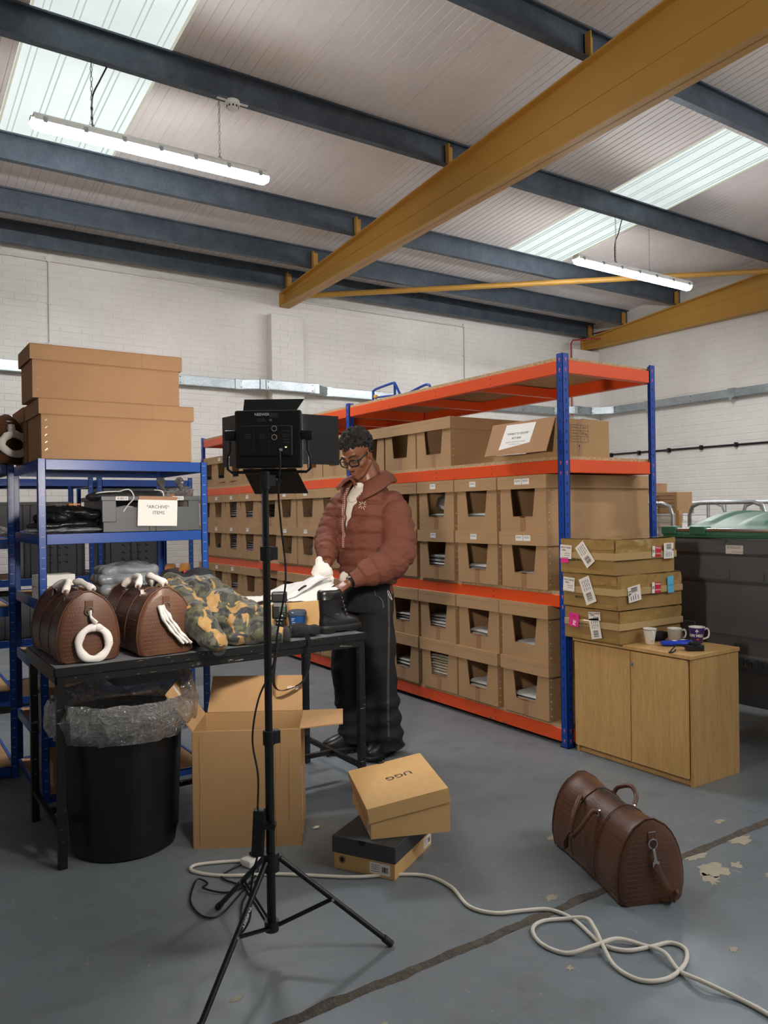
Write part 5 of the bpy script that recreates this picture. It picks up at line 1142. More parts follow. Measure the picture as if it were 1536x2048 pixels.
for k in range(3): a = av + (.0) ; gl.ell((.0375 * cos(a + .12 * (k - 1)), .0375 * sin(a + .12 * (k - 1)), .066 + (.006 if k == 1 else 0)), (.004, .004, .005), None, 8, 6)
gl.tube([(.037 * cos(av), .037 * sin(av), .052), (.0375 * cos(av), .0375 * sin(av), .064)], .0012, 5); obj('glass_emblem', gl, m_white, pm, smooth=60)
obj('chocolate_emblem', MB().ell((.0318 * cos(av + .1), .0318 * sin(av + .1), .022), (.008, .008, .006), None, 10, 6), m_copper, pm, smooth=60)
wp = thing('wipes_packet', 'blue glossy packet lying on the cabinet top before the mugs', 'packet', (3.47, 2.49, mz), radians(-33.7))
m_bluefoil = plain('blue_foil', '#1640c0', .15, 0, .1, 20, .8, .004, 40)
obj('wrapper', shake(MB().rings([[(x, a * .032 * s_, .014 + b * .014 * s_) for a, b in [(cos(q) , sin(q)) for q in [2 * pi * k / 16 for k in range(16)]]] for x, s_ in ((-.085, .55), (-.08, .75), (-.06, 1), (0, 1.02), (.06, 1), (.08, .75), (.085, .55))]), .0025, 50), m_bluefoil, wp, smooth=60)
for x in (-.03, .025): obj('white_flash', MB().box(x, x + .02, -.012, .012, .027, .0285, Matrix.Rotation(.3, 4, 'Z')), m_white, wp)
wp.location = (3.495, 2.515, mz)
cm = thing('compact_camera', 'small black compact camera with wrist strap at the cabinet top edge', 'camera', (3.44, 2.375, mz), radians(-33.7))
obj('camera_body', MB().box(-.045, .04, -.022, .022, 0, .03), m_blackp, cm, bev=.005, seg=2); obj('lens_ring', MB().lathe([(.027, .03), (.027, .04), (.022, .044), (.018, .044), (.016, .04)], (-.005, 0, 0), n=28), m_black, cm, smooth=40)
obj('wrist_strap', MB().tube(bez([(-.045, .005, .018), (-.08, .01, .028), (-.11, -.0, .012), (-.135, -.03, .0), (-.15, -.055, .004), (-.14, -.06, .004), (-.12, -.04, .004), (-.1, -.01, .008)]), .0035, 6), m_blackfab, cm, smooth=60)
soft('cloth_pouch', 'black cloth pouch behind the white mug on the cabinet top', 'pouch', [('e', (3.565, 2.67, .665), (.06, .03, .026)), ('e', (3.53, 2.68, .66), (.035, .03, .024))], m_blackfab, .005, .005, 30, 2, floor=mz)
# ------------------------------------------------------------------ clothes and gear on the table
tz = .7755
soft('camouflage_jacket', 'camouflage padded jacket heaped on the table with one sleeve hanging over the edge', 'clothing',
     [('c', (1.175, 3.50, 1.0), (1.17, 3.36, .96), .085, .085), ('c', (1.17, 3.36, .96), (1.185, 3.20, .895), .082, .068), ('c', (1.185, 3.20, .895), (1.215, 3.09, .825), .066, .046),
      ('e', (1.33, 3.42, .90), (.17, .16, .125)), ('e', (1.30, 3.50, .99), (.13, .1, .08)), ('e', (1.42, 3.33, .87), (.12, .13, .095)), ('c', (1.40, 3.36, .90), (1.46, 3.22, .84), .08, .062), ('e', (1.40, 3.24, .82), (.1, .07, .05)), ('e', (1.24, 3.44, 1.02), (.09, .09, .05)), ('e', (1.36, 3.48, .99), (.07, .06, .05))],
     m_camo, .006, .017, 15, 3, sm=2, floor=tz)
cj = [o for o in D.objects if o.get('category') == 'clothing' and o.name.startswith('camouflage')][0]
jo = cj.location
def rel(p): return tuple(Vector(p) - jo)
obj('cuff', MB().rings([[rel((1.218 + r * cos(a), 3.082 - .012 * s_ + r * .25 * sin(a), .815 - .02 * s_ + r * .8 * sin(a))) for a in [2 * pi * k / 18 for k in range(18)]] for r, s_ in ((.032, -1), (.035, 0), (.032, 1), (.026, 1), (.022, -.5))], cap=True), m_blackfab, cj, smooth=60)
obj('sleeve_end', MB().tube([rel((1.47, 3.25, .83)), rel((1.53, 3.2, .815)), rel((1.565, 3.17, .81))], [.04, .036, .032], 14), m_camo, cj, smooth=60)
obj('cuff', MB().rings([[rel((1.565 + .008 * s_, 3.165 - .008 * s_ + .9 * r * cos(a) * .5, .81 + r * sin(a))) for a in [2 * pi * k / 16 for k in range(16)]] for r, s_ in ((.032, -1), (.035, 1), (.034, 2), (.026, 2), (.022, 0))], cap=True), m_garblk, cj, smooth=60)
soft('black_jacket', 'black padded jacket between the second duffel bag and the camouflage jacket', 'clothing', [('e', (1.22, 3.66, .98), (.09, .09, .12)), ('e', (1.36, 3.67, .97), (.11, .08, .13)), ('e', (1.21, 3.5, .87), (.05, .14, .09)), ('e', (1.20, 3.32, .82), (.045, .12, .045))], m_garblk, .008, .012, 13, 8, floor=tz)
soft('fabric_hat', 'crumpled black fabric hat on the table before the blue tub', 'hat', [('e', (1.70, 3.27, .805), (.055, .045, .036)), ('e', (1.755, 3.25, .80), (.045, .04, .03)), ('e', (1.66, 3.29, .80), (.045, .035, .012))], m_blackfab, .005, .007, 26, 4, floor=tz)
# open box with white goods
ob = thing('open_box', 'open kraft box with white lining on the table in front of the man', 'cardboard box', (1.502, 3.452, tz))
bw_, bd_, bh_ = .475, .27, .138
obj('front_wall', MB().box(0, bw_, 0, .005, 0, bh_), m_shoebox, ob); obj('back_wall', MB().box(0, bw_, bd_ - .005, bd_, 0, bh_), m_shoebox, ob)
obj('side_wall', MB().box(0, .005, .005, bd_ - .005, 0, bh_), m_shoebox, ob); obj('side_wall', MB().box(bw_ - .005, bw_, .005, bd_ - .005, 0, bh_), m_shoebox, ob); obj('base', MB().box(.005, bw_ - .005, .005, bd_ - .005, 0, .004), m_shoebox, ob)
obj('flap', card(MB(), (.0, .0, bh_), (0, bd_, bh_), (.05, bd_, bh_ + .06), (.03, 0.01, bh_ + .012), .003), m_shoebox, ob)
obj('lining', shake(MB().grid(lambda u, v: Vector((.02 + u * (bw_ - .04), .02 + v * (bd_ - .04), bh_ - .03 + .035 * sin(pi * u) * (1 - v * .2))), 24, 14), .012, 25), m_tissue, ob, smooth=180, solid=.002)
wl = thing('white_carton_lid', 'white card lid tilted up out of the open box in his hands', 'lid', (1.502, 3.452, tz))
obj('lid_panel', card(MB(), (.25, .03, .142), (.40, .03, .130), (.548, .10, .20), (.50, .115, .257), .004), m_paper, wl); obj('lid_rim', card(MB(), (.25, .03, .142), (.50, .115, .257), (.495, .13, .272), (.24, .045, .158), .003), m_paper, wl)
obj('lid_rim', card(MB(), (.548, .10, .20), (.50, .115, .257), (.50, .145, .245), (.55, .13, .19), .003), m_paper, wl)
wg = thing('white_garment', 'white garment with a black printed mark draped out of the open box', 'clothing', (1.502, 3.452, tz))
def gfn(u, v):
    x = .05 + u * .44; y = .03 + v * .2; z = bh_ + .02 + .13 * max(0, u - .35) + .012 * sin(u * 9 + v * 3) - .05 * max(0, .25 - v) * (1 - u)
    return Vector((x, y, z + .006 * noise.noise(Vector((u * 9, v * 7, 1)))))
obj('cloth', MB().grid(gfn, 40, 20), m_garw, wg, smooth=180, solid=.006)
obj('printed_mark', MB().tube(bez([(.315, .055, .188), (.33, .05, .2), (.352, .048, .21), (.362, .05, .2), (.355, .05, .188)]), .0055, 6, flat=(1, .3)), m_ink, wg, smooth=60)
obj('printed_mark', MB().tube(bez([(.19, .12, .165), (.215, .115, .168), (.24, .12, .172)]), .004, 6, flat=(1, .3)), m_ink, wg, smooth=60)
# tub
tu = thing('lidded_tub', 'small blue tub with a dark clear lid between the flash and the boot', 'tub', (1.757, 3.405, tz)); m_tub = plain('blue_tub_print', '#234f8f', .3, 0, .05)
obj('tub_body', MB().lathe([(.034, 0), (.036, .004), (.042, .082)], n=32), m_tub, tu, smooth=50); obj('tub_lid', MB().lathe([(.043, .08), (.0465, .084), (.0465, .098), (.043, .1), (.042, .106), (.036, .106), (.036, .102)], n=32), plain('smoked_lid', '#4a5568', .12, 0, .05), tu, smooth=40)
pr = MB(); a0 = atan2(-3.4, -1.757)
for k, (s_, z) in enumerate(((.7, .068), (.5, .06), (.8, .05), (.6, .042), (.7, .034), (.4, .026))):
    a = a0 - .75; r = .0415 - (.082 - z) * .075; P = [((r + .0006) * cos(a + q), (r + .0006) * sin(a + q), z) for q in [s_ * .6 * j / 6 for j in range(7)]]; pr.tube(P, .0013, 4)
obj('printed_lines', pr, m_paper, tu)
# camera with flash
dc = thing('camera', 'black digital camera with an upright flash unit on the table edge', 'camera', (1.615, 3.31, tz), -YAW + .1)
obj('camera_body', MB().box(-.05, .045, -.025, .025, 0, .05).prism([(-.022, .05), (.018, .05), (.012, .072), (-.016, .072)], -.02, .03, 'y'), m_blackp, dc, bev=.006, seg=2)
obj('grip', MB().box(.045, .06, -.03, .03, 0, .052), m_rubber, dc, bev=.006, seg=2)
obj('lens', MB().cyl((-.045, 0, .03), (-.10, -.02, .03), .028, .03, 24).cyl((-.10, -.02, .03), (-.108, -.023, .03), .031, .028, 24), m_black, dc, smooth=40); obj('focus_ring', MB().cyl((-.065, -.0075, .03), (-.085, -.0145, .03), .0312, n=24), m_rubber, dc, smooth=40)
fu = obj('flash_body', MB().box(-.034, .034, -.02, .02, .088, .152).prism([(-.02, .072), (.02, .072), (.02, .088), (-.02, .088)], -.016, .016, 'y'), m_blackp, dc, bev=.006, seg=2)
obj('flash_head', MB().box(-.036, .036, -.028, .03, .165, .212), m_blackp, fu, bev=.007, seg=3); obj('flash_neck', MB().box(-.026, .026, -.018, .018, .15, .167), m_greyink, fu)
obj('flash_foot', MB().box(-.013, .013, -.013, .013, .07, .08), m_black, fu); obj('lcd_screen', MB().box(-.002, .028, -.0212, -.02, .118, .146), plain('lcd_green', '#4a584f', .2), fu, bev=.001)
bt = MB()
for k in range(5): bt.ell((-.004 + .007 * k, -.0205, .112 - .0012 * abs(k - 2)), (.0022, .0015, .0022), None, 8, 6)
bt.ell((.012, -.0205, .1), (.006, .0015, .006), None, 14, 8); obj('buttons', bt, m_chrome, fu)['kind'] = 'stuff'
lp = bez([(1.69, 3.20, tz + .01), (1.688, 3.160, tz + .006), (1.685, 3.150, .71), (1.675, 3.148, .64), (1.645, 3.145, .592), (1.59, 3.142, .572), (1.53, 3.14, .568), (1.50, 3.142, .60), (1.505, 3.146, .68), (1.53, 3.158, tz + .004), (1.56, 3.22, tz + .012)], 8)
sp = obj('neck_strap', MB().tube(lp, .0135, 8, flat=(.12, 1), up=(1, 0, 0)), m_blackfab, None, smooth=60); tag(sp, 'black camera neck strap with white lettering looping below the table edge', 'camera strap')
text('Canon', .021, frame((1.592, 3.1395, .573), (-1, 0, .12), (0, 0, -1)), m_paper, sp, bold=.0004)
# black boot standing on the table
bo = thing('boot', 'black lace-up boot standing on the right end of the table', 'boot', (1.818, 3.29, tz), radians(4))
def bootring(z, xb, xf, w, n=20, e=.8):
    c = (xb + xf) / 2; h = (xf - xb) / 2; return [(c + h * (abs(cos(a)) ** e) * (1 if cos(a) > 0 else -1), w / 2 * (abs(sin(a)) ** e) * (1 if sin(a) > 0 else -1), z) for a in [2 * pi * k / n for k in range(n)]]
def make_boot(t, s=1.0, leather=None, tall=True):
    leather = leather or m_boot
    up = [(.030, .002, .232, .082), (.045, .0, .234, .084), (.062, .002, .222, .08), (.075, .004, .19, .074), (.088, .004, .152, .07), (.102, .004, .128, .068), (.125, .002, .120, .068), (.155, .0, .12, .072)]
    if tall: up += [(.19, -.002, .122, .078), (.205, .0, .12, .078), (.211, .004, .115, .07)]
    obj('upper', MB().rings([bootring(z * s, a * s, b * s, w * s) for z, a, b, w in up]), leather, t, smooth=60)
    if tall: obj('padded_collar', MB().rings([bootring(z * s, a * s, b * s, w * s) for z, a, b, w in ((.165, -.004, .06, .082), (.17, -.006, .124, .084), (.19, -.007, .126, .085), (.204, -.005, .124, .083), (.211, .002, .118, .074))]), leather, t, smooth=60)
    so_ = obj('sole', MB().rings([bootring(z * s, a * s, b * s, w * s, e=.7) for z, a, b, w in ((.008, .0, .238, .086), (.02, -.004, .244, .092), (.03, -.004, .243, .092), (.036, .0, .238, .088))]), m_rubber, t, smooth=50)
    obj('heel_block', MB().rings([bootring(z * s, a * s, b * s, w * s, e=.6) for z, a, b, w in ((.0, .0, .078, .084), (.014, -.003, .082, .09))]), m_rubber, so_, smooth=50)
    obj('tread', MB().rings([bootring(z * s, a * s, b * s, w * s, e=.6) for z, a, b, w in ((.0, .125, .222, .078), (.014, .115, .24, .088))]), m_rubber, so_, smooth=50)
    for k in range(5):
        f = k / 4; x, z = (.150 - .028 * f) * s, (.088 + .085 * f) * s
        if not tall and k > 2: continue
        obj('lace', MB().tube([(x - .012 * s, -.034 * s, z), (x + .004 * s, 0, z + .010 * s), (x - .012 * s, .034 * s, z + .004 * s)], .0028 * s, 6), m_blackfab, t, smooth=60); obj('eyelet', MB().cyl((x - .012 * s, -.0375 * s, z), (x - .012 * s, -.033 * s, z), .0035 * s, n=8), m_chrome, t)
make_boot(bo, .97)
obj('side_panel_seam', MB().tube([(-.003, -.034, .1), (.03, -.0375, .085), (.07, -.037, .065), (.11, -.036, .055), (.135, -.035, .065), (.125, -.035, .1)], .0014, 5), m_black, bo); obj('tissue_stuffing', shake(MB().ell((.06, 0, .206), (.05, .03, .010), None, 14, 8), .006, 40), m_tissue, bo, smooth=180)
text('UGG', .011, frame((.075, -.0385, .088), (1, 0, 0), (0, 0, 1)), m_greyink, bo)
# ------------------------------------------------------------------ returns box on the rack
ub = thing('returns_carton', 'open carton with hanging flap and white UNABLE TO DELIVER notice on the rack', 'cardboard box', (RX0 + .003, 3.165, 1.657))
uw, ud, uh = .46, .525, .222
obj('body', MB().box(0, .005, 0, ud, 0, uh).box(uw - .005, uw, 0, ud, 0, uh).box(.005, uw - .005, 0, .005, 0, uh).box(.005, uw - .005, ud - .005, ud, 0, uh).box(.005, uw - .005, .005, ud - .005, 0, .005), m_card4, ub, bev=.001)
fl_ = obj('flap', card(MB(), (0, ud - .0, uh + .006), (0, -.005, uh + .006), (-.10, -.025, uh - .195), (-.10, ud - .03, uh - .195), .004), m_card3, ub)
obj('flap', card(MB(), (0.01, 0, uh), (uw, 0, uh), (uw - .01, .16, uh + .015), (.02, .16, uh + .008), .004), m_card4, ub); obj('flap', card(MB(), (uw, 0.01, uh), (uw, ud, uh), (uw - .2, ud - .02, uh + .01), (uw - .2, .02, uh + .008), .004), m_card4, ub)
Mu = frame((-.0545, .26, uh - .098), (-.0, -1, -.01), (.46, -.03, 1))
ns = obj('paper_notice', MB().box(-.125, .125, -.11, .098, -.001, .0012, Mu), m_paper, fl_)
text('"UNABLE TO DELIVER"', .0185, Mu @ Matrix.Translation((-.0, .032, .0016)), m_ink, ns, bold=.0003); text('RETURNS', .0185, Mu @ Matrix.Translation((-.0, .002, .0016)), m_ink, ns, bold=.0003)
text('(REFUSED, UNCLAIMED, ADDRESS', .011, Mu @ Matrix.Translation((-.0, -.024, .0016)), m_greyink, ns); text('INCOMPLETE, ETC.)', .011, Mu @ Matrix.Translation((-.0, -.04, .0016)), m_greyink, ns)
Me = frame((.20, -.0006, .14), (1, 0, 0), (0, 0, 1)); g_ = MB()
for yy in (.05, .017, -.017, -.05): g_.box(-.075, .075, yy - .0008, yy + .0008, 0, .0004, Me)
for xx in (-.075, .01, .075): g_.box(xx - .0008, xx + .0008, -.05, .05, 0, .0004, Me)
pn_ = obj('printed_grid', g_, m_ink, ub)
for s_, x_, y_, z_ in (('PKT WEIGHT', -.032, .034, .009), ('27.5', .042, .034, .02), ('NET WEIGHT', -.032, 0, .009), ('9.8 kg', .042, 0, .02), ('CARTON NO', -.032, -.034, .009), ('OF', .042, -.034, .009)): text(s_, z_, Me @ Matrix.Translation((x_, y_, .0006)), m_ink, pn_)
obj('printed_arrow', MB().box(-.0015, .0015, -.1, -.07, 0, .0004, Me).addv([Me @ Vector(p) for p in ((-.007, -.076, .0004), (.007, -.076, .0004), (0, -.062, .0004))], [(0, 1, 2)]), m_ink, pn_)
obj('tape_strip', MB().box(.185, .225, -.0009, 0, .0, uh), m_tape, ub); Mf = frame((-.0006, .28, .06), (0, -1, 0), (0, 0, 1)); obj('printed_grid', MB().box(-.15, .15, -.0008, .0008, 0, .0004, Mf).box(-.15, .15, -.03, -.0284, 0, .0004, Mf).box(-.0008, .0008, -.03, 0, 0, .0004, Mf).box(-.15, -.1485, -.03, 0, 0, .0004, Mf).box(.1485, .15, -.03, 0, 0, .0004, Mf), m_ink, ub)
# trolley lying on the rack top
ht = thing('hand_trolley', 'blue tubular hand trolley lying on top of the long rack', 'trolley', (3.7, 5.30, 2.2225))
def tb_(pts, par=ht, r=.0105, nm='frame_tube'): return obj(nm, MB().tube(bez(pts, 6), r, 10), m_blue, par, smooth=60)
tb_([(0, .38, .008), (0, .38, .15), (0, .36, .185), (0, .2, .20), (0, .07, .205), (.0, .04, .19), (.03, -.02, .06), (.05, -.06, .012)]); tb_([(0, .05, .01), (0, .05, .1), (0, .05, .195)]); tb_([(0, .375, .12), (0, .2, .11), (0, .05, .10)], r=.008); tb_([(0, .33, .01), (0, .33, .09), (0, .345, .13)], r=.008)
tb_([(0, -.09, .01), (0, -.10, .05), (0, -.125, .085), (0, -.2, .10), (0, -.36, .125), (0, -.42, .12), (0, -.44, .09), (0, -.445, .012)]); tb_([(-.02, .38, .012), (.01, 0, .012), (.05, -.44, .012)]); obj('yellow_catch', MB().cb((-.01, .325, .125), (.03, .035, .025)), m_yel, ht, bev=.004)
# ------------------------------------------------------------------ wheelie bin
wb = thing('wheelie_bin', 'large dark grey four-wheel bin with green lid behind the cabinet', 'bin', (4.05, .95, 0))
BY = 2.03
prof = [(.12, .22), (.10, .30), (.09, .42), (.075, .44), (.07, .50), (.085, .52), (.075, .60), (.06, .62), (.055, .70), (.045, .72), (.035, .92), (.02, .935), (.01, 1.08), (-.005, 1.09), (-.005, 1.165), (.0, 1.175)]
mb = MB(); R = []
for x, z in prof: R.append([(x, x * .6, z), (x, BY - x * .6, z), (1.0 - x, BY - x * .6, z), (1.0 - x, x * .6, z)])
mb.rings(R); obj('bin_body', mb, m_bin, wb, bev=.006, smooth=30)
rb = MB()
for k in range(9): yy = .2 + k * .205; rb.prism([(.036, .93), (.008, .955), (.01, .995), (.036, .975)], yy - .006, yy + .006, 'y')
obj('stiffening_rib', rb, m_bin, wb)['kind'] = 'stuff'
obj('raised_panel', MB().box(.036, .052, BY - .16, BY - .08, .52, .68).box(.03, .05, .95, 1.35, .78, .89), m_bin, wb, bev=.004); obj('catch', MB().prism([(1.62, 1.165), (1.74, 1.165), (1.71, 1.14), (1.65, 1.14)], -.012, .0, 'x'), m_bin, wb, bev=.003)
text('CONTINENTAL', .066, frame((.068, BY - .19, .475), (0, -1, 0), (-.1, 0, 1)), m_bin, wb, align='LEFT', depth=.006, name='embossed_lettering')
bl_ = obj('paper_label', MB().box(-.052, .052, -.024, .024, 0, .001, frame((-.0055, 1.585, 1.115), (0, -1, 0), (0, 0, 1))), m_tagpaper, wb); obj('printed_lines', lines(frame((-.007, 1.585, 1.115), (0, -1, 0), (0, 0, 1)), -.045, .04, (.015, .008), .003), m_greyink, bl_); text('4 1/2 Carton', .013, frame((-.0072, 1.565, 1.102), (0, -1, 0), (0, 0, 1)), m_ink, bl_)
def lidf(u, v):
    x = -.02 + 1.04 * u; y = .0 + BY * v; z = 1.19 + .125 * sin(pi * min(1, u * 1.0)) ** .7 * (min(1, 12 * min(v, 1 - v))) ** .5
    z += .010 * (1 if .25 < (v * 6) % 1 < .75 and .12 < u < .9 else 0); return Vector((x, y, z))
ld = obj('bin_lid', MB().grid(lidf, 40, 96), m_green, wb, smooth=40, solid=.012)
obj('lid_edge', MB().box(-.03, -.005, 0, BY, 1.178, 1.2).box(-.02, 1.02, BY - .02, BY + .012, 1.178, 1.2).box(-.02, 1.02, -.012, .02, 1.178, 1.2), m_green, wb, bev=.004)
obj('grab_rail', MB().cyl((-.035, .02, 1.222), (-.035, BY - .03, 1.222), .011, n=10), m_chrome, wb, smooth=60)
for y in (BY - .24, BY - .05, 1.1, .4): obj('rail_clip', MB().box(-.055, .02, y - .05, y + .05, 1.195, 1.242), m_green, wb, bev=.006)
for x in (.2, .8):
    for y in (.25, BY - .25): w_ = obj('castor', MB().cyl((x, y - .02, .085), (x, y + .02, .085), .085, n=24), m_rubber, wb, smooth=40); obj('fork', MB().box(x - .03, x + .03, y - .035, y - .025, .08, .23).box(x - .03, x + .03, y + .025, y + .035, .08, .23), m_galv, w_)
# ------------------------------------------------------------------ roll cages with goods
def cage(label, x, y, w, d, rails):
    t = thing('roll_cage', label, 'roll cage', (x, y, 0)); h = 1.385
    for xx in (0, d):
        P = [(xx, 0, .18), (xx, 0, h - .09), (xx, .025, h - .025), (xx, .09, h), (xx, w - .09, h), (xx, w - .025, h - .025), (xx, w, h - .09), (xx, w, .18)]
        s_ = obj('side_frame', MB().tube(P, .0155, 10), m_galv, t, smooth=60)
        for k in range(1, rails): obj('bar', MB().cyl((xx, w * k / rails, .2), (xx, w * k / rails, h), .005, n=6), m_galv, s_, smooth=60)
        for z in (.5, .9): obj('cross_bar', MB().cyl((xx, 0, z), (xx, w, z), .005, n=6), m_galv, s_, smooth=60)
    obj('deck', MB().box(-.01, d + .01, -.01, w + .01, .15, .18), m_galv, t)
    for xx in (.06, d - .06):
        for yy in (.06, w - .06): obj('castor', MB().cyl((xx, yy - .015, .06), (xx, yy + .015, .06), .06, n=20).box(xx - .02, xx + .02, yy - .02, yy + .02, .1, .15), m_rubber, t, smooth=40)
    return t
cage('galvanised roll cage standing behind the wheelie bin, right of the pair', 5.2, 3.02, .60, .7, 4)
cage('galvanised roll cage stacked with white trays, left of the pair', 5.2, 3.77, .60, .7, 4)
tm = MB().box(0, .32, 0, .25, 0, .006).box(-.006, .0, -.006, .256, 0, .05).box(.32, .326, -.006, .256, 0, .05).box(0, .32, -.006, 0, 0, .05).box(0, .32, .25, .256, 0, .05).box(-.014, .334, -.014, -.006, .042, .052).box(-.014, -.006, -.006, .264, .042, .052).mesh('tray')
tm.materials.append(m_white); gt = 'white trays stacked in the roll cage'
NTH = ['first', 'second', 'third'] + ['%dth' % i if i not in (21, 22, 23) else {21: '21st', 22: '22nd', 23: '23rd'}[i] for i in range(4, 26)]
for s_, (x, y, z0, n_, rz) in enumerate(((5.30, 4.02, .181, 24, 0), (5.30, 3.79, .181, 21, .03))):
    for k in range(n_):
        o = D.objects.new('white_tray', tm); COL.objects.link(o); o.location = (x + rr.uniform(-.006, .006) + .003 * k * s_, y + rr.uniform(-.004, .004), z0 + k * .0535); o.rotation_euler = (0, 0, rz + rr.uniform(-.02, .02)); o.scale = (1, .9, 1)
        tag(o, 'white plastic tray, %s from the top of the %s stack, left roll cage' % (NTH[n_ - 1 - k], 'taller' if s_ == 0 else 'shorter'), 'tray', gt)
for x, y, z, w, d, h, l in ((5.32, 4.05, 1.467, .2, .24, .085, 'flat kraft carton on the taller tray stack in the roll cage'), (5.45, 3.42, .181, .42, .34, 1.02, 'tall plain carton standing inside the right roll cage')):
    t = thing('carton', l, 'cardboard box', (x, y, z)); 
    if h > .5: t.location = (5.26, 3.06, .181); obj('body', MB().box(0, w, 0, .45, 0, .8), m_card, t, bev=.003)
    else: obj('body', MB().box(0, w, 0, d, 0, h), m_card, t, bev=.003)
    obj('tape_strip', MB().box(w / 2 - .02, w / 2 + .02, -.0007, .3, h - .04 if h < .5 else .75, (h if h < .5 else .8) + .0007), m_tape, t)
t = thing('carton', 'printed kraft carton perched on the shorter tray stack in the roll cage', 'cardboard box', (5.34, 3.83, 1.307)); obj('body', MB().box(0, .2, 0, .20, 0, .17), m_card, t, bev=.003)
obj('printed_grid', lines(frame((-.0006, .10, .09), (0, -1, 0), (0, 0, 1)), -.08, .08, (.05, .02, -.01, -.04), .004), m_ink, t)
tag(obj('wooden_batten', MB().box(5.12, 5.15, 3.655, 3.685, 0, 1.33), m_wood), 'pale wooden batten standing upright between the two roll cages', 'timber')
# ------------------------------------------------------------------ the man
from mathutils.bvhtree import BVHTree
man = thing('person', 'man in brown padded jacket, black wide jeans and glasses, looking down into box', 'person', (2.35, 3.72, 0), -YAW)
V = Vector
FW = V((-.66, -.75, 0)).normalized(); SD = V((.75, -.66, 0)).normalized()      # facing, his left
Hc = V((-.036, -.05, 1.680))
_y = V((-.53, -.85, 0)).normalized(); _x = V((-_y.y * -1, _y.x * -1, 0)); _x = _y.cross(V((0, 0, 1))).normalized()
HR = Matrix((( _x.x, _y.x, 0), (_x.y, _y.y, 0), (_x.z, _y.z, 1))) @ Matrix.Rotation(radians(-35), 3, 'X') @ Matrix.Rotation(radians(3), 3, 'Y')
Hm = Matrix.Translation(Hc) @ HR.to_4x4()
hd = MB(); E_ = hd.ell
E_((0, -.018, .034), (.074, .094, .084), None, 28, 18); E_((0, .012, -.03), (.069, .074, .075), None, 24, 16)
E_((0, .045, -.050), (.056, .044, .060), None, 20, 14); E_((0, .066, -.105), (.025, .022, .019), None, 16, 10)
for s in (-1, 1):
    hd.cap((s * .060, .0, -.06), (s * .022, .062, -.100), .018, .018)                   # jaw line
    E_((s * .04, .058, -.032), (.024, .026, .024))                                     # cheek
    hd.cap((s * .012, .084, .022), (s * .05, .066, .022), .011, .010, 10)              # brow ridge
    E_((s * .031, .076, .0), (.0165, .013, .0125))                                     # eyelid
    E_((s * .0135, .094, -.04), (.009, .010, .0075))                                   # nostril wing
    M = Matrix.Rotation(s * radians(-18), 4, 'Z') @ Matrix.Rotation(radians(12), 4, 'X')
    hd.tube([M @ V((.012 * s * 0, .021 * cos(a), .033 * sin(a))) + V((s * .079, -.012, -.008)) for a in [2 * pi * k / 16 for k in range(17)]], [.0055] * 17, 6, False)
    E_((s * .076, -.010, -.010), (.006, .017, .027), M.to_3x3().to_4x4()); E_((s * .078, .002, -.036), (.005, .007, .008))
hd.cap((0, .084, .012), (0, .108, -.032), .0085, .0125, 10); E_((0, .107, -.038), (.0125, .011, .0095))
E_((0, .083, -.058), (.028, .014, .016)); E_((0, .089, -.066), (.023, .010, .0062)); E_((0, .087, -.079), (.020, .010, .0068)); E_((0, .075, -.072), (.03, .014, .02))
hd.cap((0, -.025, -.06), (0, -.05, -.14), .056, .058, 18)
hd.xf(Hm)
body = MB(); body.addv(hd.v, hd.f)
nk = Hm @ V((0, -.03, -.09)); body.cap(nk, V((.05, .02, 1.47)), .056, .066, 18)
tor = [(.03, .0, .96, .10), (.03, .01, 1.15, .105), (.03, .02, 1.32, .11)]
for i in range(2): body.cap(V(tor[i][:3]), V(tor[i + 1][:3]), tor[i][3], tor[i + 1][3], 18)
body.cap(V((.04, .02, 1.40)) - SD * .13, V((.04, .02, 1.40)) + SD * .13, .05, .05)
def limb(pts, rs): 
    for i in range(len(pts) - 1): body.cap(V(pts[i]), V(pts[i + 1]), rs[i], rs[i + 1], 14)
limb([(.15, -.07, 1.40), (.205, -.15, 1.13), (-.055, -.276, 1.0), (-.075, -.288, .985)], [.045, .038, .027, .025])
limb([(-.12, .12, 1.41), (-.205, .02, 1.2), (-.205, -.105, 1.10), (-.203, -.135, 1.082)], [.045, .038, .027, .025])
limb([(.08, -.04, .92), (.075, -.06, .5), (.07, -.04, .1)], [.08, .055, .042]); limb([(-.04, .04, .92), (-.09, .04, .5), (-.08, .03, .1)], [.08, .055, .042])
limb([(.07, -.04, .06), (.02, -.10, .04)], [.035, .03]); limb([(-.08, .03, .06), (-.18, -.02, .04)], [.035, .03])
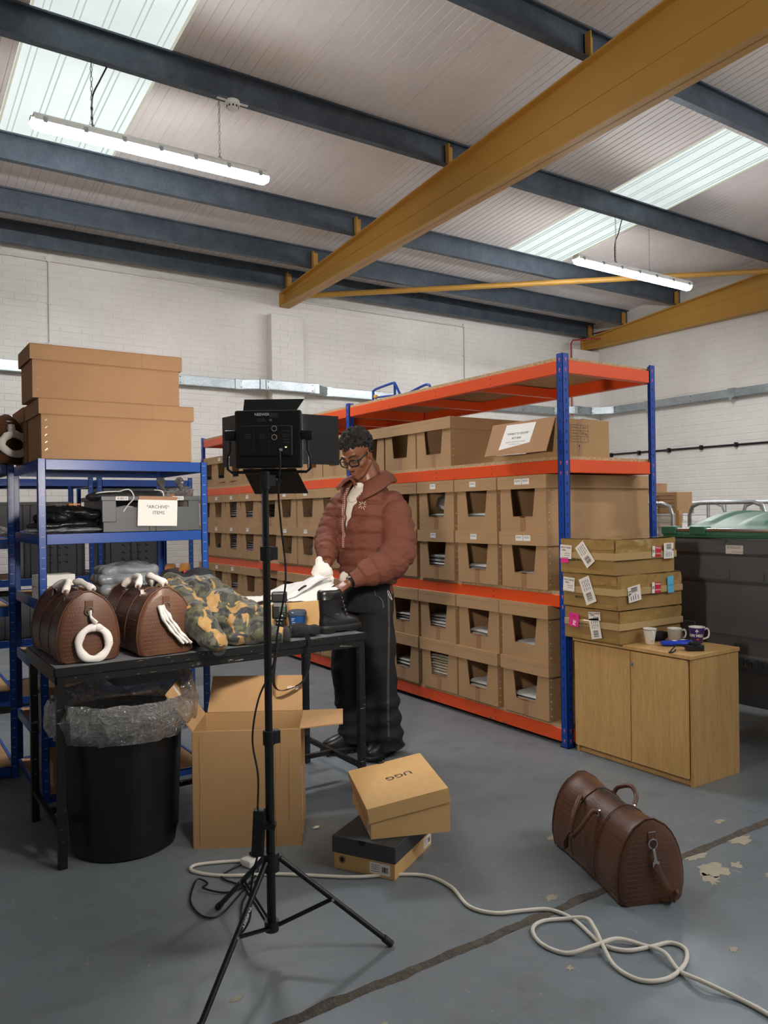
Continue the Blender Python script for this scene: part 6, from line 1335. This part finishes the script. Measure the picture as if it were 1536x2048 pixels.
def hand(w, d, n, side, curl, spread=.06, thumb=(.5, .5)):
    """w wrist, d direction, n palm normal; side +1 thumb towards d x n"""
    w, d, n = V(w), V(d).normalized(), V(n); n = (n - d * n.dot(d)).normalized(); a = d.cross(n) * side      # a: towards the thumb
    for k in range(4):
        o = .027 - .018 * k; body.cap(w + d * .012 + a * o * .55, w + d * .082 + a * o, .0135, .0115, 10)
    body.ell(w + d * .05, (.0335, .0335, .0335), frame((0, 0, 0), d * 1, a).to_3x3().to_4x4() @ Matrix.Diagonal((1.2, 1.05, .42, 1)), 16, 10)
    for k, L in enumerate((.070, .078, .073, .058)):
        o = .027 - .018 * k; p = w + d * .086 + a * o; dr = (d + a * spread * (1.5 - k)).normalized(); r = .0088 - (.0012 if k == 3 else 0); c = curl[k]
        for j, f in enumerate((.44, .31, .25)):
            ang = c * (.6, 1.0, .7)[j]; dr = (dr * cos(ang) + n * sin(ang)).normalized(); nn = (n - dr * n.dot(dr)); q = p + dr * L * f; body.cap(p, q, r, r * .93, 10); p = q; r *= .93; n_ = nn
    p = w + d * .022 + a * .024; dr = (d * thumb[0] + a * .75 + n * thumb[1]).normalized()
    for L, r0, r1, t in ((.034, .0135, .011, 0), (.028, .011, .0098, .4), (.022, .0098, .0085, .4)):
        dr = (dr + d * t + n * t * .3).normalized(); q = p + dr * L; body.cap(p, q, r0, r1, 10); p = q
hand((-.078, -.290, .983), (-.80, -.28, -.46), (-.2, .25, -.9), -1, (.35, .42, .5, .6), thumb=(.5, .3))
hand((-.205, -.140, 1.078), (-.38, -.72, -.62), (.75, -.30, -.2), 1, (.5, .55, .6, .65), thumb=(.5, .6))
me = remesh(body, .0038, 5); me.materials.append(m_skin); bo_ = D.objects.new('body', me); link(bo_, man)
# facial features
def fobj(name, mb, mat, par=None, smooth=60): mb.xf(Hm); return obj(name, mb, mat, par or bo_, smooth=smooth)
m_lip = plain('lip_tone', '#8a4a44', .4, 0, .08, 30)
fobj('lips', MB().ell((0, .0925, -.0665), (.021, .0085, .0046), None, 16, 8).ell((0, .0905, -.0785), (.0185, .0085, .0055), None, 16, 8), m_lip)
for s in (-1, 1):
    fobj('eyelashes', MB().tube([(s * .017, .0865, -.006), (s * .026, .0905, -.0085), (s * .036, .0885, -.0085), (s * .046, .0815, -.005)], [.0012, .002, .002, .001], 6), m_hair)
    fobj('eyebrow', MB().tube([(s * .012, .0955, .027), (s * .028, .092, .0325), (s * .045, .082, .031), (s * .056, .073, .026)], [.003, .0042, .0038, .0015], 8), m_hair)
fobj('stubble', MB().ell((0, .0975, -.0555), (.019, .0035, .0025), None, 14, 6), m_hair)
# curly hair
hb = MB(); rh = random.Random(5)
hb.ell((0, -.022, .042), (.0745, .092, .084), None, 28, 18)
cut = MB()
for k in range(620):
    z = rh.uniform(-1, 1); a = rh.uniform(0, 2 * pi); q = sqrt(1 - z * z); d_ = V((q * cos(a), q * sin(a), z))
    p = V((0, -.024, .038)) + V((d_.x * .077, d_.y * .097, d_.z * .089))
    lim = .066 if p.y > .03 else (.03 + .036 * max(0, min(1, (p.y + .01) / .04)) if p.y > -.01 else (.012 if p.y > -.05 else -.035))
    if p.z < lim: continue
    hb.ell(p + d_ * rh.uniform(.002, .013), rh.uniform(.008, .0125), None, 8, 6)
hb.xf(Hm); hm_ = remesh(hb, .003, 0, crumple(None, .0022, 150, 2)); 
inv = Hm.inverted(); bmh = bmesh.new(); bmh.from_mesh(hm_)
kill = []
for v in bmh.verts:
    p = inv @ v.co
    lim = .056 if p.y > .045 else (.014 + .042 * max(0, min(1, (p.y + .005) / .05)) if p.y > -.005 else (-.004 if p.y > -.05 else -.05))
    if p.z < lim: kill.append(v)
bmesh.ops.delete(bmh, geom=kill, context='VERTS'); bmh.to_mesh(hm_); bmh.free(); hm_.materials.append(m_hair); ho = D.objects.new('hair', hm_); link(ho, man)
# glasses
gs = MB()
for s in (-1, 1):
    P = []
    for k in range(28):
        a = 2 * pi * k / 28; x = .026 * (abs(cos(a)) ** .55) * (1 if cos(a) > 0 else -1); z = .0175 * (abs(sin(a)) ** .6) * (1 if sin(a) > 0 else -1); P.append((s * .0335 + x, .107 - abs(s * .0335 + x) * .22 - .002, -.006 + z * (1.05 if z > 0 else 1)))
    gs.tube(P + [P[0]], .0038, 6, False)
    gs.tube([(s * .060, .0925, .006), (s * .070, .082, .007), (s * .077, .03, .004), (s * .081, -.012, .002), (s * .080, -.03, -.014)], .0034, 6, flat=(1.5, .8))
gs.tube([(-.009, .1035, .0), (0, .107, .003), (.009, .1035, .0)], .0024, 6)
gl_ = fobj('glasses', gs, m_black, man)
for s in (-1, 1): fobj('lens', MB().grid(lambda u, v: V((s * .0335 + (u - .5) * .046, .105 - abs(s * .0335 + (u - .5) * .046) * .22, -.006 + (v - .5) * .031)), 4, 3), m_glass, gl_)
# jacket
SEAM = [1.045, 1.135, 1.225, 1.315, 1.40]
def tscale(z):
    T = [(.955, .80), (.972, .84), (.99, .86), (1.0, .93), (1.03, .985), (1.1, 1.02), (1.25, 1.03), (1.36, .99), (1.42, .93), (1.46, .80), (1.49, .63), (1.51, .50)]
    for (a, b), (c, d_) in zip(T, T[1:]):
        if z <= c: return b + (d_ - b) * (z - a) / (c - a)
    return .5
def tcentre(z): f = (z - .96) / .5; return V((.028 - .012 * f, .0 + .03 * f, 0))
jk = MB(); R = []
nz = 74
for j in range(nz + 1):
    z = .955 + (1.51 - .955) * j / nz; sc_ = tscale(z); g_ = 1 - .095 * sum(math.exp(-((z - q) / .010) ** 2) for q in SEAM); c = tcentre(z); ring = []
    for k in range(56):
        a = 2 * pi * k / 56; ca, sa = cos(a), sin(a); w = .200 * sc_ * g_; dp = .152 * (sc_ ** .8) * g_
        zz = z + .012 * ca * 0 + .010 * sa
        p = c + SD * (w * (abs(ca) ** .9) * (1 if ca > 0 else -1)) + FW * (dp * (abs(sa) ** .95) * (1 if sa > 0 else -1)); ring.append((p.x, p.y, zz))
    R.append(ring)
jk.rings(R)
def sleeve(ctrl, rad, n=10, pitch=.075, gd=.15):
    P = bez(ctrl, n); m = len(P); Ls = [0]
    for i in range(1, m): Ls.append(Ls[-1] + (P[i] - P[i - 1]).length)
    rs = []
    for i in range(m):
        f = i / (m - 1) * (len(rad) - 1); k = min(int(f), len(rad) - 2); r = rad[k] + (rad[k + 1] - rad[k]) * (f - k); ph = (Ls[i] / pitch) % 1; rs.append(r * (1 - gd * math.exp(-((min(ph, 1 - ph)) / .09) ** 2) + .02 * noise.noise(P[i] * 30)))
    jk.tube(P, rs, 24); return P
sleeve([(.10, -.045, 1.405), (.160, -.08, 1.375), (.185, -.12, 1.27), (.190, -.17, 1.15), (.145, -.212, 1.085), (.06, -.242, 1.045), (-.01, -.262, 1.015)], [.075, .090, .095, .098, .098, .086, .062])
sleeve([(-.08, .09, 1.41), (-.135, .11, 1.38), (-.175, .09, 1.29), (-.205, .04, 1.20), (-.208, -.03, 1.15), (-.205, -.085, 1.115)], [.07, .082, .084, .080, .072, .055])
jk.cap(V((.10, -.05, 1.42)), V((.05, .0, 1.45)), .06, .05); jk.cap(V((-.07, .08, 1.42)), V((-.0, .03, 1.45)), .06, .05)
jm = remesh(jk, .0062, 2, lambda p: .005 * noise.noise(p * 17) + .0055 * noise.noise(Vector((p.x * 22, p.y * 22, p.z * 48)) + Vector((4, 0, 0))))
# open the front: V between two planes through the apex
bmj = bmesh.new(); bmj.from_mesh(jm)
C0 = tcentre(1.3)
def sp(s, z): return C0 + SD * s + V((0, 0, z))
apex, tl, tr_ = sp(-.035, 1.235), sp(-.045, 1.5), sp(.075, 1.5)
n1 = (tl - apex).cross(FW).normalized(); n2 = (tr_ - apex).cross(FW).normalized()
for pc, nn in ((apex, n1), (apex, n2)): bmesh.ops.bisect_plane(bmj, geom=bmj.verts[:] + bmj.edges[:] + bmj.faces[:], plane_co=pc, plane_no=nn)
mid = sp(0, 1.45) - apex; s1 = 1 if mid.dot(n1) > 0 else -1; s2 = 1 if (sp(.0, 1.45) - apex).dot(n2) > 0 else -1
kill = [f for f in bmj.faces if (f.calc_center_median() - C0).dot(FW) > .02 and (f.calc_center_median() - apex).dot(n1) * s1 > 0 and (f.calc_center_median() - apex).dot(n2) * s2 > 0 and f.calc_center_median().z > 1.235]
kill += [f for f in bmj.faces if f not in kill and f.calc_center_median().z > 1.492 and (f.calc_center_median() - tcentre(1.5)).xy.length < .075]
bmesh.ops.delete(bmj, geom=list(set(kill)), context='FACES'); bmj.to_mesh(jm); bmj.free(); jm.shade_smooth(); jm.materials.append(m_jacket)
jo = D.objects.new('jacket', jm); link(jo, man); ms = jo.modifiers.new('solid', 'SOLIDIFY'); ms.thickness = .008; ms.offset = -1
bvj = BVHTree.FromPolygons([v.co.copy() for v in jm.vertices], [p.vertices[:] for p in jm.polygons])
def onto(bv, x, z, dirv=V((0, 1, 0)), off=.0015, y0=-1.0):
    h = bv.ray_cast(V((x, 0, z)) - dirv * 1.0, dirv); return (h[0] + h[1] * off * (1 if h[1].dot(dirv) < 0 else -1)) if h[0] else None
def onfront(s, z, off=.002):
    o = C0 + SD * s + V((0, 0, z)) + FW * .6; h = bvj.ray_cast(o, -FW); return (h[0] + FW * off) if h[0] else None
# cuffs, hem, zip, lining, embroidery
obj('cuff', MB().tube([(.0, -.262, 1.018), (-.035, -.272, 1.004), (-.062, -.282, .993)], [.058, .047, .040], 20), m_jacket, jo, smooth=60)
obj('cuff', MB().tube([(-.206, -.08, 1.118), (-.206, -.11, 1.10), (-.205, -.128, 1.088)], [.054, .046, .040], 20), m_jacket, jo, smooth=60)
obj('watch_strap', MB().tube([(-.064, -.282, .992), (-.076, -.288, .985)], [.030, .030], 16), m_black, bo_, smooth=60)
def strip(name, p0, p1, w, mat, off, par, n=24):
    pts = []
    for k in range(n + 1):
        s = p0[0] + (p1[0] - p0[0]) * k / n; z = p0[1] + (p1[1] - p0[1]) * k / n; q = onfront(s, z, off)
        if q is None: q = (pts[-1] + V((0, 0, (p1[1] - p0[1]) / n))) if pts else C0 + SD * s + FW * .14 + V((0, 0, z))
        pts.append(q)
    return obj(name, MB().tube(pts, w, 8, flat=(1, .35), up=tuple(SD)), mat, par, smooth=60)
strip('plaid_lining', (-.052, 1.492), (-.042, 1.16), .011, m_plaid, .004, jo); strip('plaid_lining', (.082, 1.492), (.045, 1.42), .007, m_plaid, .003, jo)
strip('zip', (-.038, 1.235), (-.035, .99), .0035, plain('dull_brown_zip', '#5a3328', .5), .002, jo); strip('placket_edge', (.078, 1.48), (-.03, 1.235), .005, m_jacket, .003, jo)
em = MB()
for k in range(9):
    a = 2 * pi * k / 9 + .2; r0, r1 = .009, .021 + .006 * (k % 2); c = (-.004, 1.392); pts = []
    for r in (r0, (r0 + r1) / 2, r1):
        q = onto(bvj, c[0] + r * cos(a), c[1] + r * sin(a))
        if q: pts.append(q)
    if len(pts) == 3: em.tube(pts, .0016, 5)
obj('embroidered_starburst', em, m_tee, jo, smooth=60)
# collar
def collar(u, v):
    th = radians(-152 + 304 * u); c = V((.035, .015, 0)); d_ = (-FW) * cos(th) + SD * sin(th); fr = abs(th) / radians(152)
    prof_ = [(.070, 1.505), (.078, 1.552), (.094, 1.572), (.118, 1.555), (.140, 1.515)]
    t = v * 4; k = min(int(t), 3); r = prof_[k][0] + (prof_[k + 1][0] - prof_[k][0]) * (t - k); z = prof_[k][1] + (prof_[k + 1][1] - prof_[k][1]) * (t - k)
    ext = max(0, fr - .55) / .45; r *= 1 + .20 * ext * v + (.12 * ext); lf = 1 if th > 0 else 0; z -= .022 * ext + (.072 if lf else .012) * ext * v; r *= 1 - (.10 * ext * v if lf else 0); z += .012 * (1 - fr)
    r *= (1 + .10 * abs(sin(th)) * v)
    return c + d_ * r + V((0, 0, z + .004 * noise.noise(V((u * 9, v * 3, 2)))))
obj('collar', MB().grid(collar, 60, 12), m_jacket, jo, smooth=180, solid=.016)
# tee
te = MB(); R = []
for j in range(30):
    z = 1.0 + (1.52 - 1.0) * j / 29; sc_ = min(tscale(z), 1) * .88; c = tcentre(z)
    if z > 1.44: sc_ = max(.36, sc_ * (1 - (z - 1.44) * 3.2))
    R.append([tuple(c + SD * (.195 * sc_ * cos(a)) + FW * (.148 * sc_ ** .85 * sin(a)) + V((0, 0, z + .004 * noise.noise(V((cos(a) * 4, sin(a) * 4, z * 20)))))) for a in [2 * pi * k / 48 for k in range(48)]])
te.rings(R); to = obj('t_shirt', te, m_tee, man, smooth=180)
obj('neckband', MB().tube([tuple(V((.022, .008, 1.512)) + SD * (.070 * cos(a)) + FW * (.066 * sin(a)) - V((0, 0, .016 * max(0, sin(a))))) for a in [2 * pi * k / 36 for k in range(37)]], .007, 8, False), m_tee, to, smooth=60)
obj('shirt_hem', shake(MB().ell((-.115, -.06, .99), (.03, .03, .036), None, 16, 12), .008, 30), m_tee, to, smooth=180)
ch_ = MB(); 
for k in range(40):
    u = k / 39; a = radians(200 + 140 * u); dip = sin(pi * u) ** 1.3; p = V((.02, .008, 1.51)) + SD * (-.072 * cos(radians(180 * u))) + FW * (.06 + .07 * dip) * (1 if 1 else 0) - V((0, 0, .10 * dip)); ch_.ell(p, .0019, None, 6, 4)
o = obj('neck_chain', ch_, m_gold, man); o['kind'] = 'stuff'
# trousers
tp = MB(); R = []
for z, w, d_, cx, cy in ((1.0, .13, .105, .03, .0), (.96, .142, .112, .02, .0), (.90, .158, .125, .015, .0), (.84, .165, .13, .01, -.0), (.80, .165, .125, .005, .0)):
    R.append([tuple(V((cx, cy, z)) + SD * (w * cos(a)) + FW * (d_ * sin(a))) for a in [2 * pi * k / 36 for k in range(36)]])
tp.rings(R)
def legt(ctrl, rad, fold):
    P = bez(ctrl, 8); rs = []
    for i, p in enumerate(P):
        f = i / (len(P) - 1) * (len(rad) - 1); k = min(int(f), len(rad) - 2); r = rad[k] + (rad[k + 1] - rad[k]) * (f - k); rs.append(r + (.010 * sin(p.z * 70) if p.z < .3 else .003 * sin(p.z * 30 + fold)))
    tp.tube(P, rs, 28, flat=(1, .92))
legt([(-.045, .04, .88), (-.08, .045, .70), (-.095, .04, .5), (-.088, .03, .3), (-.07, .02, .14), (-.075, .015, .055)], [.098, .106, .106, .098, .094, .088], 0)
legt([(.06, -.04, .88), (.062, -.045, .70), (.062, -.045, .5), (.072, -.045, .32), (.085, -.045, .17), (.10, -.05, .035)], [.096, .102, .106, .106, .110, .112], 2)
tm_ = remesh(tp, .008, 3, crumple(None, .007, 11, 9)); tm_.materials.append(m_denim)
for v in tm_.vertices: v.co.z = max(v.co.z, .012)
tro = D.objects.new('jeans', tm_); link(tro, man)
bvt = BVHTree.FromPolygons([v.co.copy() for v in tm_.vertices], [p.vertices[:] for p in tm_.polygons])
sm_ = MB()
for dx in (0, .006):
    pts = [onto(bvt, .122 + dx - .006 * sin(z * 6), z, off=.001) for z in [.90 - .022 * k for k in range(37)]]; pts = [p for p in pts if p]
    sm_.tube(pts, .0009, 4)
obj('side_seam', sm_, m_seam, tro)
pts = [onto(bvt, x, z, off=.001) for x, z in ((.055, .925), (.058, .90), (.085, .885), (.10, .86), (.102, .83))]; obj('pocket_stitching', MB().tube([p for p in pts if p], .0012, 4), m_seam, tro)
obj('drawcord', MB().tube(bez([(.125, -.10, .93), (.13, -.12, .90), (.15, -.115, .87), (.14, -.11, .90), (.128, -.10, .925)]), .0015, 5), m_tee, tro)
obj('hem_zip', MB().box(-.035, .035, -.004, .004, -.007, .007, Matrix.Translation((.165, -.155, .095)) @ Matrix.Rotation(.35, 4, 'Y')), m_black, tro)
obj('belt', MB().tube([tuple(V((.028, .0, .985)) + SD * (.137 * cos(a)) + FW * (.110 * sin(a))) for a in [2 * pi * k / 36 for k in range(37)]], .014, 8, False, flat=(1, .3), up=(0, 0, 1)), m_black, tro, smooth=60)
def boot_part(heel, d, sc=1.05):
    d = V(d).normalized(); M = Matrix(((d.x, -d.y, 0, heel[0]), (d.y, d.x, 0, heel[1]), (0, 0, 1, 0), (0, 0, 0, 1))); mb = MB()
    mb.rings([[M @ V(p) for p in bootring(z * sc, a * sc, b * sc, w * sc)] for z, a, b, w in ((.030, .002, .25, .09), (.05, .0, .252, .092), (.068, .002, .238, .088), (.085, .004, .2, .08), (.1, .004, .155, .075), (.14, .0, .13, .075))], mi=0)
    mb.rings([[M @ V(p) for p in bootring(z * sc, a * sc, b * sc, w * sc, e=.7)] for z, a, b, w in ((.001, .012, .235, .084), (.01, .0, .245, .092), (.022, -.004, .258, .099), (.031, -.004, .257, .098), (.036, .0, .25, .093))], mi=1)
    for k in range(7):
        for s in (-1, 1): q = M @ V(((.03 + .033 * k) * sc, s * .045 * sc, 0)); mb.cb((q.x, q.y, .008), (.016, .012, .014), None, 1)
    return obj('boot', mb, [m_boot, m_rubber], man, smooth=50)
boot_part((-.012, .055), (-.92, -.38)); boot_part((.125, .03), (-.45, -.89))
ti = thing('tissue_paper', 'crumpled white tissue paper held up in his right hand', 'tissue paper', (2.35, 3.72, 0), -YAW)
tz_ = MB().ell((-.222, -.315, 1.045), (.05, .028, .055), Matrix.Rotation(.4, 4, 'Y'), 22, 16).ell((-.232, -.31, 1.09), (.022, .02, .04), None, 14, 10).ell((-.185, -.315, 1.045), (.028, .02, .03), None, 12, 8).ell((-.17, -.31, 1.0), (.012, .012, .035), None, 12, 8).ell((-.24, -.31, 1.0), (.03, .02, .04), None, 12, 8)
me = remesh(tz_, .005, 1, crumple(None, .009, 30, 3)); me.materials.append(m_tissue); o = D.objects.new('paper', me); link(o, ti)
